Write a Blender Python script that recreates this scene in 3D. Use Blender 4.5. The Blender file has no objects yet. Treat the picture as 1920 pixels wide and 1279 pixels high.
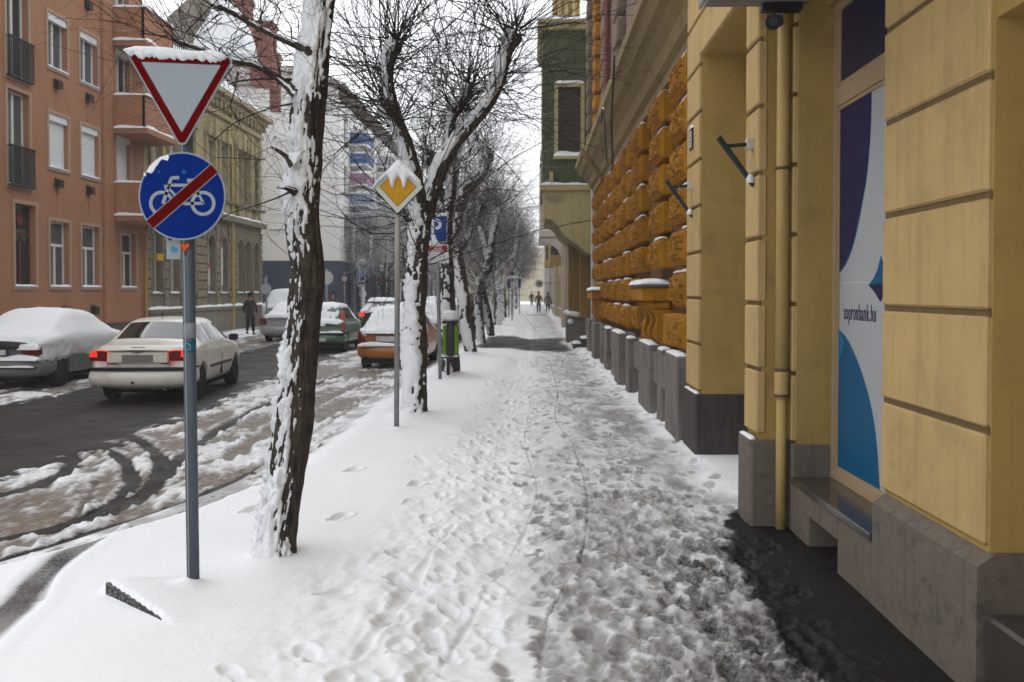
import bpy, bmesh, math, random
import numpy as np
from mathutils import Vector, Matrix, Euler
R = math.radians
random.seed(7); rng = np.random.default_rng(11)
SC = bpy.context.scene; COL = SC.collection

# ------------------------------------------------------------------ camera, sky, sun, exposure
F, VX, HY, CH, ROADZ = 1867.0, 1000.0, 547.0, 1.8, -0.12
cam = bpy.data.cameras.new('camera'); cam_o = bpy.data.objects.new('camera', cam); COL.objects.link(cam_o)
cam.lens = 35.0; cam.sensor_width = 36.0; cam.clip_start = 0.1; cam.clip_end = 1500
cam_o.location = (0, 0, CH)
cam_o.rotation_euler = (R(90 - 1.4), 0, R(1.227))
cam.shift_y = -0.0245
cam.dof.use_dof = True; cam.dof.focus_distance = 8.5; cam.dof.aperture_fstop = 3.2
SC.camera = cam_o

world = bpy.data.worlds.new('World'); SC.world = world; world.use_nodes = True
wn, wl = world.node_tree.nodes, world.node_tree.links; wn.clear()
wout = wn.new('ShaderNodeOutputWorld'); wadd = wn.new('ShaderNodeAddShader')
sky = wn.new('ShaderNodeTexSky'); sky.sky_type = 'NISHITA'; sky.sun_disc = False
sky.sun_elevation = R(38); sky.sun_rotation = R(-55); sky.dust_density = 4.0
hsv = wn.new('ShaderNodeHueSaturation'); hsv.inputs['Saturation'].default_value = 0.35
bg1 = wn.new('ShaderNodeBackground'); bg1.inputs['Strength'].default_value = 0.05
wl.new(sky.outputs[0], hsv.inputs['Color']); wl.new(hsv.outputs[0], bg1.inputs['Color'])
# even cloud deck, a little brighter overhead
tc = wn.new('ShaderNodeTexCoord'); sx = wn.new('ShaderNodeSeparateXYZ'); mr = wn.new('ShaderNodeMapRange')
wl.new(tc.outputs['Generated'], sx.inputs[0]); wl.new(sx.outputs['Z'], mr.inputs['Value'])
mr.inputs['To Min'].default_value = 0.80; mr.inputs['To Max'].default_value = 1.05
cn = wn.new('ShaderNodeTexNoise'); cn.inputs['Scale'].default_value = 2.2; cn.inputs['Detail'].default_value = 5
wl.new(tc.outputs['Generated'], cn.inputs['Vector'])
cm = wn.new('ShaderNodeMapRange'); cm.inputs['To Min'].default_value = 0.93; cm.inputs['To Max'].default_value = 1.07
wl.new(cn.outputs['Fac'], cm.inputs['Value'])
mu = wn.new('ShaderNodeMath'); mu.operation = 'MULTIPLY'
wl.new(mr.outputs[0], mu.inputs[0]); wl.new(cm.outputs[0], mu.inputs[1])
bg2 = wn.new('ShaderNodeBackground'); bg2.inputs['Color'].default_value = (0.93, 0.965, 1.0, 1)
wl.new(mu.outputs[0], bg2.inputs['Strength'])
wl.new(bg1.outputs[0], wadd.inputs[0]); wl.new(bg2.outputs[0], wadd.inputs[1]); wl.new(wadd.outputs[0], wout.inputs[0])

sun = bpy.data.lights.new('sun', 'SUN'); sun.energy = 0.5; sun.angle = R(40); sun.color = (1, 0.96, 0.9)
sun_o = bpy.data.objects.new('sun', sun); COL.objects.link(sun_o)
sd = Vector((math.sin(R(-55)) * math.cos(R(38)), math.cos(R(-55)) * math.cos(R(38)), math.sin(R(38))))
sun_o.rotation_euler = sd.to_track_quat('Z', 'Y').to_euler()
SC.view_settings.view_transform = 'Standard'; SC.view_settings.look = 'None'
SC.view_settings.gamma = 1.0; SC.view_settings.use_curve_mapping = False
SC.view_settings.exposure = 0.62
SC.cycles.max_bounces = 6; SC.cycles.volume_bounces = 1

# ------------------------------------------------------------------ small helpers
def X(px, d): return (px - VX) / F * d
def Z(py, d): return CH - (py - HY) * d / F
def W(px, py, d): return np.array([X(px, d), d, Z(py, d)])
def GD(py, z=0.0): return (CH - z) * F / (py - HY)
def G(px, py, z=0.0):
    d = GD(py, z); return np.array([X(px, d), d])

def _h(ix, iy, iz, s):
    h = (ix.astype(np.int64) * 374761393 + iy.astype(np.int64) * 668265263 + iz.astype(np.int64) * 2147483647 + s * 974634777) & 0xffffffff
    h = ((h ^ (h >> 13)) * 1274126177) & 0xffffffff
    h = ((h ^ (h >> 16)) * 2246822519) & 0xffffffff
    return ((h ^ (h >> 15)) & 0xffffff) / float(0xffffff)
def vn3(x, y, z, s=0):
    x, y, z = np.broadcast_arrays(np.asarray(x, float), np.asarray(y, float), np.asarray(z, float))
    xi, yi, zi = np.floor(x), np.floor(y), np.floor(z); fx, fy, fz = x - xi, y - yi, z - zi
    fx, fy, fz = [f * f * (3 - 2 * f) for f in (fx, fy, fz)]; r = 0
    for a in (0, 1):
        for b in (0, 1):
            for c in (0, 1):
                r = r + (fx if a else 1 - fx) * (fy if b else 1 - fy) * (fz if c else 1 - fz) * _h(xi + a, yi + b, zi + c, s)
    return r
def vn2(x, y, s=0):
    x, y = np.broadcast_arrays(np.asarray(x, float), np.asarray(y, float))
    xi, yi = np.floor(x), np.floor(y); fx, fy = x - xi, y - yi
    fx, fy = fx * fx * (3 - 2 * fx), fy * fy * (3 - 2 * fy); z = np.zeros_like(xi); r = 0
    for a in (0, 1):
        for b in (0, 1):
            r = r + (fx if a else 1 - fx) * (fy if b else 1 - fy) * _h(xi + a, yi + b, z, s)
    return r
def fbm2(x, y, o=4, s=0):
    r, a, t = 0, 0.5, 0
    for i in range(o):
        r = r + a * vn2(x * 2 ** i + i * 17.3, y * 2 ** i - i * 9.1, s + i); t += a; a *= 0.5
    return r / t
def fbm3(x, y, z, o=4, s=0):
    r, a, t = 0, 0.5, 0
    for i in range(o):
        r = r + a * vn3(x * 2 ** i + i * 17.3, y * 2 ** i - i * 9.1, z * 2 ** i + i * 3.7, s + i); t += a; a *= 0.5
    return r / t
def sst(a, b, x):
    t = np.clip((x - a) / (b - a), 0, 1); return t * t * (3 - 2 * t)

# ------------------------------------------------------------------ materials
MATS = {}
SNOW_COL = (0.80, 0.815, 0.84)
def N(nt, t, **kw):
    n = nt.nodes.new(t)
    for k, v in kw.items():
        if k.startswith('i_'):
            key = k[2:].replace('_', ' '); n.inputs[int(key) if key.isdigit() else key].default_value = v
        else: setattr(n, k, v)
    return n
def mth(nt, op, a, b=None, clamp=False):
    n = nt.nodes.new('ShaderNodeMath'); n.operation = op; n.use_clamp = clamp
    for i, v in enumerate((a, b)):
        if v is None: continue
        if isinstance(v, (int, float)): n.inputs[i].default_value = v
        else: nt.links.new(v, n.inputs[i])
    return n.outputs[0]
def mix(nt, f, a, b):
    n = nt.nodes.new('ShaderNodeMix'); n.data_type = 'RGBA'
    for sock, v in ((n.inputs[0], f), (n.inputs[6], a), (n.inputs[7], b)):
        if isinstance(v, (int, float)): sock.default_value = v
        elif isinstance(v, tuple): sock.default_value = v if len(v) == 4 else (*v, 1)
        else: nt.links.new(v, sock)
    return n.outputs[2]
def ramp(nt, v, lo, hi):
    n = nt.nodes.new('ShaderNodeMapRange'); n.interpolation_type = 'SMOOTHSTEP'
    n.inputs['From Min'].default_value = lo; n.inputs['From Max'].default_value = hi
    nt.links.new(v, n.inputs['Value']); return n.outputs[0]
def noise(nt, vec, scale, detail=5, rough=0.6):
    n = nt.nodes.new('ShaderNodeTexNoise'); n.inputs['Scale'].default_value = scale
    n.inputs['Detail'].default_value = detail; n.inputs['Roughness'].default_value = rough
    nt.links.new(vec, n.inputs['Vector']); return n.outputs['Fac']
def mapv(nt, vec, sc):
    n = nt.nodes.new('ShaderNodeMapping'); n.inputs['Scale'].default_value = sc
    nt.links.new(vec, n.inputs['Vector']); return n.outputs[0]

def mat(name, col, rough=0.7, var=0.2, vs=3.0, bump=0.15, bs=60.0, snow=0.0, streak=0.0, metal=0.0, spec=0.15,
        stain=None, stain_amt=0.0, stain_s=1.3, emit=None, estr=0.0, coat=0.0, rvar=0.0):
    if name in MATS: return MATS[name]
    m = bpy.data.materials.new(name); m.use_nodes = True; nt = m.node_tree
    b = nt.nodes['Principled BSDF']; geo = nt.nodes.new('ShaderNodeNewGeometry'); P = geo.outputs['Position']
    n1 = noise(nt, P, vs)
    k = mth(nt, 'ADD', mth(nt, 'MULTIPLY', n1, 2 * var), 1 - var)
    if streak:
        n2 = noise(nt, mapv(nt, P, (7, 7, 0.5)), 1.6, 4)
        k = mth(nt, 'MULTIPLY', k, mth(nt, 'SUBTRACT', 1.0, mth(nt, 'MULTIPLY', ramp(nt, n2, 0.48, 0.72), streak)))
    vm = nt.nodes.new('ShaderNodeVectorMath'); vm.operation = 'SCALE'; vm.inputs[0].default_value = col[:3]
    nt.links.new(k, vm.inputs['Scale']); c = vm.outputs[0]
    if stain:
        n3 = noise(nt, P, stain_s, 8, 0.68)
        c = mix(nt, mth(nt, 'MULTIPLY', ramp(nt, n3, 0.5, 0.68), stain_amt), c, stain)
    rsock = None
    if snow:
        sp = nt.nodes.new('ShaderNodeSeparateXYZ'); nt.links.new(geo.outputs['Normal'], sp.inputs[0])
        n4 = noise(nt, P, 9.0, 4)
        s = mth(nt, 'ADD', sp.outputs['Z'], mth(nt, 'MULTIPLY', mth(nt, 'SUBTRACT', n4, 0.5), 1.1))
        f = ramp(nt, s, 1.0 - snow, 1.08 - snow); c = mix(nt, f, c, SNOW_COL)
    nt.links.new(c, b.inputs['Base Color'])
    b.inputs['Roughness'].default_value = rough; b.inputs['Metallic'].default_value = metal
    b.inputs['Specular IOR Level'].default_value = spec; b.inputs['Coat Weight'].default_value = coat
    if rvar:
        nt.links.new(mth(nt, 'ADD', mth(nt, 'MULTIPLY', noise(nt, P, vs * 1.7), 2 * rvar), rough - rvar), b.inputs['Roughness'])
    if emit: b.inputs['Emission Color'].default_value = (*emit, 1); b.inputs['Emission Strength'].default_value = estr
    if bump:
        bn = nt.nodes.new('ShaderNodeBump'); bn.inputs['Strength'].default_value = bump; bn.inputs['Distance'].default_value = 0.02
        nt.links.new(noise(nt, P, bs, 6, 0.65), bn.inputs['Height']); nt.links.new(bn.outputs[0], b.inputs['Normal'])
    MATS[name] = m; return m

def ground_mat(name, asphalt, grey, lane=False):
    m = bpy.data.materials.new(name); m.use_nodes = True; nt = m.node_tree
    b = nt.nodes['Principled BSDF']; P = nt.nodes.new('ShaderNodeNewGeometry').outputs['Position']
    ab = nt.nodes.new('ShaderNodeAttribute'); ab.attribute_name = 'bare'
    ag = nt.nodes.new('ShaderNodeAttribute'); ag.attribute_name = 'grey'
    nf = noise(nt, P, 45.0, 6, 0.7); nm = noise(nt, P, 6.0, 6, 0.65)
    bsum = mth(nt, 'ADD', ab.outputs['Fac'], mth(nt, 'MULTIPLY', mth(nt, 'SUBTRACT', nf, 0.5), 0.9))
    bare = ramp(nt, bsum, 0.25, 0.75)
    gsum = mth(nt, 'ADD', ag.outputs['Fac'], mth(nt, 'MULTIPLY', mth(nt, 'SUBTRACT', nm, 0.5), 0.5), True)
    gf = mth(nt, 'MULTIPLY', gsum, ramp(nt, ag.outputs['Fac'], 0.0, 0.15))
    snowc = mix(nt, mth(nt, 'MULTIPLY', nm, 0.35), (0.82, 0.83, 0.85, 1), (0.77, 0.79, 0.82, 1))
    c = mix(nt, gf, snowc, (*grey, 1))
    an = noise(nt, P, 160.0, 3, 0.7); al = noise(nt, mapv(nt, P, (3.0, 0.22, 1)), 1.0, 5)
    ac = mix(nt, ramp(nt, an, 0.35, 0.75), tuple(v * 0.75 for v in asphalt), tuple(v * 1.5 for v in asphalt))
    ac = mix(nt, ramp(nt, al, 0.35, 0.7), ac, tuple(v * (1.75 if lane else 1.15) for v in asphalt))
    c = mix(nt, bare, c, ac); nt.links.new(c, b.inputs['Base Color'])
    wet = ramp(nt, noise(nt, P, 1.4, 6, 0.6), 0.35, 0.7)
    ra = mth(nt, 'ADD', mth(nt, 'MULTIPLY', wet, 0.3), 0.42)
    rg = mth(nt, 'SUBTRACT', 0.85, mth(nt, 'MULTIPLY', gf, 0.35))
    mr = nt.nodes.new('ShaderNodeMix'); nt.links.new(bare, mr.inputs[0]); nt.links.new(rg, mr.inputs[2]); nt.links.new(ra, mr.inputs[3])
    nt.links.new(mr.outputs[0], b.inputs['Roughness']); b.inputs['Specular IOR Level'].default_value = 0.16
    bn = nt.nodes.new('ShaderNodeBump'); bn.inputs['Strength'].default_value = 0.35; bn.inputs['Distance'].default_value = 0.02
    nt.links.new(mth(nt, 'ADD', noise(nt, P, 30, 8, 0.7), mth(nt, 'MULTIPLY', an, 0.35)), bn.inputs['Height']); nt.links.new(bn.outputs[0], b.inputs['Normal'])
    return m

snow_m = mat('snow', SNOW_COL, 0.85, 0.05, 4, 0.55, 70)
old_snow_m = mat('wet_snow', (0.62, 0.62, 0.63), 0.6, 0.2, 8, 0.4, 40)

# ------------------------------------------------------------------ mesh builder
def wloc(o):
    v = Vector((0, 0, 0))
    while o is not None: v += o.location; o = o.parent
    return v
class MB:
    def __init__(s): s.v = []; s.f = []; s.m = []
    def add(s, vs, fs, m=0):
        b = len(s.v); s.v.extend([tuple(map(float, p)) for p in vs]); s.f.extend([tuple(i + b for i in f) for f in fs]); s.m.extend([m] * len(fs)); return s
    def box(s, a, b, m=0):
        x0, y0, z0 = [min(p, q) for p, q in zip(a, b)]; x1, y1, z1 = [max(p, q) for p, q in zip(a, b)]
        return s.hexa([(x0, y0, z0), (x1, y0, z0), (x1, y1, z0), (x0, y1, z0), (x0, y0, z1), (x1, y0, z1), (x1, y1, z1), (x0, y1, z1)], m)
    def hexa(s, v, m=0):
        return s.add(v, [(0, 3, 2, 1), (4, 5, 6, 7), (0, 1, 5, 4), (1, 2, 6, 5), (2, 3, 7, 6), (3, 0, 4, 7)], m)
    def cbox(s, a, b, c=0.01, m=0):
        lo = [min(p, q) for p, q in zip(a, b)]; hi = [max(p, q) for p, q in zip(a, b)]
        c = min(c, *[(h - l) * 0.45 for l, h in zip(lo, hi)])
        vs = []; idx = {}
        for i in range(8):
            sg = [(i >> k) & 1 for k in range(3)]
            for ax in range(3):
                p = [hi[k] if sg[k] else lo[k] for k in range(3)]
                for k in range(3):
                    if k != ax: p[k] += -c if sg[k] else c
                idx[i, ax] = len(vs); vs.append(p)
        fs = []
        for ax in range(3):
            o1, o2 = [k for k in range(3) if k != ax]
            for sd_ in (0, 1):
                q = [(0, 0), (1, 0), (1, 1), (0, 1)]
                fs.append([idx[(sd_ << ax) | (p << o1) | (r << o2), ax] for p, r in q])
        for e in range(3):
            o1, o2 = [k for k in range(3) if k != e]
            for p in (0, 1):
                for r in (0, 1):
                    i0 = (p << o1) | (r << o2); i1 = i0 | (1 << e)
                    fs.append([idx[i0, o1], idx[i1, o1], idx[i1, o2], idx[i0, o2]])
        for i in range(8): fs.append([idx[i, 0], idx[i, 1], idx[i, 2]])
        return s.add(vs, fs, m)
    def prism(s, poly, fn, d0, d1, m=0, cap=True):
        n = len(poly); vs = [fn(p, q, d0) for p, q in poly] + [fn(p, q, d1) for p, q in poly]
        fs = [(i, (i + 1) % n, n + (i + 1) % n, n + i) for i in range(n)]
        if cap: fs += [tuple(range(n))[::-1], tuple(range(n, 2 * n))]
        return s.add(vs, fs, m)
    def tube(s, pts, rad, n=8, m=0, cap=True):
        g = tube_grid(np.array(pts, float), np.broadcast_to(np.asarray(rad, float), (len(pts),)), n)[0]
        k = len(pts); vs = g.reshape(-1, 3); fs = [(i * n + j, i * n + (j + 1) % n, (i + 1) * n + (j + 1) % n, (i + 1) * n + j) for i in range(k - 1) for j in range(n)]
        if cap: fs += [tuple(range(n))[::-1], tuple((k - 1) * n + j for j in range(n))]
        return s.add(vs, fs, m)
    def grid(s, g, m=0, wrap=False):
        a, b = g.shape[:2]; J = b if wrap else b - 1
        return s.add(g.reshape(-1, 3), [(i * b + j, i * b + (j + 1) % b, (i + 1) * b + (j + 1) % b, (i + 1) * b + j) for i in range(a - 1) for j in range(J)], m)
    def lathe(s, prof, o=(0, 0, 0), n=20, m=0, axis='z'):
        vs = []
        for r, h in prof:
            for j in range(n):
                t = 2 * math.pi * j / n; c, d = r * math.cos(t), r * math.sin(t)
                p = (c, d, h) if axis == 'z' else (h, c, d) if axis == 'x' else (d, h, c)
                vs.append((o[0] + p[0], o[1] + p[1], o[2] + p[2]))
        k = len(prof)
        fs = [(i * n + j, i * n + (j + 1) % n, (i + 1) * n + (j + 1) % n, (i + 1) * n + j) for i in range(k - 1) for j in range(n)]
        fs += [tuple(range(n))[::-1], tuple((k - 1) * n + j for j in range(n))]
        return s.add(vs, fs, m)
    def mesh(s, name, mats, off=Vector((0, 0, 0)), smooth=False):
        me = bpy.data.meshes.new(name)
        me.from_pydata([(x - off.x, y - off.y, z - off.z) for x, y, z in s.v], [], s.f)
        for q in (mats if isinstance(mats, (list, tuple)) else [mats]): me.materials.append(q)
        me.polygons.foreach_set('material_index', s.m)
        bm = bmesh.new(); bm.from_mesh(me); bmesh.ops.recalc_face_normals(bm, faces=bm.faces); bm.to_mesh(me); bm.free()
        if smooth: me.polygons.foreach_set('use_smooth', [True] * len(me.polygons))
        me.update(); return me
    def build(s, name, mats, parent=None, smooth=False, local=False, loc=None):
        off = Vector((0, 0, 0)) if local else (wloc(parent) if parent else Vector(loc or (0, 0, 0)))
        o = bpy.data.objects.new(name, s.mesh(name, mats, off, smooth)); COL.objects.link(o)
        if parent: o.parent = parent
        elif loc: o.location = loc
        return o
def tube_grid(pts, rad, n):
    k = len(pts); t = np.gradient(pts, axis=0); t /= np.linalg.norm(t, axis=1)[:, None] + 1e-9
    ref = np.array([1.0, 0, 0]) if abs(t[0][0]) < 0.8 else np.array([0, 1.0, 0])
    u = ref - t[0] * ref.dot(t[0]); u /= np.linalg.norm(u); g = np.zeros((k, n, 3)); nr = np.zeros((k, n, 3))
    a = np.arange(n) * 2 * math.pi / n
    for i in range(k):
        u = u - t[i] * u.dot(t[i]); u /= np.linalg.norm(u) + 1e-9; w = np.cross(t[i], u)
        nr[i] = np.cos(a)[:, None] * u + np.sin(a)[:, None] * w; g[i] = pts[i] + nr[i] * rad[i]
    return g, nr
def np_mesh(name, V, Fq, mats, smooth=True, attrs=None):
    me = bpy.data.meshes.new(name); V = np.asarray(V, np.float32).reshape(-1, 3); Fq = np.asarray(Fq, np.int32)
    k = Fq.shape[1]; me.vertices.add(len(V)); me.vertices.foreach_set('co', V.ravel())
    me.loops.add(Fq.size); me.loops.foreach_set('vertex_index', Fq.ravel())
    me.polygons.add(len(Fq)); me.polygons.foreach_set('loop_start', np.arange(0, Fq.size, k, dtype=np.int32))
    me.polygons.foreach_set('loop_total', np.full(len(Fq), k, np.int32))
    for q in (mats if isinstance(mats, (list, tuple)) else [mats]): me.materials.append(q)
    me.update(calc_edges=True); me.validate()
    if smooth: me.polygons.foreach_set('use_smooth', np.ones(len(me.polygons), bool))
    for an, av in (attrs or {}).items():
        at = me.attributes.new(an, 'FLOAT', 'POINT'); at.data.foreach_set('value', np.asarray(av, np.float32).ravel())
    return me
def grid_faces(a, b, wrap=False):
    i = np.arange(a - 1)[:, None]; j = np.arange(b if wrap else b - 1)[None, :]; j2 = (j + 1) % b
    return np.stack([i * b + j, i * b + j2, (i + 1) * b + j2, (i + 1) * b + j], -1).reshape(-1, 4)
def link(name, me, parent=None, loc=None):
    o = bpy.data.objects.new(name, me); COL.objects.link(o)
    if parent: o.parent = parent
    if loc is not None: o.location = loc
    return o
def tag(o, label=None, cat=None, group=None, kind=None):
    if label: o['label'] = label
    if cat: o['category'] = cat
    if group: o['group'] = group
    if kind: o['kind'] = kind
    return o
def thing(name, loc, label, cat, group=None, rz=0.0):
    o = bpy.data.objects.new(name, None); COL.objects.link(o); o.location = loc; o.rotation_euler = (0, 0, rz)
    o.empty_display_size = 0.2; return tag(o, label, cat, group)
def copy_tree(o, parent=None):
    c = o.copy(); COL.objects.link(c)
    if parent: c.parent = parent
    for ch in list(o.children): copy_tree(ch, c)
    return c
# ------------------------------------------------------------------ ground
def kerb_x(y):
    y = np.asarray(y, float); t = np.clip(10.0 - y, 0, 6.2)
    return -2.65 - 0.15 * t ** 1.45
def rows(segs):
    out = [segs[0][0]]
    for a, b, k in segs:
        while out[-1] < b: out.append(out[-1] + (k if k > 0 else -k * out[-1]))
    return np.array(out)
def seg_dist(x, y, pl):
    best = np.full(x.shape, 1e9); along = np.zeros(x.shape); acc = 0
    for (x0, y0), (x1, y1) in zip(pl[:-1], pl[1:]):
        dx, dy = x1 - x0, y1 - y0; L2 = dx * dx + dy * dy + 1e-9
        t = np.clip(((x - x0) * dx + (y - y0) * dy) / L2, 0, 1)
        d = np.hypot(x - x0 - t * dx, y - y0 - t * dy); mk = d < best
        best = np.where(mk, d, best); along = np.where(mk, acc + t * math.sqrt(L2), along); acc += math.sqrt(L2)
    return best, along
def smooth_pl(p, n=8):
    p = np.array(p, float); q = np.vstack([2 * p[0] - p[1], p, 2 * p[-1] - p[-2]]); out = []
    for i in range(1, len(q) - 2):
        for t in np.arange(n) / n:
            out.append(0.5 * ((2 * q[i]) + (-q[i-1] + q[i+1]) * t + (2*q[i-1] - 5*q[i] + 4*q[i+1] - q[i+2]) * t*t + (-q[i-1] + 3*q[i] - 3*q[i+1] + q[i+2]) * t**3))
    out.append(p[-1]); return np.array(out)

pave_mat = ground_mat('snowy_pavement', (0.0075, 0.0068, 0.0064), (0.245, 0.234, 0.226))
road_mat = ground_mat('slushy_asphalt', (0.019, 0.0165, 0.0142), (0.155, 0.120, 0.092), lane=True)

# --- pavement on the right, one height-field sheet
ys = rows([(-6.0, 3.6, 0.12), (3.6, 20, -0.0028), (20, 190, -0.0085)])
NU = 470; us = np.linspace(0, 1, NU)
Yg = np.repeat(ys[:, None], NU, 1); kx = kerb_x(ys)[:, None]
Xg = (kx - 0.30) + us[None, :] * (2.75 - (kx - 0.30))
x, y = Xg, Yg
lo = fbm2(x * 0.5, y * 0.35, 3, 3) - 0.5; mid = fbm2(x * 2.6, y * 1.5, 4, 5); hi_ = fbm2(x * 12, y * 9, 4, 8)
edge_l = -0.55 + 0.5 * (fbm2(y * 0.25, y * 0 + 3, 3, 21) - 0.5) + 0.35 * (mid - 0.5)
deep = 1 - sst(edge_l - 0.35, edge_l + 0.45, x)
edge_r = np.interp(y, [0, 8, 12, 18, 26, 40, 200], [1.6, 1.62, 1.55, 1.42, 1.30, 1.2, 1.2]) + 0.3 * (mid - 0.5)
wall_snow = sst(edge_r - 0.12, edge_r + 0.18, x) * sst(8.2, 8.7, y)
z = 0.012 + deep * (0.085 + 0.05 * lo) + wall_snow * (0.055 + 0.03 * lo) + 0.012 * (mid - 0.5)
tr_l = np.interp(y, [0, 4.5, 9, 12, 20, 60], [-1.3, -1.25, -1.05, -0.75, -0.6, -0.5])
tr = sst(tr_l - 0.25, tr_l + 0.25, x + 0.5 * (fbm2(x * 1.1, y * 0.7, 3, 31) - 0.5)) * (1 - sst(-0.15, 0.35, x))
ridg = 1 - np.abs(2 * fbm2(x * 5.5, y * 2.7, 4, 41) - 1)
z += tr * (0.024 * (ridg - 0.72) + 0.044 * (fbm2(x * 9, y * 5, 4, 43) - 0.5) - 0.03)
z += (1 - deep) * 0.006 * (hi_ - 0.5) + deep * (1 - tr) * 0.008 * (fbm2(x * 2, y * 1.2, 3, 9) - 0.5)
path = sst(-0.35, 0.25, x + 0.3 * (mid - 0.5)) * (1 - wall_snow)
streak = fbm2(x * 4.5, y * 2.6, 5, 51)
grey = path * (0.27 + 0.50 * sst(0.38, 0.72, streak)) * (0.70 + 0.5 * sst(0.2, 1.2, x))
bare = np.zeros_like(x)
# sheltered dry strip along the bank front
xb = np.interp(y, [2.0, 4.6, 5.2, 6.0, 6.8, 7.6, 8.2, 8.55], [1.30, 1.42, 1.33, 1.33, 1.38, 1.47, 1.66, 2.3]) + 0.30 * (fbm2(x * 4, y * 4, 4, 61) - 0.5)
dry = sst(xb - 0.20, xb + 0.12, x + 0.10 * (hi_ - .5)) * (1 - sst(8.3, 8.6, y)); bare = np.maximum(bare, dry * 1.2)
slush = (1 - sst(5.0, 8.0, y)) * sst(0.55, 1.35, x + 0.35 * (mid - 0.5)) * 0.24
grey = np.maximum(grey, np.clip(slush * 3.2, 0, .8))
bare = np.maximum(bare, slush * sst(0.35, 0.6, streak))
z -= dry * 0.018
# footprints
def stamp(cx, cy, ang, L, Wd, depth, b, g, rim=0.0):
    r = L * 1.3; i0, i1 = np.searchsorted(ys, cy - r), np.searchsorted(ys, cy + r)
    if i1 - i0 < 1: return
    k0 = float(kerb_x(cy)) - 0.30; w = 2.75 - k0
    j0, j1 = int((cx - r - k0) / w * (NU - 1)) - 2, int((cx + r - k0) / w * (NU - 1)) + 3
    j0, j1 = max(j0, 0), min(j1, NU)
    if j1 <= j0: return
    sl = (slice(i0, i1), slice(j0, j1)); xx, yy = x[sl] - cx, y[sl] - cy
    s_, c_ = math.sin(ang), math.cos(ang); a = xx * s_ + yy * c_; l = xx * c_ - yy * s_
    wob = 1 + 0.35 * (mid[sl] - 0.5) + 0.3 * (hi_[sl] - 0.5)
    d1 = np.hypot((a - 0.12 * L) / (0.36 * L), l / (0.5 * Wd)); d2 = np.hypot((a + 0.34 * L) / (0.17 * L), l / (0.40 * Wd))
    d = np.minimum(d1, d2) * wob; mk = 1 - sst(0.75, 1.12, d)
    z[sl] += -depth * mk + rim * (sst(0.95, 1.15, d) * (1 - sst(1.2, 1.5, d)))
    bare[sl] = np.maximum(bare[sl], b * mk); grey[sl] = np.maximum(grey[sl], g * mk)
for k in range(1500):
    cy = 4.2 + (rng.random() ** 1.6) * 34; cx = rng.normal(0.85, 0.42)
    if not -0.2 < cx < 1.75: continue
    nr_ = (1 - sst(4.8, 14.0, cy)) * sst(0.2, 1.3, cx); b = rng.uniform(.35, 1.0) * (0.12 + 0.52 * nr_) * (0.55 + 0.45 * (cy < 12))
    stamp(cx, cy, rng.normal(0, 0.25) + (math.pi if rng.random() < 0.45 else 0), rng.uniform(0.22, 0.28), rng.uniform(0.085, 0.11),
          rng.uniform(0.005, 0.012), b, rng.uniform(0.3, 1.0), 0.003)
for k in range(620):
    cy = 4.25 + 4.6 * rng.random() ** 1.3; cx = rng.uniform(0.0, 1.5); w_ = sst(-.2, 1.2, cx) * (1 - sst(6.5, 9.0, cy))
    stamp(cx, cy, rng.normal(0, 0.2) + (math.pi if rng.random() < 0.45 else 0), rng.uniform(0.22, 0.27), rng.uniform(0.085, 0.105), rng.uniform(0.004, 0.010), rng.uniform(.10, .66) * (.22 + .78 * w_), rng.uniform(0.45, 1.0), 0.002)
for k in range(170):
    cy = 4.3 + rng.random() ** 1.4 * 16; c0 = float(np.interp(cy, [4.5, 9, 14, 20], [-0.62, -0.5, -0.35, -0.3]))
    stamp(rng.normal(c0, 0.30), cy, rng.normal(-0.25, 0.4), rng.uniform(0.22, 0.30), rng.uniform(0.09, 0.13), rng.uniform(0.010, 0.03), 0.0, rng.uniform(0.0, 0.22), 0.008)
for px, py in ((1050, 745), (450, 930), (470, 985), (660, 905), (780, 930), (635, 1000)): stamp(*G(px, py), rng.uniform(-.6, .3), .3, .13, .03, 0, .1, .012)
def groove(pl, wd, depth, b, g, rim=0.0, jit=0.02):
    d, al = seg_dist(x, y, smooth_pl(pl)); d = d + jit * (mid - 0.5) * 2
    mk = 1 - sst(wd * 0.55, wd * 1.2, d); z[:] = z - depth * mk + rim * sst(wd, wd * 1.4, d) * (1 - sst(wd * 1.6, wd * 2.4, d))
    var = 0.55 + 0.9 * (fbm2(al * 1.7, al * 0, 3, 5) - 0.3)
    bare[:] = np.maximum(bare, b * mk * var); grey[:] = np.maximum(grey, g * mk)
groove([G(*p) for p in ((1012, 1275), (1025, 1170), (1048, 1120), (1088, 1050), (1103, 960), (1095, 900), (1072, 830), (1042, 785), (1046, 730), (1030, 680))], 0.014, 0.009, 0.5, 0.7, 0.003, 0.010)
groove([G(*p) for p in ((815, 1275), (900, 1130), (960, 1040), (1003, 950), (1006, 900), (985, 820), (1000, 740))], 0.012, 0.009, 0.10, 0.35, 0.003, 0.016)
groove([G(*p) for p in ((660, 1275), (760, 1130), (850, 1000))], 0.025, 0.012, 0, 0.12, 0.005, 0.04)
groove([G(*p, z=-.03) for p in ((-420, 1640), (-190, 1400), (-60, 1260), (10, 1190), (70, 1125), (125, 1075), (165, 1045))], 0.10, 0.012, 0.55, 0.95, 0.006, 0.05)
groove([G(*p, z=-.03) for p in ((60, 1180), (92, 1120), (120, 1080))], 0.02, 0.015, 0.1, 0.5, 0.0, 0.01)
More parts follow.
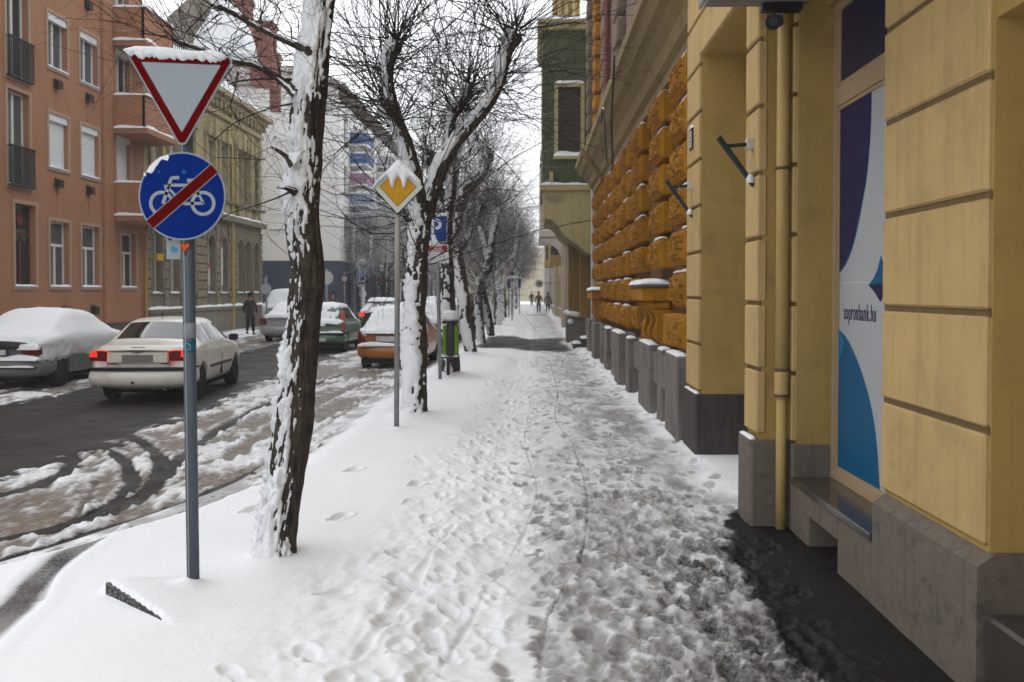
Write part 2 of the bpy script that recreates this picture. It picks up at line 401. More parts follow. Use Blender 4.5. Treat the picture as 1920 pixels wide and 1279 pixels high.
# thawed bands across the pavement (warm pipes below)
for ya, yb, xa, xc, s in ((28.6, 38.5, -1.75, 1.25, 1.0), (72, 80, -0.9, 1.2, 0.6)):
    e = 2.6 * (fbm2(x * 1.2, y * 0.35, 4, 71) - 0.5)
    mk = sst(ya, ya + 2.2, y + e) * (1 - sst(yb - 1.5, yb + 1.5, y + e)) * sst(xa - 0.1, xa + 0.35, x + 0.25 * e) * (1 - sst(xc - .3, xc + .15, x + 0.2 * e))
    bare = np.maximum(bare, mk * s * (0.62 + 0.3 * mid)); z -= 0.02 * mk * deep
# snow banked round trunks, posts and along the kerb
for (cx, cy, r, h) in ((-1.64, 6.3, 0.34, 0.045), (-1.97, 5.65, 0.085, 0.045), (-1.60, 13.5, 0.4, 0.07), (-1.70, 12.3, 0.12, 0.03), (-1.71, 20.6, 0.4, 0.08), (-1.70, 27, 0.4, 0.08)):
    z += h * np.exp(-((x - cx) ** 2 + (y - cy) ** 2) / (r * r))
# drift banked behind the broken edging stone
_a, _b = G(186, 1160), G(292, 1214); _u = (_b - _a) / np.linalg.norm(_b - _a); _n = np.array((-_u[1], _u[0])); _n = _n if _n[1] > 0 else -_n
_t = ((x - _a[0]) * _u[0] + (y - _a[1]) * _u[1]) / np.linalg.norm(_b - _a); _s = (x - _a[0]) * _n[0] + (y - _a[1]) * _n[1]
_H = (0.03 + 0.055 * np.clip(1 - _t, 0, 1)) * sst(-.25, .05, _t) * (1 - sst(.95, 1.25, _t)); STONE_Z = z.copy()
z += _H * np.where(_s > 0.012, np.exp(-(np.maximum(_s - .03, 0) / .32) ** 2), 0)
kd = x - kx
z -= (1 - sst(-0.12, 0.55, kd + 0.16 * (mid - 0.5))) * (0.15 + 0.05 * deep)
grey = np.maximum(grey, (1 - sst(0.0, 0.22, kd + 0.3 * (mid - 0.5))) * 0.75 * sst(0.35, 0.7, fbm2(x * 3, y * 2, 4, 77) + 0.12))
groundV = np.stack([x, y, z], -1)
link('snowy_pavement', np_mesh('snowy_pavement', groundV, grid_faces(*x.shape), pave_mat, True, {'bare': bare, 'grey': grey}))['kind'] = 'structure'
PZ = lambda cx, cy: float(z[min(np.searchsorted(ys, cy), len(ys) - 1), int(np.clip((cx - (float(kerb_x(cy)) - .3)) / (2.75 - float(kerb_x(cy)) + .3), 0, 1) * (NU - 1))])
PZ_TAB = {(cx, cy): PZ(cx, cy) for cx, cy in ((-1.97, 5.65), (-1.7, 12.3), (-1.82, 19.4))}

# --- carriageway with slush
ry = rows([(-6.0, 5.0, 0.25), (5.0, 26, -0.0036), (26, 190, -0.011)]); RNU = 400
rk = kerb_x(ry)[:, None]; t = np.linspace(0, 1, RNU)[None, :]; rx0 = -11.35
rx = rx0 + t * (rk + 0.05 - rx0); ryg = np.repeat(ry[:, None], RNU, 1); x, y = rx, ryg
mid = fbm2(x * 1.8, y * 1.4, 4, 105); hi_ = fbm2(x * 8, y * 6, 4, 108); big = fbm2(x * 0.5, y * 0.35, 3, 101)
lr = np.interp(y, [0, 9, 12, 15, 23, 38, 200], [-5.1, -5.45, -5.35, -5.2, -5.75, -6.2, -6.2]) + 0.9 * (mid - 0.5)
ll = np.interp(y, [0, 14, 20, 34, 200], [-8.9, -8.8, -9.0, -9.3, -9.3]) + 0.5 * (mid - 0.5)
e_ = 0.9 * (fbm2(x * 9, y * 5, 4, 151) - .5)
cover = np.maximum(sst(lr - 0.35, lr + 0.35, x + e_), 1 - sst(ll - 0.35, ll + 0.3, x + e_))
lump = fbm2(x * 2.1, y * 1.0, 5, 111); fine = fbm2(x * 13, y * 4.5, 4, 131); f2 = fbm2(x * 34, y * 12, 3, 133)
near_k = sst(-4.3, -2.75, x) * sst(7.5, 11, y) + (1 - sst(-12, -9.2, x)) * .5
patch = sst(0.52, 0.70, lump + 0.42 * (fine - 0.5) + 0.10 * near_k + 0.05 * (big - .5))
z = ROADZ + cover * (0.010 + 0.024 * patch + 0.040 * (fine - 0.45) * (0.5 + patch) + 0.014 * (f2 - .5))
bare = 1.1 * (1 - cover) + cover * np.clip(0.20 * (1 - patch) + 1.3 * (fine - 0.52) * (1 - patch) - .02, 0, .8)
grey = cover * np.clip(0.98 - 0.74 * patch + 0.6 * (f2 - .5), 0, 1)
def rut(pl, wd, depth, b, rim=0.03):
    global z, bare, grey
    d, al = seg_dist(x, y, smooth_pl([G(*p, z=ROADZ) for p in pl])); d = d + 0.10 * (mid - 0.5) + 0.10 * (fine - .5)
    mk = 1 - sst(wd * 0.6, wd * 1.05, d); rr = sst(wd * 0.8, wd * 1.25, d) * (1 - sst(wd * 1.4, wd * 2.4, d))
    z = z * (1 - mk * .8) + (ROADZ + 0.004) * mk * .8 + rim * rr * (0.15 + 1.1 * np.clip(fine + f2 - .75, 0, 1)) * cover; bare = np.maximum(bare, mk * b * (0.75 + 0.5 * hi_))
    grey = np.maximum(grey * (1 - .55 * rr * sst(.42, .58, fine)), mk * 0.9)
rut(((-260, 1120), (-80, 1085), (60, 1045), (180, 1010), (290, 972), (400, 930), (500, 880)), 0.13, 0.05, .95)
rut(((-300, 1060), (-60, 1030), (90, 1003), (190, 972), (262, 935), (296, 895), (286, 860), (250, 832), (205, 815)), 0.11, 0.05, .95)
rut(((140, 985), (200, 955), (236, 915), (228, 880), (196, 852), (150, 838)), 0.08, 0.04, .9)
rut(((-100, 960), (0, 935), (70, 915), (112, 895), (125, 868), (110, 850)), 0.11, 0.04, .9)
rut(((300, 905), (340, 860), (400, 815), (470, 775), (560, 735), (640, 705)), 0.10, 0.04, .8)
rut(((120, 1000), (150, 950), (168, 910)), 0.05, 0.03, 0.5, 0.012)
rut(((480, 890), (590, 822), (660, 780), (735, 735), (760, 720)), 0.14, 0.04, 0.32)
rut(((420, 870), (520, 800), (620, 745), (700, 715)), 0.14, 0.03, 0.35)
# far kerb edge rises to the far pavement
z = np.where(x < -10.9, z + 0.12 * (1 - sst(-11.35, -10.9, x)), z)
link('road', np_mesh('road', np.stack([x, y, z], -1), grid_faces(*x.shape), road_mat, True, {'bare': bare, 'grey': grey}))['kind'] = 'structure'
# --- far pavement
fy = rows([(-6, 20, 0.4), (20, 190, -0.012)]); fx = np.linspace(-14.6, -11.33, 60); y, x = np.meshgrid(fy, fx, indexing='ij')
mid = fbm2(x * 1.8, y * 1.2, 4, 205); z = 0.02 + 0.07 * (mid - 0.4) - 0.06 * (1 - sst(0, .4, -11.33 - x))
grey = np.clip(sst(0.42, 0.62, fbm2(x * 1.3, y * 0.5, 4, 207)) * 0.9, 0, 1); bare = sst(0.55, 0.7, fbm2(x * 1.4, y * 0.45, 4, 209)) * 0.6 * sst(-13.6, -12.8, x) * (1 - sst(-12.2, -11.8, x))
link('far_pavement', np_mesh('far_pavement', np.stack([x, y, z], -1), grid_faces(*x.shape), pave_mat, True, {'bare': bare, 'grey': grey}))['kind'] = 'structure'
g = MB().add([(-400, -60, -.45), (400, -60, -.45), (400, 900, -.45), (-400, 900, -.45)], [(0, 1, 2, 3)]).build('ground', snow_m); g['kind'] = 'structure'
# ------------------------------------------------------------------ facade toolkit (frame: origin o, u along the wall, n outwards)
class Fr:
    def __init__(s, o, u, n): s.o, s.u, s.n = np.array(o, float), np.array(u, float), np.array(n, float)
    def p(s, u, z, n): return (s.o[0] + s.u[0] * u + s.n[0] * n, s.o[1] + s.u[1] * u + s.n[1] * n, s.o[2] + z)
def fbox(mb, fr, u0, u1, z0, z1, n0, n1, m=0):
    p = fr.p; return mb.hexa([p(u0, z0, n0), p(u1, z0, n0), p(u1, z0, n1), p(u0, z0, n1), p(u0, z1, n0), p(u1, z1, n0), p(u1, z1, n1), p(u0, z1, n1)], m)
def wall_grid(mb, fr, U0, U1, Z0, Z1, ops, depth=0.25, m=0, mr=None):
    mr = m if mr is None else mr
    us = sorted({U0, U1, *[o[0] for o in ops], *[o[1] for o in ops]}); zs = sorted({Z0, Z1, *[o[2] for o in ops], *[o[3] for o in ops]})
    us = [u for u in us if U0 <= u <= U1]; zs = [q for q in zs if Z0 <= q <= Z1]
    for a, b in zip(us[:-1], us[1:]):
        for c, d in zip(zs[:-1], zs[1:]):
            uc, zc = (a + b) / 2, (c + d) / 2
            if any(o[0] < uc < o[1] and o[2] < zc < o[3] for o in ops): continue
            mb.add([fr.p(a, c, 0), fr.p(b, c, 0), fr.p(b, d, 0), fr.p(a, d, 0)], [(0, 1, 2, 3)], m)
    for o in ops:
        u0, u1, z0, z1 = o[:4]
        q = [(u0, z0), (u1, z0), (u1, z1), (u0, z1)]
        for i in range(4):
            (a, c), (b, d) = q[i], q[(i + 1) % 4]
            mb.add([fr.p(a, c, 0), fr.p(b, d, 0), fr.p(b, d, -depth), fr.p(a, c, -depth)], [(0, 1, 2, 3)], mr)
    return mb
def box_shell(mb, fr, U0, U1, Z0, Z1, D, m=0):
    p = fr.p; a, b, c, d = (U0, 0), (U1, 0), (U1, -D), (U0, -D)
    for (u, n), (v, k) in ((b, c), (c, d), (d, a)):
        mb.add([p(u, Z0, n), p(v, Z0, k), p(v, Z1, k), p(u, Z1, n)], [(0, 1, 2, 3)], m)
    mb.add([p(U0, Z1, 0), p(U1, Z1, 0), p(U1, Z1, -D), p(U0, Z1, -D)], [(0, 1, 2, 3)], m)

white_frame = mat('white_window_paint', (0.62, 0.62, 0.60), 0.5, 0.12, 3, 0.05)
dark_glass = mat('window_glass', (0.022, 0.026, 0.03), 0.07, 0.3, 1.2, 0.0, spec=0.6)
curtain = mat('window_curtain', (0.42, 0.41, 0.39), 0.8, 0.2, 3, 0.1, 30)
iron = mat('black_iron', (0.025, 0.025, 0.028), 0.55, 0.2, 10, 0.1, snow=0.12)
shutter_m = mat('white_roller_shutter', (0.66, 0.67, 0.68), 0.55, 0.08, 3, 0.0)
zinc = mat('zinc_sheet', (0.28, 0.29, 0.30), 0.5, 0.2, 5, 0.05, metal=0.3)

pale_glass = mat('window_glass_pale', (0.075, 0.085, 0.092), 0.12, 0.4, 1.6, 0.0, spec=0.6); net_glass = mat('net_curtain_pane', (0.20, 0.20, 0.195), 0.3, 0.35, 5, 0.0, spec=0.5)
def window(fr, u0, u1, z0, z1, parent, fm=white_frame, back=0.18, style='T', lit=None, snow=True, sill=0.07, fw=0.055):
    """frame with casements, pane set behind it, sill with snow"""
    mb = MB(); n0, n1 = -back, -back + 0.06
    for a in ((u0, u0 + fw, z0, z1), (u1 - fw, u1, z0, z1), (u0 + fw, u1 - fw, z1 - fw, z1), (u0 + fw, u1 - fw, z0, z0 + fw)): fbox(mb, fr, *a, n0, n1)
    um = (u0 + u1) / 2; zt = z0 + (z1 - z0) * 0.64
    if style in 'TX':
        fbox(mb, fr, u0 + fw, u1 - fw, zt - .04, zt + .04, n0, n1 + .015); fbox(mb, fr, um - .04, um + .04, z0 + fw, zt - .04, n0, n1 + .01)
        if style == 'X': fbox(mb, fr, um - .035, um + .035, zt + .04, z1 - fw, n0, n1)
    elif style == 'I': fbox(mb, fr, um - .04, um + .04, z0 + fw, z1 - fw, n0, n1 + .01)
    w = mb.build('window', fm, parent)
    p = MB(); fbox(p, fr, u0 + .02, u1 - .02, z0 + .02, z1 - .02, n0 + .012, n0 + .024); p.build('pane', lit or (dark_glass, pale_glass, net_glass, dark_glass, pale_glass)[int((abs(fr.p(u0, z0, 0)[1]) * 7.3 + z0 * 3.1)) % 5], w)
    if sill:
        s = MB(); fbox(s, fr, u0 - .06, u1 + .06, z0 - .05, z0 - .002, -back + .062, sill); s.build('sill', zinc, w)
        if snow:
            s = MB(); snow_strip(s, fr, u0 - .05, u1 + .05, z0 - .001, -back + .065, sill + .005, .05); s.build('sill_snow', snow_m, w, True)
    return w
def snow_strip(mb, fr, u0, u1, z, n0, n1, h, k=None):
    """soft uneven ridge of snow lying on a ledge"""
    k = k or max(4, int(abs(u1 - u0) / 0.12)); us = np.linspace(u0, u1, k + 1); pr = [(n0, 0), (n0, .8), (n0 * .7 + n1 * .3, 1.0), (n0 * .3 + n1 * .7, .95), (n1 * .93 + n0 * .07, .6), (n1, .0)]
    hh = h * (0.55 + 0.9 * vn2(us * 3.1 + fr.o[1], us * 0 + z * 5 + fr.o[0], 3)); hh[0] *= .4; hh[-1] *= .4
    g = np.array([[fr.p(u, z + q * hj, n) for n, q in pr] for u, hj in zip(us, hh)]); mb.grid(g)
    b = len(mb.v); n = len(pr); mb.add(g[0], [tuple(range(n))]); mb.add(g[-1], [tuple(range(n))])
def W4(o): return o

# ================================================================== BANK BUILDING (right foreground)
cream = mat('cream_stucco', (0.45, 0.315, 0.135), 0.8, 0.16, 2.2, 0.3, 90, streak=0.16, stain=(0.24, 0.18, 0.09, 1), stain_amt=0.34, stain_s=2.3)
cream_shaded = mat('cream_stucco_shaded', (0.37, 0.25, 0.080), 0.8, 0.14, 2.0, 0.22, 90, streak=0.12, stain=(0.20, 0.14, 0.06, 1), stain_amt=0.42, stain_s=2.6)  # same stucco in a deeper tone imitating shade on the reveals
stone = mat('grey_brown_plinth', (0.155, 0.130, 0.106), 0.8, 0.28, 34, 0.5, 130, streak=0.2, stain=(0.065, 0.056, 0.047, 1), stain_amt=0.6, stain_s=9)
stone_d = mat('dark_plinth', (0.062, 0.055, 0.051), 0.7, 0.25, 6, 0.3, 120, streak=0.3)
wet_stone = mat('wet_dark_sill_stone', (0.045, 0.038, 0.032), 0.14, 0.35, 6, 0.04, 40, spec=.5)
joint_m = mat('dark_joint', (0.13, 0.09, 0.045), 0.9, 0.35, 14, 0.2, 60)
bank = thing('bank_building', (2.4, 6.0, 0), 'cream stucco bank building with grooved blocks and tall poster window', 'building')
ZJ = [0.655 + 0.525 * k for k in range(0, 9)]
core = MB()
core.box((2.028, 4.44, 0.60), (3.4, 5.76, 4.6)); core.box((2.63, -6, -.2), (6, 4.44, 4.6)); core.box((2.0, -6, -.2), (2.64, 2.6, 4.6)); core.box((2.03, 2.6, 3.0), (2.64, 4.438, 4.6))  # unseen entrance jamb and lintel added to darken the pier side
core.box((1.985, 7.532, .62), (3.4, 7.672, 4.6)); core.box((1.748, 7.69, .62), (3.4, 8.12, 4.6)); core.box((1.778, 10.57, .66), (3.4, 11.42, 8))
core.box((2.36, 8.12, -.2), (3.0, 10.57, 4.3)); core.box((1.778, 8.12, 4.27), (3.4, 10.57, 8)); core.box((2.2, 5.76, 3.93), (3.4, 7.532, 4.6))
core.box((1.9, 4.44, 4.6), (6, 8.12, 11.5)); core.box((2.2, -6, 4.6), (6, 4.44, 11.5)); core.box((1.80, 8.12, 8), (6, 11.42, 11.5)); core.box((3.38, -5.9, -.2), (6, 11.42, 4.59))
core.build('wall', cream_shaded, bank)
ov = MB(); ov.box((0.80, -3.0, 4.02), (1.898, 7.2, 8.6)); ov.build('oriel', cream, bank)  # unseen oriel above the dry strip, lowered and lengthened to shade the wall
def blocks(x0, x1, y0, y1, zs, m, ch=0.012, gap=0.032):
    for a, b in zip(zs[:-1], zs[1:]):
        MB().cbox((x0, y0, a + gap / 2), (x1, y1, b - gap / 2), ch).build('block', m, bank)
blocks(2.0, 2.06, 4.452, 5.757, ZJ[:8], cream)
blocks(1.95, 2.03, 7.545, 7.668, ZJ[:8], cream, 0.008)
zp = [.69, 1.20, 1.71, 2.21, 2.71, 3.22, 3.73, 4.24]
blocks(1.715, 1.79, 7.676, 8.118, zp, cream)
blocks(1.745, 1.83, 10.575, 11.40, [.74, 1.24, 1.73, 2.22, 2.71, 3.20, 3.70, 4.19, 4.7, 5.2, 5.7, 6.2, 6.7], cream)
blocks(1.745, 1.83, 8.12, 10.573, [4.272, 4.7, 5.2, 5.7, 6.2, 6.7], cream)
def groove_piece(a, b): MB().box(a, b).build('groove', joint_m, bank)   # dark strips lining the grooves
for q in ZJ[1:8]: groove_piece((2.018, 4.447, q - .017), (2.03, 5.762, q + .017))
for q in zp[1:7]: groove_piece((1.738, 7.684, q - .017), (1.75, 8.118, q + .017))
for q in [1.24, 1.73, 2.22, 2.71, 3.20, 3.70, 4.19]: groove_piece((1.768, 10.572, q - .017), (1.78, 11.4, q + .017))
# plinths
MB().add([(1.955, 4.40, -.1), (1.955, 5.757, -.1), (1.955, 5.757, .585), (1.955, 4.40, .585), (2.03, 4.40, .64), (2.03, 5.757, .64), (3.4, 4.40, .64), (3.4, 4.40, -.1), (3.4, 5.757, .64), (3.4, 5.757, -.1)],
         [(0, 1, 2, 3), (3, 2, 5, 4), (4, 5, 8, 6), (0, 3, 4, 6, 7), (1, 9, 8, 5, 2)]).build('plinth', stone, bank)
MB().cbox((1.668, 7.662, -.1), (3.3, 8.125, .66), .02).build('plinth', stone, bank)
MB().cbox((1.715, 10.545, -.1), (3.3, 11.41, .715), .02).build('plinth', stone_d, bank)
MB().cbox((1.952, 7.528, -.1), (2.30, 7.664, .655), .012).build('plinth', stone, bank)
s = MB(); s.cbox((1.952, 7.07, -.1), (2.3, 7.526, .355), .008); s.cbox((1.952, 6.41, .205), (2.3, 7.066, .355), .004); s.cbox((1.955, 5.765, -.1), (2.3, 6.406, .355), .008); s.box((2.27, 6.3, -.1), (2.32, 7.2, .36))
s.build('sill_wall', stone, bank)
MB().cbox((1.94, 5.762, .357), (2.245, 7.526, .402), .006).build('window_ledge', wet_stone, bank)
MB().box((1.955, 6.4, -.12), (2.26, 7.08, -.045)).build('cellar_window', mat('cellar_dark', (0.02, 0.018, 0.016), .9), bank)
MB().cbox((1.98, 2.7, -.1), (2.62, 4.385, .385), .015).build('door_step', wet_stone, bank)
MB().cbox((2.37, 8.3, 0.0), (2.352, 10.4, 3.1), .004).build('door', mat('door_brown', (0.07, 0.045, 0.03), .5, .2, 4), bank)
for a, b, xx, zz in ((7.66, 8.12, 1.668, .66), (10.55, 11.40, 1.717, .715)):
    f = Fr((xx, a, 0), (0, 1, 0), (-1, 0, 0)); q = MB(); snow_strip(q, f, .03, b - a - .02, zz - .002, -.045, -.004, .022, 14); q.build('ledge_snow', snow_m, bank, True)
# poster window
WXP = 2.262
def wp(px, py): d = WXP * F / (px - VX); return (d, Z(py, d))
win = MB(); fbm_ = mat('beige_window_frame', (0.33, 0.24, 0.145), .5, .08, 4, .04)
f_ = Fr((2.24, 0, 0), (0, 1, 0), (-1, 0, 0))
for a in ((7.44, 7.525, .404, 3.925), (5.765, 5.85, .404, 3.925), (5.85, 7.44, .404, .475), (5.85, 7.44, 3.86, 3.925), (5.85, 7.44, 3.165, 3.30)): fbox(win, f_, *a, -.06, 0.0)
for a in ((7.405, 7.44, .475, 3.165), (7.405, 7.44, 3.30, 3.86), (5.85, 5.885, .475, 3.165), (5.85, 5.885, 3.30, 3.86), (5.885, 7.405, .475, .505), (5.885, 7.405, 3.135, 3.165), (5.885, 7.405, 3.30, 3.335)): fbox(win, f_, *a, -.05, -.012)
win = win.build('window', fbm_, bank)
MB().box((2.262, 5.86, .48), (2.275, 7.43, 3.16)).build('poster', mat('poster_pale_grey', (0.34, 0.36, 0.385), .35, .03, 2, 0.0), win)
MB().box((2.262, 5.86, 3.31), (2.275, 7.43, 3.855)).build('pane', mat('navy_pane', (0.010, 0.013, 0.045), .25, .1, 2, 0), win)
navy = mat('poster_navy', (0.010, 0.012, 0.062), .35, .04, 2, 0); azure = mat('poster_blue', (0.0, 0.082, 0.19), .35, .04, 2, 0)
lightblue = mat('poster_light_blue', (0.01, 0.15, 0.29), .35, .04, 2, 0)
fx_ = lambda p, q, d: (d, p, q)
c1 = smooth_pl([(6.745, 3.158), (6.765, 2.87), (6.83, 2.6), (6.905, 2.45), (7.0, 2.29), (7.115, 2.135), (7.26, 2.02), (7.40, 1.955)], 6)
MB().prism([tuple(p) for p in c1] + [(7.403, 3.158)], fx_, 2.2615, 2.2575).build('navy_shape', navy, win)
c1b = [(a - .012 * (i / len(c1)) ** .5 - .004, b - .012) for i, (a, b) in enumerate(c1)]
MB().prism([tuple(p) for p in c1b] + [(7.403, 1.94), (7.403, 3.1), (7.0, 3.1)], fx_, 2.2618, 2.2595).build('blue_edge', azure, win)
c2 = smooth_pl([(7.40, 1.515), (7.26, 1.475), (7.13, 1.41), (6.92, 1.265), (6.72, 1.06), (6.60, .84), (6.53, .56), (6.52, .51)], 6)
MB().prism([tuple(p) for p in c2] + [(7.403, .508)], fx_, 2.2615, 2.2575).build('blue_shape', azure, win)
MB().prism([(7.403, 1.52), (7.37, 1.508), (7.27, 1.42), (7.33, 1.34), (7.403, 1.25)], fx_, 2.2574, 2.2554).build('light_blue_shape', lightblue, win)
lg = [(6.76, 1.845), (6.66, 1.89), (6.585, 1.95), (6.53, 2.03), (6.47, 1.95), (6.40, 1.89), (6.30, 1.845)]
MB().prism(lg + [(6.53, 1.83)], fx_, 2.2615, 2.2575).build('logo_top', azure, win)
MB().prism([(6.76, 1.842), (6.53, 1.855), (6.30, 1.842), (6.42, 1.80), (6.53, 1.735), (6.64, 1.80)], fx_, 2.2574, 2.2554).build('logo_bottom', navy, win)
MB().box((2.2605, 6.0, 1.862), (2.2617, 7.40, 1.866)).build('poster_seam', mat('seam_white', (.6, .6, .62), .5, 0, 1, 0), win)
def text_mesh(name, txt, size, M4, m, parent, ext=0.001, xs=1.0, bold=0.0):
    cu = bpy.data.curves.new(name, 'FONT'); cu.body = txt; cu.size = size; cu.extrude = ext; cu.align_x = 'LEFT'; cu.resolution_u = 3; cu.offset = bold; cu.space_character = 1.1
    o = bpy.data.objects.new(name, cu); COL.objects.link(o); dg = bpy.context.evaluated_depsgraph_get(); dg.update()
    me = bpy.data.meshes.new_from_object(o.evaluated_get(dg)); bpy.data.objects.remove(o)
    me.transform(Matrix.Diagonal((xs, 1, 1, 1))); T = Matrix.Translation(-wloc(parent)) if parent else Matrix(); me.transform(T @ M4)
    me.materials.clear(); me.materials.append(m); ob = link(name, me, parent); return ob
M4 = Matrix(((0, 0, -1, 2.2600), (-1, 0, 0, 7.30), (0, 1, 0, 1.600), (0, 0, 0, 1)))
text_mesh('poster_lettering', 'sopronbank.hu', 0.165, M4, navy, win, 0.001, 0.63, 0.0006)
# drain pipe, brackets, plate, canopy box, camera
pipe_m = mat('cream_pipe_paint', (0.46, 0.32, 0.12), .45, .14, 5, .1, 50, streak=.15)
dp = thing('drain_pipe', (1.885, 7.595, 0), 'cream painted rain pipe running down the bank corner beside the poster window', 'drain pipe')
q = MB(); q.tube([(1.885, 7.595, -.05), (1.885, 7.595, 1.02)], .038, 20); q.tube([(1.885, 7.595, 1.17), (1.885, 7.595, 4.6)], .047, 20); q.build('pipe', pipe_m, dp, True)
q = MB(); q.lathe([(.05, 0.99), (.053, 1.0), (.053, 1.19), (.05, 1.2)], (1.885, 7.595, 0), 20); q.build('sleeve', pipe_m, dp, True)
for zz in (1.0, 1.195, 2.72): q = MB(); q.lathe([(.055, zz), (.058, zz + .01), (.055, zz + .022)], (1.885, 7.595, 0), 20); q.build('clamp', mat('rusty_clamp', (.1, .075, .05), .6, .3, 20), dp, True)
steel_g = mat('dark_green_steel', (0.022, 0.034, 0.03), .5, .3, 14, .1)
def bracket(yb, zb, xw, sz, lab):
    b = thing('sign_bracket', (xw, yb, zb), lab, 'bracket', 'empty sign brackets on the bank front')
    MB().tube([(xw + .01, yb, zb), (xw - .23 * sz, yb - .02, zb - .02)], .016 * sz, 6).build('arm', steel_g, b)
    a = np.array((xw - .27 * sz, yb - .02, zb + .05 * sz)); e = np.array((xw + .0, yb - .05, zb - .33 * sz)); w = np.array((.016, 0, .013)) * sz; t = np.array((0, .02, 0))
    MB().hexa([a - w - t, a + w - t, a + w + t, a - w + t, e - w * .8 - t, e + w * .8 - t, e + w * .8 + t, e - w * .8 + t]).build('strut', steel_g, b)
    MB().cbox((xw - .05, yb - .035, zb - .045), (xw + .012, yb + .035, zb + .045), .006).build('wall_plate', mat('pale_plate', (.5, .47, .42), .6, .2, 12), b)
    q = MB(); q.lathe([(.03, -.33 * sz + .02), (.033, -.33 * sz + .05), (.018, -.33 * sz + .085)], (xw - .03, yb - .06, zb), 8); q.build('snow_lump', snow_m, b, True)
bracket(7.86, 2.955, 1.715, 1.0, 'dark green empty sign bracket on pilaster beside the rain pipe')
bracket(11.05, 2.97, 1.745, 1.05, 'dark green empty sign bracket below the house number plate')
hn = thing('house_number_plate', (1.742, 11.02, 3.46), 'small dark enamel plate with pale marks on cream pier', 'sign')
MB().cbox((1.728, 10.93, 3.36), (1.744, 11.13, 3.585), .003).build('plate', mat('plate_dark', (.02, .022, .03), .4, .2, 8), hn)
q = MB()
for a in ((10.965, 10.98, 3.39, 3.555), (11.08, 11.095, 3.39, 3.555), (10.98, 11.08, 3.54, 3.555), (10.98, 11.08, 3.39, 3.405), (11.0, 11.06, 3.425, 3.44), (11.0, 11.06, 3.465, 3.48), (11.0, 11.06, 3.505, 3.52)): q.box((1.7255, a[0], a[2]), (1.7275, a[1], a[3]))
q.build('plate_marks', mat('enamel_white', (.6, .6, .6), .5, .1), hn)
q = MB(); snow_strip(q, Fr((1.73, 10.93, 3.585), (0, 1, 0), (-1, 0, 0)), 0, .2, 0, -.02, .01, .03, 5); q.build('snow_cap', snow_m, hn, True)
alu = mat('grey_aluminium', (0.20, 0.185, 0.18), .45, .12, 6, .03, metal=.2)
cb = thing('awning_cassette', (1.6, 7.35, 3.9), 'grey aluminium box jutting from the bank wall above the camera', 'awning')
q = MB(); q.cbox((1.26, 7.28, 3.90), (2.0, 7.44, 3.955), .008); q.cbox((1.28, 7.26, 3.962), (2.0, 7.46, 4.02), .008); q.cbox((1.255, 7.28, 4.027), (2.0, 7.44, 4.55), .008); q.build('housing', alu, cb)
MB().cbox((1.245, 7.30, 3.93), (1.268, 7.62, 4.5), .01).build('end_cap', mat('grey_cap', (.22, .23, .27), .5), cb)
MB().cbox((1.66, 7.30, 3.84), (1.95, 7.40, 3.897), .01).build('bracket', mat('black_plastic', (.015, .015, .016), .4), cb)
cc = thing('security_camera', (1.735, 7.3, 3.73), 'small black bullet security camera under the awning box', 'camera')
q = MB(); a0, a1 = np.array((1.80, 7.46, 3.80)), np.array((1.705, 7.16, 3.715)); q.tube([a0, a0 * .8 + a1 * .2, a1], [.04, .05, .052], 20); q.build('housing', mat('camera_grey', (.05, .048, .05), .4), cc, True)
dv = (a1 - a0) / np.linalg.norm(a1 - a0)
MB().tube([a1, a1 + dv * .02], [.056, .056], 20).build('visor_ring', MATS['black_plastic'], cc)
MB().tube([a1 + dv * .015, a1 + dv * .026], [.036, .03], 16).build('lens', mat('lens_glass', (.02, .022, .028), .1), cc)
MB().cbox((1.79, 7.40, 3.76), (1.84, 7.46, 3.87), .006).build('mount', mat('mount_grey', (.3, .28, .27), .6), cc)

# ================================================================== ORANGE-YELLOW RUSTICATED BUILDING
ochre = mat('orange_ochre_plaster', (0.34, 0.148, 0.006), 0.85, 0.22, 2.6, 0.2, 50, streak=0.15, stain=(0.12, 0.052, 0.010, 1), stain_amt=0.7, stain_s=4.5)
ochre_v = mat('orange_ochre_rough', (0.29, 0.125, 0.008), 0.75, 0.35, 16, 0.7, 28, stain=(0.10, 0.048, 0.014, 1), stain_amt=0.85, stain_s=8)
shaded_gap_wall = mat('ochre_ground_shaded', (0.10, 0.045, 0.009), 0.7, 0.25, 3, 0.3, 40, stain=(.11, .05, .02, 1), stain_amt=.5)  # recess wall darkened to deepen the shadow between the blocks
tan = mat('tan_cornice', (0.225, 0.165, 0.075), 0.75, 0.2, 2.5, 0.25, 60, streak=0.2, stain=(.13, .095, .05, 1), stain_amt=.5)
pl_stone = mat('weathered_plinth', (0.185, 0.165, 0.148), 0.75, 0.25, 3.5, 0.3, 90, streak=.45, stain=(0.07, 0.062, 0.055, 1), stain_amt=.75, stain_s=1.7)
brick_m = mat('bare_brick', (0.16, 0.115, 0.085), 0.9, 0.4, 9, 0.8, 30, snow=.12)
yel = thing('rusticated_house', (2.2, 20, 0), 'orange ochre house with rough carved blocks and grey plinth', 'building')
q = MB(); q.box((1.95, 11.43, .8), (6, 30, 5.0)); q.build('wall', shaded_gap_wall, yel)
q = MB(); q.box((1.93, 11.43, 4.95), (6, 30, 14)); q.build('upper_wall', brick_m, yel)
ver = []
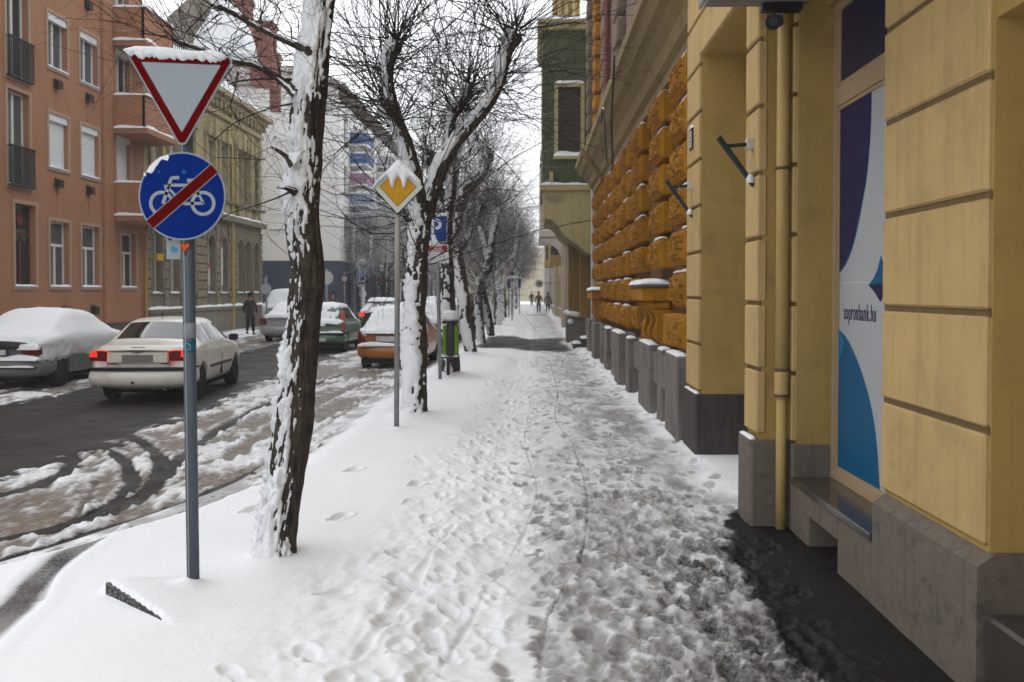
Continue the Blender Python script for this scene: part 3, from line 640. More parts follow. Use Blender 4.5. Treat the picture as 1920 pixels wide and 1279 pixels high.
for vnum in range(6):
    # block: bevelled body + vermiculated face (unit size: depth .20 x length 1.2 x height .48)
    mb = MB(); mb.cbox((0.02, -.6, -.24), (.20, .6, .24), .022, 0); mb.cbox((0, -.55, -.205), (.03, .55, .205), .012, 0)
    a, b = 26, 15; yy, zz = np.meshgrid(np.linspace(-.5, .5, a), np.linspace(-.175, .175, b), indexing='ij')
    nz = fbm2(yy * 9 + vnum * 31, zz * 13, 4, 300); wv = np.abs(2 * nz - 1); dx = -.004 - .055 * sst(.04, .22, wv); ed = np.minimum(np.minimum(yy + .5, .5 - yy), np.minimum(zz + .175, .175 - zz)); dx = np.where(ed < .001, .012, dx)
    mb.grid(np.stack([dx, yy, zz], -1), 1)
    a = 12; xx, zz = np.meshgrid(np.linspace(.035, .165, 8), np.linspace(-.17, .17, 12), indexing='ij')
    dy = -.602 - .012 * (np.abs(2 * fbm2(xx * 14 + vnum * 7, zz * 12, 3, 310) - 1)); ed = np.minimum(np.minimum(xx - .035, .165 - xx), np.minimum(zz + .17, .17 - zz)); dy = np.where(ed < .001, -.595, dy)
    ver.append(mb.mesh('block', [ochre, ochre_v]))
cap_mesh = None
def rough_block(xf, y0, y1, zc, h=.48, dep=.2):
    o = link('block', ver[rng.integers(6)], yel); o.location = Vector((xf, (y0 + y1) / 2, zc)) - yel.location
    o.scale = (dep / .2, (y1 - y0) / 1.2, h / .48 * rng.uniform(.97, 1.0)); return o
cols = [(11.62, 12.95), (14.0, 15.25), (16.75, 17.95), (19.1, 20.2), (21.3, 22.4), (23.4, 24.4), (25.3, 26.2), (27.1, 28.0), (28.7, 29.7)]
zrows = [1.31 + .515 * k for k in range(8)]
snowcaps = MB()
for ci, (a, b) in enumerate(cols):
    for zi, zc in enumerate(zrows):
        if zc > 4.75: continue
        if ci in (1, 2) and zc < 2.3: continue
        st = .0 if zi % 2 == 0 else .10
        xf = (1.775 if ci else 1.765) + (.012 if zi % 2 else 0); rough_block(xf, a + st * .4, b - st, zc, .435, .2)
        if rng.random() < .55 and zi < 7: q = MB(); snow_strip(q, Fr((xf, a + .03, zc + .214), (0, 1, 0), (-1, 0, 0)), 0, min(b - a, .5 + rng.random()) - .1, 0, -.10, -.02, .035, 6); q.build('block_snow', snow_m, yel, True)
# low blocks between the columns, nearly flush
for (a0, b0), (a1, b1) in zip(cols[:-1], cols[1:]):
    for zi, zc in enumerate(zrows):
        if zc > 4.75 or (b0 < 16 and zc < 2.3): continue
        if b0 > 15.4: rough_block(1.845 if zi % 2 else 1.865, b0 + .07, a1 - .07, zc + .01, .42, .13)
# cornice: moulded profile swept along the street
prof = [(1.95, 4.72), (1.88, 4.74), (1.86, 4.86), (1.78, 4.92), (1.72, 5.06), (1.62, 5.16), (1.60, 5.22), (1.50, 5.27), (1.42, 5.40), (1.36, 5.44), (1.345, 5.58), (1.36, 5.60), (1.95, 5.72)]
MB().prism(prof, lambda p, q_, d: (p, d, q_), 11.43, 26.4).build('cornice', tan, yel)
MB().prism([(p - (.10 if p < 1.9 else 0), q_ - .02) for p, q_ in prof], lambda p, q_, d: (p, d, q_), 26.42, 29.9).build('cornice', tan, yel)
q = MB(); snow_strip(q, Fr((1.36, 11.5, 5.6), (0, 1, 0), (-1, 0, 0)), 0, 18.3, 0.0, -.3, -.005, .05, 80); q.build('ledge_snow', snow_m, yel, True)
# upper storey: bare brick piers, a column of ochre blocks, rust pipe
for k in range(11):
    for yb in (13, 17, 21, 25):
        o = MB().cbox((1.74, yb, 5.8 + k * .62), (1.96, yb + 1.1, 6.32 + k * .62), .04).build('brick_block', brick_m, yel)
for k in range(14): MB().cbox((1.66, 27.6, 5.8 + k * .5), (1.95, 28.2, 6.22 + k * .5), .05).build('block', ochre, yel)
for k in range(13): MB().cbox((1.55, 28.8, 5.9 + k * .55), (1.96, 29.6, 6.34 + k * .55), .04).build('brick_block', brick_m, yel)
MB().tube([(1.70, 23.2, 5.7), (1.70, 23.2, 13)], .06, 8).build('rain_pipe', mat('rust_red', (.16, .04, .03), .6, .3, 6), yel)
# cable hanging off the cornice
MB().tube(smooth_pl([(1.36, 20, 5.2), (1.33, 19.0, 5.25), (1.36, 18.5, 4.2), (1.42, 18.0, 4.05), (1.34, 17.2, 4.7), (1.33, 16.5, 5.7)], 6), .018, 5).build('cable', iron, yel)
# plinth: dark wall, tall slabs, cellar openings
q = MB(); q.box((1.90, 11.44, -.2), (6, 30, .93)); q.build('plinth', stone_d, yel)
MB().cbox((1.665, 11.55, -.1), (1.93, 12.62, 1.045), .018).build('plinth_slab', pl_stone, yel)
slabs = [(13.25, 13.75, 1.70, 1.02), (14.15, 15.6, 1.64, 1.04), (17.0, 17.5, 1.62, 1.0), (18.5, 19.5, 1.58, 1.02), (20.4, 21.0, 1.64, .98), (22.0, 22.9, 1.62, .98), (24, 24.6, 1.64, .96), (25.6, 26.8, 1.56, .98), (27.6, 28.2, 1.66, .95), (28.8, 29.9, 1.60, .97)]
for a, b, xf, zt in slabs: MB().cbox((xf, a, -.1), (1.93, b, zt), .018).build('plinth_slab', pl_stone, yel)
ps = [(12.66, 13.25), (13.75, 14.15), (15.6, 17.0), (17.5, 18.5), (19.5, 20.4), (21.0, 22.0), (22.9, 24), (24.6, 25.6)]
for a, b in ps:
    MB().cbox((1.70, a + .01, .52), (1.93, b - .01, .955), .01).build('plinth_panel', pl_stone, yel)
    MB().cbox((1.72, a + .01, -.1), (1.93, b - .01, .06), .01).build('cellar_sill', stone_d, yel)
    s_ = MB(); snow_strip(s_, Fr((1.72, a, .06), (0, 1, 0), (-1, 0, 0)), .03, b - a - .03, 0, -.16, -.0, .07, 6); s_.build('ledge_snow', snow_m, yel, True)
for a, b, xf, zt in slabs[:6] + [(11.55, 12.62, 1.665, 1.045)]: s_ = MB(); snow_strip(s_, Fr((xf, a, zt), (0, 1, 0), (-1, 0, 0)), .02, b - a - .02, -.004, -.13, -.004, .045, 7); s_.build('ledge_snow', snow_m, yel, True)
# window sill boards on S-shaped consoles
def sill_set(y0, y1, xf, zt, cons, lab=None):
    MB().cbox((xf, y0, zt - .04), (1.95, y1, zt), .006).build('sill_board', mat('slate_ledge', (.10, .095, .10), .6, .2, 5), yel)
    MB().cbox((xf + .03, y0 + .04, zt - .24), (1.95, y1 - .04, zt - .042), .02).build('sill_moulding', ochre, yel)
    MB().cbox((xf + .14, y0 + .08, zt - .36), (1.95, y1 - .08, zt - .242), .03).build('sill_moulding', ochre, yel)
    s_ = MB(); snow_strip(s_, Fr((xf, y0, zt), (0, 1, 0), (-1, 0, 0)), .01, y1 - y0 - .01, -.002, -.42, .008, .075, 14); s_.build('sill_snow', snow_m, yel, True)
    for c in cons:
        t_ = np.linspace(0, 1, 15); out = []
        for t in t_: out.append((xf + .10 + .30 * t + .085 * math.sin(t * 2 * math.pi + .5), zt - .36 - .58 * t))
        poly = [(1.95, zt - .36)] + out + [(1.95, zt - .96)]
        MB().prism(poly, lambda p, q_, d: (p, d, q_), c, c + .17).build('console', ochre, yel)
sill_set(13.98, 15.72, 1.50, 1.905, (14.06, 14.75, 15.42))
sill_set(26.0, 28.2, 1.50, 1.84, (26.1, 26.9, 27.9))
for zc in (1.15, 1.66): rough_block(1.83, 15.85, 16.7, zc, .42, .14)
MB().cbox((1.80, 12.98, 1.08), (1.95, 13.9, 1.5), .02).build('apron_block', ochre, yel)
# ================================================================== RIGHT ROW BEYOND
green = mat('moss_green_stucco', (0.062, 0.082, 0.036), .8, .25, 2, .25, 60, streak=.3)
creamy = mat('pale_cream_stucco', (0.40, 0.335, 0.165), .8, .12, 1.6, .15, 60, streak=.15)
olive_cream = mat('shabby_cream_stucco', (0.29, 0.235, 0.105), .8, .18, 2.4, .2, 60, streak=.3)
ochre2 = mat('dull_ochre_stucco', (0.27, 0.17, 0.05), .8, .18, 2, .2, 60, streak=.3)
brownshut = mat('brown_roller_blind', (0.05, 0.033, 0.025), .7, .25, 6, .2)
gh = thing('green_house', (1.9, 36, 0), 'moss green house with boxy oriel on a cream corbel', 'building')
q = MB(); q.box((1.92, 30.05, -.2), (7, 46, 10.4)); q.build('wall', olive_cream, gh)
OD = 32.0; ox0 = X(1017, OD); of = Fr((0, OD, 0), (1, 0, 0), (0, -1, 0))
wu0, wu1, wz0, wz1 = X(1046, OD), X(1088, OD), Z(289, OD), Z(166, OD)
q = MB(); wall_grid(q, of, ox0, 1.92, 5.2, 10.15, [(wu0, wu1, wz0, wz1)], .14)
of2 = Fr((ox0, OD, 0), (0, 1, 0), (-1, 0, 0)); wall_grid(q, of2, 0, 5.2, 5.2, 10.15, [(1.2, 2.1, 6.3, 8.3), (3.1, 4.0, 6.3, 8.3)], .14)
q.add([(ox0, OD + 5.2, 5.2), (1.92, OD + 5.2, 5.2), (1.92, OD + 5.2, 10.15), (ox0, OD + 5.2, 10.15)], [(0, 1, 2, 3)]); q.build('oriel', green, gh)
for a, b in ((1.2, 2.1), (3.1, 4.0)): window(of2, a, b, 6.3, 8.3, gh, back=.13)
q = MB()
for k in range(16):
    h = (wz1 - wz0) / 16; fbox(q, of, wu0, wu1, wz0 + k * h + .005, wz0 + (k + 1) * h - .005, -.13, -.09 - .02 * (k % 2))
q.build('roller_blind', brownshut, gh)
q = MB(); e = .12
for a in ((wu0 - e, wu0 - .002, wz0 - .1, wz1 + e), (wu1 + .002, wu1 + e, wz0 - .1, wz1 + e), (wu0 - .002, wu1 + .002, wz1 + .002, wz1 + e)): fbox(q, of, *a, 0.002, .05)
q.build('window_surround', creamy, gh)
q = MB(); fbox(q, of, wu0 - .16, wu1 + .16, wz0 - .19, wz0 - .102, .002, .14); q.build('sill', creamy, gh)
q = MB(); snow_strip(q, of, wu0 - .14, wu1 + .14, wz0 - .10, -.10, .13, .16, 8); q.build('sill_snow', snow_m, gh, True)
q = MB(); snow_strip(q, of, wu0 - .1, wu1 + .1, wz1 + e, .0, .06, .1, 8); q.build('ledge_snow', snow_m, gh, True)
q = MB(); q.cbox((ox0 - .10, OD - .12, 10.13), (1.94, OD + 5.3, 10.32), .03); q.cbox((ox0 - .16, OD - .2, 10.322), (1.94, OD + 5.4, 10.44), .03); q.build('cornice', creamy, gh)
q = MB(); snow_strip(q, Fr((0, OD - .2, 10.44), (1, 0, 0), (0, -1, 0)), ox0 - .15, 1.9, 0, -.5, -.01, .1, 10); q.build('ledge_snow', snow_m, gh, True)
q = MB(); q.cbox((ox0 - .07, OD - .10, 5.02), (1.94, OD + 5.3, 5.21), .03); q.build('string_course', creamy, gh)
q = MB(); snow_strip(q, Fr((0, OD - .1, 5.21), (1, 0, 0), (0, -1, 0)), ox0 - .06, 1.9, 0, -.1, -.004, .07, 10); q.build('ledge_snow', snow_m, gh, True)
cz = [(X(a, OD), Z(b, OD)) for a, b in ((1020, 411), (1030, 411), (1037, 414), (1043, 419), (1049, 428), (1054, 436), (1060, 443), (1070, 450), (1080, 456), (1090, 465), (1098, 473))]
poly = [(1.93, 5.018), (ox0 + .02, 5.018)] + cz + [(1.93, cz[-1][1] - .1)]
MB().prism(poly, lambda p, q_, d: (p, d, q_), OD, OD + .55).build('corbel', creamy, gh)
MB().prism([(p + (.03 if i > 1 else 0), q_) for i, (p, q_) in enumerate(poly)], lambda p, q_, d: (p, d, q_), OD + .56, OD + 5.2).build('corbel_soffit', olive_cream, gh)
a = np.linspace(math.pi, 2 * math.pi, 11); cxm, czm = X(1040, OD), Z(368, OD)
MB().prism([(cxm + .3 * math.cos(t), czm + .16 * math.sin(t)) for t in a], lambda p, q_, d: (p, d, q_), OD - .04, OD + .02).build('shell_ornament', mat('worn_grey_plaster', (.27, .235, .15), .85, .3, 9), gh)
MB().cbox((X(1030, OD), OD - .12, Z(342, OD)), (X(1037, OD), OD - .01, Z(324, OD)), .01).build('junction_box', creamy, gh)
MB().cbox((X(1038, OD), OD - .1, Z(341, OD)), (X(1047, OD), OD - .01, Z(334, OD)), .01).build('lamp', MATS['black_plastic'], gh)
q = MB(); q.cbox((1.22, 35.0, .9), (1.92, 35.6, 3.62), .03); q.build('pillar', ochre2, gh); MB().cbox((1.62, 34.4, .9), (1.93, 34.96, 3.5), .02).build('pillar', ochre2, gh)
MB().cbox((1.15, 34.9, -.1), (1.93, 35.7, .9), .03).build('pillar_base', pl_stone, gh)
q = MB()
for k, (xx, yy, zz, r) in enumerate(((1.35, 34.9, 1.02, .2), (1.2, 35.1, 1.06, .16), (1.5, 34.85, 1.0, .18), (1.3, 34.8, .75, .12))): q.lathe([(r * .5, zz - .08), (r, zz - .02), (r * .8, zz + .06), (.02, zz + .1)], (xx, yy, 0), 10)
q.build('snow_lump', snow_m, gh, True)
MB().box((1.93, 32.4, .0), (1.90, 33.9, 3.0)).build('gate', mat('dark_green_gate', (.018, .03, .022), .5), gh)
for k, yy in enumerate((30.6, 31.3, 32.0)): MB().cbox((1.72 - .02 * k, yy, -.1), (1.93, yy + .45, .95), .02).build('plinth_slab', pl_stone, gh)
MB().cbox((1.25, 31.0, -.05), (1.93, 32.3, .17), .02).build('step', stone_d, gh); MB().cbox((1.5, 31.1, .172), (1.93, 32.2, .33), .02).build('step', stone_d, gh)
q = MB(); snow_strip(q, Fr((1.25, 31.05, .17), (0, 1, 0), (-1, 0, 0)), 0, 1.2, 0, -.24, 0, .05, 8); snow_strip(q, Fr((1.5, 31.1, .33), (0, 1, 0), (-1, 0, 0)), 0, 1.1, 0, -.4, 0, .05, 8); q.build('ledge_snow', snow_m, gh, True)
MB().tube([(1.80, 30.3, -.05), (1.80, 30.3, 5.0)], .055, 8).build('rain_pipe', mat('pale_grey_pipe', (.5, .52, .53), .5, .1, 5), gh)
# ornate set-back gable above
q = MB(); q.box((.86, 41.0, 10.4), (1.9, 46, 15.5)); q.build('gable', ochre2, gh)
for k in range(3): MB().cbox((.98 + k * .3, 40.93, 11.2), (1.1 + k * .3, 41.0, 15), .02).build('gable_pilaster', creamy, gh)
q = MB(); q.prism([(1.9, 10.4), (7, 10.4), (4.5, 14)], lambda p, q_, d: (p, d, q_), 30.1, 45.9); q.build('roof', mat('snowy_roof_tile', (.2, .1, .07), .8, .3, 8, .4, 20, snow=.75), gh)

pinkp = mat('pale_pink_stucco', (0.46, 0.375, 0.32), .8, .1, 1.5, .15, 60, streak=.2)
ph = thing('pale_pink_house', (1.9, 52, 0), 'pale pink house whose overhanging storey rests on a curved bracket', 'building')
D2 = 48.0
q = MB(); q.box((1.62, 46.05, -.2), (8, 58, 9)); q.build('wall', pinkp, ph)
q = MB(); q.box((X(1013, D2), D2, Z(432, D2)), (1.61, 57.5, 8.6)); q.build('overhang', pinkp, ph)
MB().cbox((X(1011, D2), D2 - .12, Z(445, D2)), (1.61, 57.6, Z(433, D2)), .03).build('moulding', mat('pale_moulding', (.55, .48, .43), .8, .1), ph)
q = MB(); snow_strip(q, Fr((0, D2 - .12, Z(433, D2)), (1, 0, 0), (0, -1, 0)), X(1012, D2), 1.5, 0, -.1, 0, .07, 8); q.build('ledge_snow', snow_m, ph, True)
ar = [(X(1055, D2), Z(446, D2)), (X(1013, D2), Z(446, D2)), (X(1013, D2), Z(452, D2))] + [(X(a, D2), Z(b, D2)) for a, b in ((1025, 455), (1036, 460), (1045, 467), (1051, 476), (1055, 488))]
MB().prism(ar, lambda p, q_, d: (p, d, q_), D2, D2 + .5).build('curved_bracket', MATS['pale_moulding'], ph)
MB().cbox((X(1053, D2), D2, .0), (1.61, D2 + .5, Z(446, D2)), .03).build('pier', pinkp, ph)
for k in range(4): MB().cbox((1.55 - .0 * k, 46.4 + k * .5, .0), (1.62, 46.75 + k * .5, 1.05), .02).build('plinth_slab', pl_stone, ph)
text = MB()
for k in range(6): text.box((X(1024 + k * 4, D2), D2 - .02, Z(410, D2)), (X(1026.5 + k * 4, D2), D2 - .003, Z(405 - (k % 2) * 2, D2)))
text.build('wall_lettering', mat('dark_letters', (.06, .05, .05), .6), ph)
far_cols = [('ochre', (.40, .28, .10)), ('grey', (.36, .35, .33)), ('sand', (.45, .38, .27)), ('rose', (.40, .27, .22)), ('white', (.55, .55, .53))]
def far_house(name, x0, ydir, y0, y1, h, col, lab, roofh=3.0, D=9, wn=None, fl=3.3, z0=4.0, group=None, detail=True, roof=True):
    """street house far away: wall with real window openings, roof with snow"""
    fr = Fr((x0, y0, 0), (0, 1, 0), (ydir, 0, 0)); t = thing(name, (x0, y0, 0), lab, 'building', group)
    L = y1 - y0; n = wn or max(2, int(L / 2.9)); ops = []
    zz = z0
    while zz + 1.9 < h:
        for k in range(n):
            uc = L * (k + .5) / n; ops.append((uc - .5, uc + .5, zz, zz + 1.75))
        zz += fl
    for k in range(n):
        uc = L * (k + .5) / n; ops.append((uc - .65, uc + .65, .7, 2.9))
    m = mat('stucco_' + col[0], col[1], .8, .15, 1.2, .15, 40, streak=.3); q = MB(); wall_grid(q, fr, 0, L, -.2, h, ops, .2); box_shell(q, fr, 0, L, -.2, h, D); q.build('wall', m, t)
    for o in ops: window(fr, *o, t, back=.19, style='I', sill=.06, snow=detail)
    q = MB(); fbox(q, fr, -.05, L + .05, h - .25, h + .12, .002, .35); q.build('cornice', mat('pale_moulding', (.55, .48, .43), .8, .1), t)
    if roof:
        q = MB(); p = fr.p; q.prism([(0.3, h + .125), (-D, h + .125), (-D / 2, h + roofh)], lambda n_, z_, u: p(u, z_, n_), 0, L); q.build('roof', mat('snowy_roof_tile', (.2, .1, .07), .8, .3, 8, .4, 20, snow=.75), t)
    return t, fr
far_house('ochre_house', 1.75, -1, 58.2, 70, 9.5, far_cols[0], 'ochre street house beyond the pale pink house on the right')
far_house('sand_house', 1.55, -1, 70.2, 84, 11.0, far_cols[2], 'sand coloured street house farther along the right pavement')
far_house('rose_house', 1.75, -1, 84.2, 99, 9.0, far_cols[3], 'dull rose house in the haze on the right')
far_house('grey_house', 1.6, -1, 99.2, 118, 12.0, far_cols[1], 'grey house in the haze near the right end of the street', detail=False)
far_house('white_house', 1.4, -1, 118.2, 140, 10.0, far_cols[4], 'whitish house farthest along the right pavement', detail=False)
# oriels and projecting shop signs
for i, (yy, xf, z0_, z1_, cn) in enumerate(((60, .95, 3.4, 5.4, (.42, .29, .10)), (74, .85, 3.6, 7.5, (.40, .30, .16)))):
    o = thing('wall_oriel', (1.6, yy, z0_), ('yellow boxed oriel over the pavement beyond the pink house', 'long sand oriel hanging in the haze on the right')[i], 'oriel')
    MB().cbox((xf, yy, z0_), (1.74, yy + 3, z1_), .04).build('body', mat('oriel_%d' % i, cn, .8, .15, 2), o)
    MB().cbox((xf + .1, yy - .03, z0_ + .6), (1.5, yy - .001, z1_ - .4), .01).build('pane', dark_glass, o)
    q = MB(); snow_strip(q, Fr((0, yy, z1_), (1, 0, 0), (0, -1, 0)), xf, 1.7, 0, -3, .0, .12, 6); q.build('roof_snow', snow_m, o, True)

# ================================================================== LEFT ROW
FX = -14.0
salmon = mat('salmon_stucco', (0.325, 0.158, 0.088), .85, .10, 1.2, .18, 70, streak=.12, stain=(.23, .105, .058, 1), stain_amt=.35, stain_s=.9)
salmon_t = mat('salmon_trim', (0.36, 0.24, 0.17), .8, .1, 2, .1)
dkplinth = mat('left_plinth', (0.085, 0.075, 0.07), .8, .3, 2.5, .3, 50)
pk = thing('salmon_apartment_house', (FX, 25, 0), 'salmon pink apartment house with roller shutters and balconies', 'building')
fl = Fr((FX, 0, 0), (0, 1, 0), (1, 0, 0))
def FD(px): return FX * F / (px - VX)
rows_z = [(1.95, 3.86), (5.42, 6.98), (8.32, 9.88), (11.2, 12.75)]
ucols = [(FD(85), FD(122)), (FD(146), FD(180))]
ops = []; wins = []
for ri, (z0, z1) in enumerate(rows_z):
    for ci, (a, b) in enumerate(ucols): ops.append((a, b, z0, z1)); wins.append((ri, ci))
    if ri == 0: ops.append((FD(18), FD(58), 1.95, 4.2)); wins.append((0, 'door'))
    else: ops.append((FD(6), FD(48), z0 - .75, z1 + .25)); wins.append((ri, 'french'))
    for a in (16.5, 19.0, 22.3, 24.2): ops.append((a, a + 1.15, z0, z1)); wins.append((ri, 'near'))
    if ri == 0: ops.append((FD(221), FD(249), z0, z1 - .05)); wins.append((0, 2))
    else: ops.append((FD(213), FD(240), z0 - .9, z1 + .1)); wins.append((ri, 'bal'))
q = MB(); wall_grid(q, fl, 8, 35.6, .75, 15.5, ops, .24, 0, 0); box_shell(q, fl, 8, 35.6, .0, 15.5, 9); q.build('wall', salmon, pk)
MB().box((FX - .3, 8, -.2), (FX - .03, 35.58, .78)).build('plinth', dkplinth, pk)
q = MB(); fbox(q, fl, FD(186), FD(203), .8, 15.5, .002, .10); q.build('pilaster', salmon, pk)
for (o, (ri, ci)) in zip(ops, wins):
    a, b, z0, z1 = o; e = .10
    q = MB()
    for r_ in ((a - e, a, z0 - e, z1 + e), (b, b + e, z0 - e, z1 + e), (a, b, z1, z1 + e), (a, b, z0 - e, z0)): fbox(q, fl, *r_, .002, .035)
    q.build('window_surround', salmon_t, pk)
    red = None
    w = window(fl, a, b, z0, z1, pk, back=.22, style='T' if ri == 0 else 'I', sill=.05, fm=mat('dark_red_frame', (.10, .025, .022), .5, .2, 6) if ci == 'door' else white_frame)
    if ri >= 1 and ci != 'french':
        fr_ = 1.0 if ri == 1 else (.12 if ci != 'bal' else .2)
        q = MB(); fbox(q, fl, a + .01, b - .01, z1 - .2, z1, -.15, -.01); q.build('shutter_box', shutter_m, w)
        if fr_ > .5:
            q = MB(); h = (z1 - .2 - z0) / 22
            for k in range(22): fbox(q, fl, a + .03, b - .03, z0 + k * h + .004, z0 + (k + 1) * h - .002, -.13, -.105 - .006 * (k % 2))
            q.build('shutter', shutter_m, w)
    if ci == 'french':
        q = MB()
        fbox(q, fl, a - .07, b + .07, z0 + 1.02, z0 + 1.06, .10, .16)
        for u in (a - .06, b + .06): fbox(q, fl, u - .012, u + .012, z0 + 1.0, z0 + 1.03, .0, .16)
        rl_ = None
        rl_ = q.build('railing', iron, pk); q = MB(); fbox(q, fl, a - .07, b + .07, z0 - .03, z0 + .01, .0, .16); q.build('bottom_rail', iron, rl_)
        for k in range(15): u = a - .05 + (b - a + .1) * k / 14; q = MB(); fbox(q, fl, u - .012, u + .012, z0 + .012, z0 + 1.018, .12, .145); q.build('bar', iron, rl_)
    if ci == 'door':
        q = MB()
        for k, (zz, hh, cc_) in enumerate(((z1 - .72, .34, 0), (z1 - 1.05, .22, 1))): pass
        q = MB(); q.lathe([(.16, -.02), (.16, 0)], (0, 0, 0), 16, axis='x'); o_ = q.build('window_sticker', mat('sticker_red', (.14, .015, .015), .5), pk, local=True); o_.location = Vector((FX - .14, (a + b) / 2, z1 - .42)) - pk.location
        q = MB(); fbox(q, fl, a + .2, b - .2, z1 - 1.0, z1 - .68, -.16, -.15); q.build('window_sticker', mat('sticker_green', (.025, .07, .03), .5), pk)
# air vents under the windows
for ri, (z0, z1) in enumerate(rows_z):
    for px in ((37, 112, 166) if ri == 0 else (100, 160, 40 - 70)):
        u = FD(px); q = MB(); zz = z0 - .85 if ri == 0 else z0 - .55
        q.prism([(0, 0), (.16, -.03), (.16, .2), (0, .26)], lambda n_, z_, d: fl.p(d, zz + z_, n_), u - .14, u + .14); q.build('vent_cowl', mat('vent_black', (.018, .017, .016), .6, .2, 6), pk)
        if ri and px > 0: q = MB(); fbox(q, fl, u - .02, u + .03, zz - .7, zz - .02, .001, .003); q.build('rust_streak', mat('rust_stain', (.26, .115, .05), .9, .3, 20), pk)
# balconies with slab, parapet and snow
for ri, zb in enumerate((4.35, 7.25, 10.15)):
    u0, u1, dpt = 32.95, 36.0, 1.08
    b = MB(); fbox(b, fl, u0, u1 - .5, zb - .16, zb, .0, dpt); n_ = 10
    arc = [(u1 - .5 + .5 * math.sin(t), dpt * (.45 + .55 * math.cos(t))) for t in np.linspace(0, math.pi / 2, 8)]
    outline = [(u0, 0), (u0, dpt)] + arc + [(u1, 0)]
    slab = MB(); slab.prism([(a, c * 1.06 + (.03 if c > 0 else 0)) for a, c in outline], lambda u, n, d: fl.p(u, d, n), zb - .18, zb); sb = slab.build('balcony', salmon, pk)
    w_ = MB(); pts = outline
    for (a, c), (a2, c2) in zip(pts[:-1], pts[1:]):
        p0, p1 = np.array(fl.p(a, 0, c)), np.array(fl.p(a2, 0, c2)); d_ = p1 - p0; l = np.linalg.norm(d_); nn = np.array([-d_[1], d_[0], 0]) / l * .07
        zt = zb + (1.08)
        w_.hexa([p0 + (0, 0, zb + .002), p1 + (0, 0, zb + .002), p1 + nn + (0, 0, zb + .002), p0 + nn + (0, 0, zb + .002), p0 + (0, 0, zt), p1 + (0, 0, zt), p1 + nn + (0, 0, zt), p0 + nn + (0, 0, zt)])
    w_.build('parapet', salmon, sb)
    s_ = MB(); f2 = Fr((FX, u0, zb + 1.08), (1, 0, 0), (0, -1, 0)); snow_strip(s_, f2, 0, dpt, 0, -.09, .02, .07, 8); f3 = Fr((FX + dpt, u0, zb + 1.08), (0, 1, 0), (1, 0, 0)); snow_strip(s_, f3, 0, 2.6, 0, -.02, .09, .07, 14)
    f2 = Fr((FX, u0 - .0, zb - .0), (1, 0, 0), (0, -1, 0)); snow_strip(s_, f2, 0, dpt * 1.06, -.02, -.03, .045, .09, 8); f3 = Fr((FX + dpt, u0, zb), (0, 1, 0), (1, 0, 0)); snow_strip(s_, f3, 0, 2.6, -.02, .0, .09, .10, 14); s_.build('balcony_snow', snow_m, sb, True)
q = MB(); q.prism([(.5, 15.5), (-10, 15.5), (-5, 19)], lambda n_, z_, u: fl.p(u, z_, n_), 8, 35.6); q.build('roof', mat('snowy_roof_tile', (.2, .1, .07), .8, .3, 8, .4, 20, snow=.75), pk)
MB().tube([(FX + .1, 35.5, -.1), (FX + .1, 35.5, 4.0)], .05, 8).build('rain_pipe', mat('yellow_pipe', (.38, .26, .09), .5), pk)

# --- ornate beige house
beige = mat('beige_stucco', (0.37, 0.30, 0.17), .85, .2, 1.4, .3, 40, streak=.45, stain=(.19, .165, .125, 1), stain_amt=.6, stain_s=1.1)
greybeige = mat('sooty_stone', (0.19, 0.162, 0.112), .85, .22, 2.0, .3, 50, streak=.4, stain=(.11, .10, .085, 1), stain_amt=.6, stain_s=1.6)
blockm = mat('rustic_course', (0.22, 0.185, 0.125), .85, .3, 1.7, .35, 40, stain=(.15, .135, .105, 1), stain_amt=.6, stain_s=2.0)
oh = thing('ornate_beige_house', (FX, 43, 0), 'ornate sooty beige house with arched windows and stone courses', 'building')
yb0, yb1 = 35.64, 51.0
gw = [FD(p) for p in (283, 325, 345, 362, 394, 415, 457, 481)]   # ground-floor window centres
gw = [36.7, 38.5, 40.3, 42.9, 44.7, 47.2, 48.4, 49.9]
g_ops = [(c - .48, c + .48, 1.75, 4.25) for c in gw]; f_ops = [(c - .48, c + .48, 5.95, 8.35) for c in gw]
q = MB(); wall_grid(q, fl, yb0, yb1, .95, 5.0, g_ops, .3); q.build('lower_wall', greybeige, oh)
q = MB(); wall_grid(q, fl, yb0, yb1, 5.0, 10.6, f_ops, .28); box_shell(q, fl, yb0, yb1, 0, 10.6, 11); q.build('wall', beige, oh)
q = MB(); fbox(q, fl, yb0, yb1 + .05, -.2, 1.0, -.2, .10); q.build('plinth', mat('plinth_grey', (.2, .18, .155), .85, .25, 2, .3, 50, streak=.4), oh)
q = MB(); fbox(q, fl, yb0, yb1 + .08, 1.002, 1.14, -.1, .17); q.build('plinth_ledge', greybeige, oh)
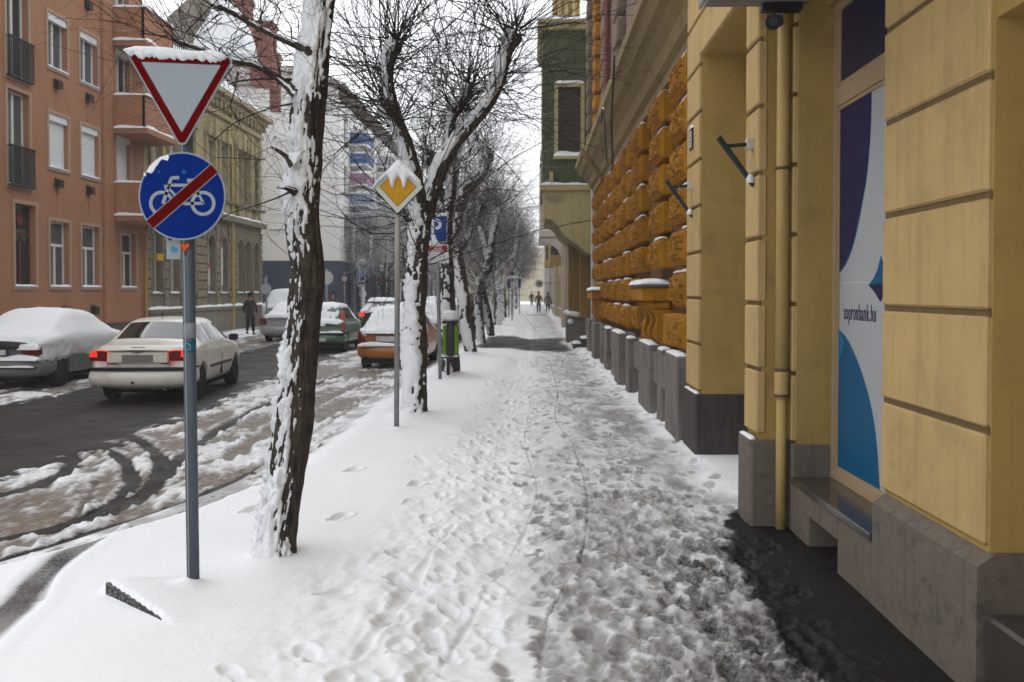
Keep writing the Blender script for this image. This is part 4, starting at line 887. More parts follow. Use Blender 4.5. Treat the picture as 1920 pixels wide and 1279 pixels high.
for c in gw:
    w = window(fl, c - .48, c + .48, 1.75, 4.25, oh, back=.26, style='I' if c < 46 else 'T')
    sp = MB(); n = 8
    for sgn in (-1, 1):
        arc = [(c + sgn * .48, 4.25)] + [(c + sgn * .48 * math.sin(t), 3.8 + .44 * math.cos(t)) for t in np.linspace(0.02, math.pi / 2, n)]
        sp.prism(arc, lambda u, z_, d: fl.p(u, z_, d), -.2, .003)
    sp.build('arch_filling', greybeige, oh)
    ar = MB(); t_ = np.linspace(0, math.pi, 13); o_ = [(c + .66 * math.cos(t), 3.8 + .62 * math.sin(t)) for t in t_]; i_ = [(c + .50 * math.cos(t), 3.8 + .46 * math.sin(t)) for t in t_[::-1]]
    ar.prism(o_ + i_, lambda u, z_, d: fl.p(u, z_, d), .004, .09); fbox(ar, fl, c - .66, c - .5, 1.75, 3.8, .004, .07); fbox(ar, fl, c + .5, c + .66, 1.75, 3.8, .004, .07); ar.build('arch_moulding', greybeige, oh)
    w = window(fl, c - .48, c + .48, 5.95, 8.35, oh, back=.24, style='T', lit=curtain if rng.random() < .35 else None)
    pe = MB(); fbox(pe, fl, c - .68, c - .5, 5.9, 8.5, .004, .12); fbox(pe, fl, c + .5, c + .68, 5.9, 8.5, .004, .12); fbox(pe, fl, c - .75, c + .75, 8.5, 8.66, .004, .22)
    pe.prism([(c - .78, 8.662), (c + .78, 8.662), (c + .3, 9.1), (c, 9.22), (c - .3, 9.1)], lambda u, z_, d: fl.p(u, z_, d), .004, .24); fbox(pe, fl, c - .16, c + .16, 8.45, 9.3, .245, .34)
    pe.build('pediment', beige, oh)
    ba = MB()
    for k in range(5): ba.lathe([(.05, 0), (.08, .18), (.04, .36), (.06, .5)], fl.p(c - .4 + k * .2, 5.3, .12), 6)
    ba.build('baluster', beige, oh)
blk = []
for v in range(3):
    blk.append(MB().cbox((0, -.5, -.16), (.075, .5, .16), .03).mesh('course_block', blockm))
zz = 1.35; row = 0
while zz < 4.9:
    edges = [yb0 + .05]
    spans = []; prev = yb0 + .05
    for c in gw + [None]:
        e = (c - .70) if c else yb1 - .02
        if e - prev > .25: spans.append((prev, e))
        prev = (c + .70) if c else e
    for a, b in spans:
        parts = 1 if (b - a) < .9 or row % 2 else 2
        for k in range(parts):
            u0, u1 = a + (b - a) * k / parts, a + (b - a) * (k + 1) / parts
            o = link('course_block', blk[rng.integers(3)], oh); o.location = Vector((FX + .004 + rng.uniform(0, .012), (u0 + u1) / 2, zz)) - oh.location; o.scale = (1, (u1 - u0 - .03), 1.0)
    zz += .36; row += 1
for k in range(15):   # quoins on the upper storey corner
    o = link('course_block', blk[0], oh); o.location = Vector((FX + .004, 50.55, 5.95 + k * .3)) - oh.location; o.scale = (1, .85 if k % 2 else .6, .82)
    o = link('course_block', blk[0], oh); o.location = Vector((FX + .004, 45.95, 5.95 + k * .3)) - oh.location; o.scale = (1, .5 if k % 2 else .36, .82)
for a in ((yb0, yb1 + .1, 5.0, 5.25, .30), (yb0, yb1 + .06, 5.82, 5.93, .24), (yb0, yb1 + .06, 9.55, 9.75, .16), (yb0, yb1 + .14, 10.2, 10.4, .35), (yb0, yb1 + .25, 10.402, 10.62, .62)):
    q = MB(); fbox(q, fl, *a[:4], .003, a[4]); q.build('cornice', greybeige if a[2] < 6 else beige, oh)
for k in range(26): q = MB(); fbox(q, fl, yb0 + .3 + k * .59, yb0 + .52 + k * .59, 9.9, 10.198, .003, .30); q.build('cornice_bracket', beige, oh)
for zz, n1 in ((1.14, .17), (5.25, .30), (10.62, .62)): q = MB(); snow_strip(q, fl, yb0 + .05, yb1, zz, n1 - .3, n1 - .005, .09, 70); q.build('ledge_snow', snow_m, oh, True)
rf = MB(); rf.prism([(.55, 10.63), (-11, 10.63), (-9, 14.0), (-3.4, 14.0)], lambda n_, z_, u: fl.p(u, z_, n_), yb0 - .0, yb1 + .2); rf.build('roof', mat('deep_roof_snow', (.3, .27, .25), .85, .2, 4, .3, 20, snow=.95), oh)
redbrick = mat('red_brick', (0.23, 0.095, 0.07), .9, .3, 7, .5, 25, snow=.12)
def brickstack(x0, x1, y0, y1, z0, z1, lab=None):
    q = MB(); q.box((x0, y0, z0), (x1, y1, z1)); q.cbox((x0 - .08, y0 - .08, z1 + .002), (x1 + .08, y1 + .08, z1 + .22), .02); q.build('chimney', redbrick, oh)
    s_ = MB(); s_.cbox((x0 - .07, y0 - .07, z1 + .222), (x1 + .07, y1 + .07, z1 + .34), .05); s_.build('chimney_snow', snow_m, oh, True)
brickstack(X(432, 47), X(466, 47), 47, 47.9, 12.6, Z(4, 47)); brickstack(X(468, 49), X(510, 49), 49, 50, 12, Z(50, 49)); brickstack(X(505, 50.6), X(522, 50.6), 50.6, 51.1, 11, Z(110, 50.6))
gab = [(X(a, 41), Z(b, 41)) for a, b in ((312, 34), (356, -6), (386, -6), (384, 12), (352, 58), (348, 82), (320, 80))]
MB().prism(gab, lambda p, q_, d: (p, d, q_), 41, 41.8).build('gable', mat('dull_stucco', (.22, .19, .16), .9, .3, 2, .3), oh)
dome = [(X(a, 45), Z(b, 45)) for a, b in ((348, 92), (354, 62), (366, 38), (384, 12), (398, -10), (420, -10), (436, 10), (452, 42), (462, 72), (468, 108))]
MB().prism(dome, lambda p, q_, d: (p, d, q_), 44.5, 46.5).build('dome_roof', snow_m, oh)
q = MB()
for k in range(14): u = yb0 + .4 + k * .24; fbox(q, fl, u, u + .03, 10.75, 11.55, .3, .33)
fbox(q, fl, yb0 + .3, yb0 + 3.8, 11.55, 11.6, .29, .34); q.build('roof_railing', iron, oh)
MB().tube([(FX + .14, 45.7, -.1), (FX + .14, 45.7, 10.2)], .07, 8).build('rain_pipe', mat('yellow_pipe', (.38, .26, .09), .5), oh)
for c, hh, cn in ((44.7, 1.2, (.55, .53, .52)), (42.9, .5, (.5, .45, .45))):
    q = MB(); fbox(q, fl, c - .2, c + .12, 2.1, 2.1 + hh * 1.4, -.10, -.05); q.build('banner', mat('banner_%.1f' % hh, cn, .6), oh)
    q = MB(); fbox(q, fl, c - .2, c + .12, 2.102 + hh * 1.4, 2.3 + hh * 1.4, -.10, -.05); q.build('banner_top', mat('banner_red', (.45, .07, .09), .6), oh)
q = MB(); fbox(q, fl, 36.25, 36.9, 2.95, 3.2, .12, .2); q.build('shop_sign', mat('sign_yellow', (.5, .27, .02), .6), oh)

# --- white modern block with navy base
whitew = mat('white_render', (0.80, 0.785, 0.77), .8, .06, 1.0, .1, 50, streak=.06)
navyb = mat('navy_base', (0.052, 0.062, 0.10), .7, .2, 3, .15)
wb = thing('white_modern_block', (-13, 60, 0), 'white modern block of flats with navy base and blank end wall', 'building')
WY, WX = 55.0, -10.75; we = Fr((0, WY, 0), (1, 0, 0), (0, -1, 0)); ws = Fr((WX, WY, 0), (0, 1, 0), (1, 0, 0))
zb = Z(489, WY); q = MB()
wo = (X(505, WY), X(545, WY), Z(429, WY), Z(402, WY)); wall_grid(q, we, -24, WX, zb, 13.2, [wo], .3)
s_ops = [(1.5 + 3.1 * k + s, 2.7 + 3.1 * k + s, z0, z0 + 1.6) for k in range(12) for s in (0,) for z0 in (4.6, 7.4, 10.2)]
wall_grid(q, ws, 0, 40, zb, 12.4, s_ops, .2); box_shell(q, ws, 0.03, 40, 0, 12.4, 13); q.build('wall', whitew, wb)
window(we, *wo, wb, back=.28, style='I'); 
for o in s_ops: window(ws, *o, wb, back=.19, style='I')
q = MB(); fbox(q, we, -24, WX + .04, -.2, zb, -1, .05)
sh = [(1.0 + 3.1 * k, 3.3 + 3.1 * k, .5, 2.9) for k in range(12)]; wall_grid(q, Fr((WX + .042, WY, 0), (0, 1, 0), (1, 0, 0)), 0, 40, -.2, zb, sh, .3); q.build('base', navyb, wb)
for o in sh: window(ws, *o, wb, back=.25, style='I', fm=mat('grey_blue_frame', (.17, .2, .26), .5), snow=False)
q = MB(); q.prism([(-24, 13.2), (WX + .4, 13.2), (WX - 1.5, 14.2), (-24, 14.2)], lambda p, q_, d: (p, d, q_), WY - .3, WY + 40); q.build('roof', mat('deep_roof_snow', (.3, .27, .25), .85, .2, 4, .3, 20, snow=.95), wb)
bal_m = [mat('balcony_blue', (.055, .12, .30), .6, .2, 6), mat('balcony_blue', (.055, .12, .30)), mat('balcony_lilac', (.30, .17, .27), .6, .2, 6), mat('balcony_blue_snowy', (.22, .28, .40), .6, .3, 9), mat('balcony_blue_snowy', (.22, .28, .40))]
for yy in (58.0, 68.0, 78.0):
    for k, (py0, py1) in enumerate(((250, 270), (288, 307), (325, 345), (363, 383), (402, 420))):
        z0, z1 = Z(py1, 58), Z(py0, 58)
        b = MB(); b.box((WX + .05, yy, z0 - .12), (WX + 1.05, yy + 2.6, z0)); b = b.build('balcony', whitew, wb)
        q = MB(); q.box((WX + .06, yy - .01, z0 + .002), (WX + 1.05, yy + .04, z1)); q.box((WX + 1.0, yy + .042, z0 + .002), (WX + 1.05, yy + 2.6, z1)); q.build('parapet', bal_m[k] if yy < 60 else mat('balcony_pale', (.36, .37, .40), .7, .3, 6), b)
        q = MB(); snow_strip(q, Fr((WX, yy, z1), (1, 0, 0), (0, -1, 0)), .06, 1.05, 0, -.05, .015, .08, 6); q.build('balcony_snow', snow_m, b, True)
far_house('grey_tenement', -10.6, 1, 95.3, 118, 11.0, far_cols[1], 'grey tenement beyond the white block on the left', detail=False)
far_house('rose_tenement', -10.6, 1, 118.3, 146, 12.5, far_cols[3], 'dull rose tenement at the hazy left end of the street', detail=False)
t, fr_ = far_house('street_end_house', -12, 1, 172, 172.5, 9, far_cols[2], 'pale house closing the street in the far haze', wn=1, D=6, roof=False, detail=False)
q = MB(); q.box((-30, 173, -.2), (30, 185, 9.5)); q.build('wall', MATS['stucco_sand'], t)
# ================================================================== TREES
def bark_mat():
    m = bpy.data.materials.new('lime_bark'); m.use_nodes = True; nt = m.node_tree; b = nt.nodes['Principled BSDF']
    P = nt.nodes.new('ShaderNodeNewGeometry').outputs['Position']
    n1 = noise(nt, mapv(nt, P, (26, 26, 9)), 1.0, 6, .7); n2 = noise(nt, P, 2.2, 5)
    c = mix(nt, ramp(nt, n1, .3, .7), (0.008, 0.006, 0.005, 1), (0.078, 0.059, 0.046, 1))
    c = mix(nt, mth(nt, 'MULTIPLY', ramp(nt, n2, .54, .72), .45), c, (0.050, 0.042, 0.018, 1))
    nt.links.new(c, b.inputs['Base Color']); b.inputs['Roughness'].default_value = .85; b.inputs['Specular IOR Level'].default_value = .25
    bn = nt.nodes.new('ShaderNodeBump'); bn.inputs['Strength'].default_value = .8; bn.inputs['Distance'].default_value = .02
    nt.links.new(n1, bn.inputs['Height']); nt.links.new(bn.outputs[0], b.inputs['Normal']); return m
bark = bark_mat()
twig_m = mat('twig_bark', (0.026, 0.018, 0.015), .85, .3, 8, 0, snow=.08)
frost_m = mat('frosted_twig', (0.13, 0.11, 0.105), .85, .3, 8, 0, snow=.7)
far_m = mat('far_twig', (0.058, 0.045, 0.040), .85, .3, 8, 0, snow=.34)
def spline(keys, n):
    """keys: x,y,z,r -> dense points and radii"""
    k = np.array(keys, float); q = smooth_pl(k, max(2, int(n / max(1, len(k) - 1)))); return q[:, :3], np.maximum(q[:, 3], .004)
def limb(keys, n, ring, parent, name, seed, snowdir=(-.72, -.70, 0), thr=.35, thick=.045, flare=0.0, amp=.10, knob=None, snow_amt=1.0, base=None, lump=1.0, thr_f=None):
    pts, rad = spline(keys, n)
    s = np.concatenate([[0], np.cumsum(np.linalg.norm(np.diff(pts, axis=0), axis=1))])
    rad = rad * (1 + .10 * (vn2(s * 2.6, s * 0, seed) - .5) * 2)
    if flare: rad = rad * (1 + flare * np.exp(-s / .16))
    if knob: rad = rad * (1 + knob * np.exp(-((s - s[-1] + rad[-1]) / (rad[-1] * 1.3)) ** 2))
    g, nr = tube_grid(pts, rad, ring); a = np.arange(ring) * 2 * math.pi / ring
    ca, sa = np.cos(a)[None], np.sin(a)[None]; S = s[:, None]; f = 0.16 / max(.03, rad.mean())
    rdg = np.abs(2 * fbm3(ca * 3.2, sa * 3.2, S * 2.2 * f ** .5, 3, seed) - 1); det = fbm3(ca * 6, sa * 6, S * 9, 3, seed + 5) - .5
    lob = fbm3(ca * .9, sa * .9, S * 1.1, 2, seed + 9) - .5
    r = rad[:, None] * (1 + amp * (rdg - .35) + amp * .7 * det + .30 * lob * lump)
    V = pts[:, None, :] + nr * r[..., None]
    if flare:
        root = np.exp(-S / .22) * (.35 * np.cos(a * 3 + seed)[None] + .3 * np.cos(a * 5 + 1)[None]) * flare * 2; V = V + nr * (root * rad[:, None])[..., None]
    Fq = grid_faces(len(pts), ring, True); V2 = np.vstack([V.reshape(-1, 3), pts[-1:]]); m_ = len(pts)
    end = np.array([[(m_ - 1) * ring + j, (m_ - 1) * ring + (j + 1) % ring, len(V2) - 1, len(V2) - 1] for j in range(ring)])
    off = np.array(wloc(parent)); me = np_mesh(name, V2 - off, np.vstack([Fq, end[:, :3].repeat(1, 0)[:, [0, 1, 2, 2]]]), bark, True); ob = link(name, me, parent)
    if snow_amt > 0:
        sdv = np.array(snowdir) / np.linalg.norm(snowdir)
        dt = nr @ sdv; up = nr[..., 2]; steep = np.abs(np.gradient(pts, axis=0)[:, 2] / (np.linalg.norm(np.gradient(pts, axis=0), axis=1) + 1e-9))[:, None]
        expo = steep * dt + (1 - steep) * (1.15 * up + .25 * dt)
        ns = fbm3(ca * 1.8, sa * 1.8, S * 2.3, 4, seed + 20) - .5; ns2 = fbm3(ca * 7, sa * 7, S * 9, 3, seed + 30) - .5
        gate = vn2(S * 1.4 + seed, S * 0, 77) - .5
        ns3 = fbm3(ca * 16, sa * 16, S * 26, 3, seed + 60) - .5
        thv = thr if thr_f is None else (thr + np.interp(s, [q[0] for q in thr_f], [q[1] for q in thr_f]))[:, None]
        mk = expo - thv + ns * 1.1 + ns2 * 1.35 + ns3 * 1.1 + gate * .6
        if base is not None: mk = mk + base * np.exp(-S / .35)
        th = thick * sst(-.02, .6, mk) * (1 + .5 * ns + .4 * ns2 + .55 * ns3); k = sst(-.03, .07, mk)
        rs = np.where(k > 0.001, r * (1 - .16 * (1 - k)) + th * k - .004, r * .82)
        Vs = pts[:, None, :] + nr * rs[..., None]; Vs[..., 2] += th * .15
        vis = (k > 0.0005); fv = vis.reshape(-1)[Fq].any(1)
        if fv.any(): link('snow_cover', np_mesh('snow_cover', Vs.reshape(-1, 3) - off, Fq[fv], snow_m, True), parent)
    return pts, rad
def twig_mesh(origins, per, seed, lmin=.8, lmax=2.3, r0=.009, up=.35, subs=5, K=7, sub_len=(.3, .8), mtl=None, droop=.12, wild=.5):
    """thousands of fine shoots as one mesh: origins = (point, outward dir)"""
    g = np.random.default_rng(seed); P0, D0, L, R0 = [], [], [], []
    for o, d in origins:
        n = per; v = g.normal(size=(n, 3)); v /= np.linalg.norm(v, axis=1)[:, None]; v = v * 1.0 + np.array(d) * .75 + np.array((0, 0, up)); v /= np.linalg.norm(v, axis=1)[:, None]
        P0.append(np.array(o)[None] + v * .03); D0.append(v); L.append(g.uniform(lmin, lmax, n) * (.6 + .4 * np.clip(v[:, 2] + .6, 0, 1))); R0.append(np.full(n, r0) * g.uniform(.6, 1.25, n))
    P0, D0, L, R0 = np.vstack(P0), np.vstack(D0), np.hstack(L), np.hstack(R0)
    def grow(P0, D0, L, R0, bend):
        n = len(P0); t = np.linspace(0, 1, K); B = g.normal(size=(n, 3)) * bend; B[:, 2] += g.choice([-1.0, .7, .7], n) * droop * 2
        W1 = g.normal(size=(n, 3)) * .06; W2 = g.normal(size=(n, 3)) * .05
        pts = P0[:, None] + L[:, None, None] * (D0[:, None] * t[None, :, None] + B[:, None] * (t ** 2)[None, :, None] * .5 + W1[:, None] * np.sin(t * 7)[None, :, None] * .6 + W2[:, None] * np.sin(t * 13 + 1)[None, :, None] * .4)
        return pts, R0[:, None] * (1 - .72 * t)[None]
    pts, rad = grow(P0, D0, L, R0, wild); allp, allr = [pts], [rad]
    if subs:
        n = len(P0); i = np.repeat(np.arange(n), subs); tk = g.uniform(.25, .95, n * subs); fi = tk * (K - 1); i0 = np.minimum(fi.astype(int), K - 2); fr = (fi - i0)[:, None]
        q = pts[i, i0] * (1 - fr) + pts[i, i0 + 1] * fr; tg = pts[i, i0 + 1] - pts[i, i0]; tg /= np.linalg.norm(tg, axis=1)[:, None] + 1e-9
        v = tg * .8 + g.normal(size=(n * subs, 3)) * .55 + np.array((0, 0, .12)); v /= np.linalg.norm(v, axis=1)[:, None]
        p2, r2 = grow(q, v, g.uniform(*sub_len, n * subs), rad[i, i0] * .62, wild * .9); allp.append(p2); allr.append(r2)
    pts, rad = np.vstack(allp), np.vstack(allr); n = len(pts)
    T = np.gradient(pts, axis=1); T /= np.linalg.norm(T, axis=2)[..., None] + 1e-9; ref = np.where(np.abs(T[..., :1]) < .8, np.array([1.0, 0, 0]), np.array([0, 1.0, 0]))
    U = np.cross(T, ref); U /= np.linalg.norm(U, axis=2)[..., None] + 1e-9; Wv = np.cross(T, U)
    V = np.stack([pts + (U * math.cos(a) + Wv * math.sin(a)) * rad[..., None] for a in (0.5, 2.594, 4.689)], 2)   # n,K,3,3
    f1 = grid_faces(K, 3, True); Fq = (f1[None] + (np.arange(n) * K * 3)[:, None, None]).reshape(-1, 4)
    return V.reshape(-1, 3), Fq
def twigs(parent, origins, per, seed, mtl=None, **kw):
    V, Fq = twig_mesh(origins, per, seed, **kw); o = link('twigs', np_mesh('twigs', V - np.array(wloc(parent)), Fq, mtl or twig_m, False), parent); o['kind'] = 'stuff'; return o
def along(pts, t0, t1, n, g, spread=.6):
    out = []
    for _ in range(n):
        i = int(g.uniform(t0, t1) * (len(pts) - 1)); i = min(i, len(pts) - 2); T = pts[i + 1] - pts[i]; T /= np.linalg.norm(T); v = g.normal(size=3); v -= T * v.dot(T); v /= np.linalg.norm(v); out.append((pts[i] + v * .03, v * spread + T * .3))
    return out
TG = np.random.default_rng(5)
def pxkeys(lst, d0):  # (px, py, radius_px, depth offset)
    out = []
    for px, py, r, *dd in lst:
        d = d0 + (dd[0] if dd else 0); out.append((*W(px, py, d), r * d / F))
    return out

# T1: big leaning lime beside the give-way sign
D = 6.3; t1 = thing('street_tree', (X(512, D), D, 0), 'large lime trunk plastered with wet snow right behind the give way sign', 'tree', 'pollarded limes along the pavement')
k1 = pxkeys([(a, b, c * .84) for a, b, c in [(510, 1090, 45), (514, 1000, 41), (530, 900, 41), (546, 800, 41), (556, 700, 39), (566, 600, 36), (573, 500, 35), (565, 420, 38), (568, 320, 38), (577, 200, 36), (590, 100, 32), (602, 0, 29), (612, -120, 28), (618, -230, 27)]], D)
p1, r1 = limb(k1, 420, 84, t1, 'trunk', 3, thr=.66, thick=.034, flare=.34, amp=.20, base=.3, lump=.8, snowdir=(-.36, -.93, 0), thr_f=[(0, -.1), (.4, .05), (.9, .1), (1.3, .16), (1.9, .26), (2.1, .2), (2.3, -.05), (2.55, -.3), (2.8, .1), (2.95, .45), (3.1, .1), (3.3, -.25), (3.8, -.2)])
l = [limb(pxkeys(q, D), 60, 24, t1, 'limb', 12 + i, thr=.25, thick=.04, amp=.1, knob=.4) for i, q in enumerate((
    [(617, -215, 24), (560, -330, 19, .1), (500, -420, 17, .2), (470, -520, 15, .3)], [(618, -220, 24), (690, -350, 18, .3), (740, -470, 15, .6)], [(618, -225, 20), (640, -380, 15, -.5), (630, -540, 12, -.9)]))]
bp = []
for i, q in enumerate(([(556, 178, 11), (538, 160, 9), (510, 140, 7), (475, 122, 6.2), (440, 116, 5.6), (405, 104, 5), (365, 90, 4.2), (335, 80, 3.6), (321, 73, 3.0)],
          [(588, 102, 10), (560, 88, 7), (520, 70, 5.4), (470, 44, 4.8), (430, 22, 4.2), (396, 10, 3.8)],
          [(552, 305, 13, -.08), (538, 292, 7, -.1), (520, 280, 5, -.12), (506, 274, 3, -.13)], [(552, 360, 9, -.05), (535, 352, 5, -.1), (518, 350, 3, -.12)], [(542, 360, 2.4, -.1), (515, 372, 1.7, -.1), (480, 384, 1.4, 0), (430, 400, 1.2, .2), (400, 418, .9, .3)],
          [(548, 150, 3), (500, 148, 2.2, .1), (450, 152, 1.8, .1), (428, 158, 1.3, .2)], [(548, 195, 2), (500, 205, 1.5), (440, 230, 1.2), (400, 262, .9)])):
    p_, r_ = limb(pxkeys(q, D - .1), 40, 12, t1, 'branch', 40 + i, thr=.1 if i == 2 else .45, thick=.045 if i == 2 else .008, amp=.08, snow_amt=1 if i < 4 else 0); bp.append(p_)
og = along(bp[0], .15, 1, 9, TG) + along(bp[1], .15, 1, 10, TG); twigs(t1, og, 4, 101, r0=.0042, lmin=.35, lmax=1.25, subs=4, wild=.8, droop=.05)
og = sum([along(q[0], .55, 1, 9, TG) for q in l], []) + [(q[0][-1], (0, 0, .4)) for q in l]; twigs(t1, og, 12, 103, r0=.007, lmin=.8, lmax=2.4, subs=4, up=-.05, droop=.2)
og = along(p1, .45, .9, 7, TG, 1.0); twigs(t1, og, 3, 104, r0=.0035, lmin=.4, lmax=1.1, subs=3, wild=.9)

def fork_tree(base, d, label, trunk, limbs, seed, per=15, ring=30, rows=140, thr=.3, extra=None, frost=False, **kw):
    t = thing('street_tree', (base[0], base[1], 0), label, 'tree', 'pollarded limes along the pavement')
    kn = []
    p, r = limb(pxkeys(trunk, d), rows, ring, t, 'trunk', seed, thr=thr + .28, thick=.045, flare=.2, amp=.15, base=.4, lump=.8, snowdir=(-.45, -.89, 0))
    og = along(p, .6, 1, 3, TG)
    for i, q in enumerate(limbs):
        p, r = limb(pxkeys(q, d), 70, max(12, ring - 8), t, 'limb', seed + 3 + i, thr=.46, thick=.05, amp=.16, knob=.55); og += [(p[-1], (p[-1] - p[-6]) / np.linalg.norm(p[-1] - p[-6]) * .5)] * 2 + along(p, .5, .97, 3, TG, .8)
    twigs(t, og, per, seed + 50, **kw); return t
d = 13.5
fork_tree((X(778, d), d), d, 'lime with plastered white trunk forking right behind the yellow diamond sign',
    [(777, 800, 23), (778, 720, 21), (778, 620, 20), (781, 520, 19), (786, 450, 20), (792, 400, 21)],
    [[(788, 408, 17), (775, 330, 15), (760, 270, 14), (740, 222, 13), (722, 192, 13)], [(745, 232, 11), (733, 180, 11), (728, 140, 10), (736, 100, 11), (745, 80, 9)],
     [(798, 402, 17, .1), (818, 340, 14, .1), (840, 290, 13, .15), (878, 242, 13, .2), (915, 198, 12, .2), (938, 150, 12, .2), (948, 110, 11, .2), (966, 66, 11, .2)], [(842, 290, 9, .2), (848, 230, 7, .6), (880, 170, 7, .9)]], 200, per=20, r0=.0090, lmin=1.2, lmax=3.4, subs=5, wild=.38)
d = 20.6
fork_tree((X(845, d), d), d, 'lime holding the green litter bin on its trunk',
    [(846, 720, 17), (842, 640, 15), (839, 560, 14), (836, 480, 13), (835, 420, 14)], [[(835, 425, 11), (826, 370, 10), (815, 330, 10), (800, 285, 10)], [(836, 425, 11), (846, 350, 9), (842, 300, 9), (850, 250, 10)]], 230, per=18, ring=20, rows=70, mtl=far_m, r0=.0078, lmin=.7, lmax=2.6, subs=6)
d = 27.0
fork_tree((X(884, d), d), d, 'dark lime with a long crooked limb, between the litter bin and the thawed patch',
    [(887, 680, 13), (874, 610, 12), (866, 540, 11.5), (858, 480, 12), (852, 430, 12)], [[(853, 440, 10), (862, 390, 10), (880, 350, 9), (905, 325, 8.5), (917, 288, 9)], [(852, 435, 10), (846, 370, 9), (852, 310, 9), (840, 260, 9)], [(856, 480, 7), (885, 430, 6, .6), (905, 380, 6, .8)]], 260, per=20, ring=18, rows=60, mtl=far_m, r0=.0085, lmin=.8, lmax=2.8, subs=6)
d = 33.5
fork_tree((X(906, d), d), d, 'lime with a bent elbow and two legs of trunk beside the thawed patch',
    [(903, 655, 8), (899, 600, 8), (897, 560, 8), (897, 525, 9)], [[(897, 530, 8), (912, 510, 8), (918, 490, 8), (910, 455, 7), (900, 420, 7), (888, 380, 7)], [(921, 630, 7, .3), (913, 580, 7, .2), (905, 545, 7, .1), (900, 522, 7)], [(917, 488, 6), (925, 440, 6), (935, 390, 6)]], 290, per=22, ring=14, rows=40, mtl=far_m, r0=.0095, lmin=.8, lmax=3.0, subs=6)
# the far trees: three moulds, copied
def pollard(label, seed, group, mtl=None, h=2.9, per=20, r0=.011, H=5.8):
    g = np.random.default_rng(seed); t = thing('street_tree', (0, 0, 0), label, 'tree', group)
    p, r = limb([(0, 0, -.1, .19), (g.normal(0, .05), 0, h * .5, .16), (g.normal(0, .12), g.normal(0, .1), h, .17)], 24, 12, t, 'trunk', seed, thr=.2, thick=.06, flare=.2); og = []
    for k in range(4):
        a = k * 1.57 + g.uniform(-.5, .5); s = g.uniform(.55, 1.0); e = np.array((math.cos(a) * 1.1 * s, math.sin(a) * 1.1 * s, 0)); q = p[-1]
        P, r = limb([(*(q - (0, 0, .1)), .12), (*(q + e * .55 + (0, 0, .5)), .095), (*(q + e * .9 + (0, 0, 1.1)), .085), (*(q + e * 1.05 + (g.normal(0, .2), 0, (H - h) * g.uniform(.7, 1.05))), .08)], 24, 10, t, 'limb', seed + k, thr=.15, thick=.06, knob=.6)
        og += [(P[-1], (0, 0, .4))] * 2 + along(P, .4, 1, 4, g)
    twigs(t, og, per, seed + 9, mtl=mtl, r0=r0, lmin=.9, lmax=2.8, subs=6, K=6); return t
GF = 'bare limes receding along the right pavement'
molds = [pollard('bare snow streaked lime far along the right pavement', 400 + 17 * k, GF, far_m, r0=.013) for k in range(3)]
fy_ = [43.5, 51, 58.5, 66, 73.5, 81, 89, 97, 106, 116, 127]
for i, yy in enumerate(fy_):
    t = molds[i] if i < 3 else copy_tree(molds[i % 3]); t.location = (-1.85 + rng.normal(0, .1), yy, .0); t.rotation_euler.z = rng.uniform(0, 6.28); t['label'] = ('lime with snow streaked trunk, first beyond the two legged lime', 'lime with snow streaked trunk, second beyond the two legged lime', 'lime with snow streaked trunk, third beyond the two legged lime')[i] if i < 3 else 'bare snow streaked lime far along the right pavement'
GL = 'frosted limes along the far pavement'
ml = [pollard('frosted bare lime on the far side of the road', 500 + 13 * k, GL, frost_m, r0=.014, per=26) for k in range(2)]
for i, (xx, yy) in enumerate(((-10.0, 58), (-9.9, 66), (-9.9, 73), (-9.9, 81), (-10, 89), (-10, 98), (-10, 108), (-10, 120))):
    t = ml[i] if i < 2 else copy_tree(ml[i % 2]); t.location = (xx, yy, 0); t.rotation_euler.z = rng.uniform(0, 6.28); t.scale = (1.0,) * 3; t['label'] = 'frosted bare lime on the far side of the road'
# ================================================================== SIGNS
steel = mat('galvanised_steel', (0.22, 0.225, 0.23), .45, .2, 14, .05, metal=.35, stain=(.12, .11, .10, 1), stain_amt=.3)
blue_steel = mat('blue_grey_post', (0.085, 0.105, 0.13), .5, .15, 6, .06, metal=.2)
s_white_shaded = mat('sign_white_shaded', (0.27, 0.30, 0.325), .6, .05, 3, .02, spec=.08); s_red = mat('sign_red', (0.092, 0.0006, 0.0008), .7, .12, 5, .02, spec=.03)  # sign white greyed to imitate faces turned away from the light
s_blue = mat('sign_blue', (0.0008, 0.017, 0.155), .7, .08, 4, .02, spec=.03); s_yel = mat('sign_yellow_face', (0.50, 0.25, 0.006), .6, .06, 4, .02, spec=.2)
s_cream = mat('sign_cream', (0.52, 0.53, 0.46), .5, .06, 4, .02); s_black = mat('sign_black', (.012, .012, .013), .5, .1); s_back = mat('sign_back', (.33, .34, .35), .5, .1, 5)
def rpoly(pts, r, n=5):
    out = []; k = len(pts)
    for i in range(k):
        p, a, b = (np.array(pts[j % k], float) for j in (i, i - 1, i + 1)); u, v = (a - p) / np.linalg.norm(a - p), (b - p) / np.linalg.norm(b - p)
        h = math.acos(np.clip(u.dot(v), -1, 1)) / 2; L = r / math.tan(h); c = p + (u + v) / np.linalg.norm(u + v) * r / math.sin(h)
        s, e = p + u * L - c, p + v * L - c
        for t in np.linspace(0, 1, n + 1):
            w = s * (1 - t) + e * t; out.append(tuple(c + w / np.linalg.norm(w) * r))
    return out
def face(name, poly, d0, d1, m, parent, fnv=None): return MB().prism(poly, fnv or (lambda p, q, d: (p, d, q)), d0, d1).build(name, m, parent)
def disc_poly(cx, cz, r, n=48): return [(cx + r * math.cos(t), cz + r * math.sin(t)) for t in np.linspace(0, 2 * math.pi, n, endpoint=False)]
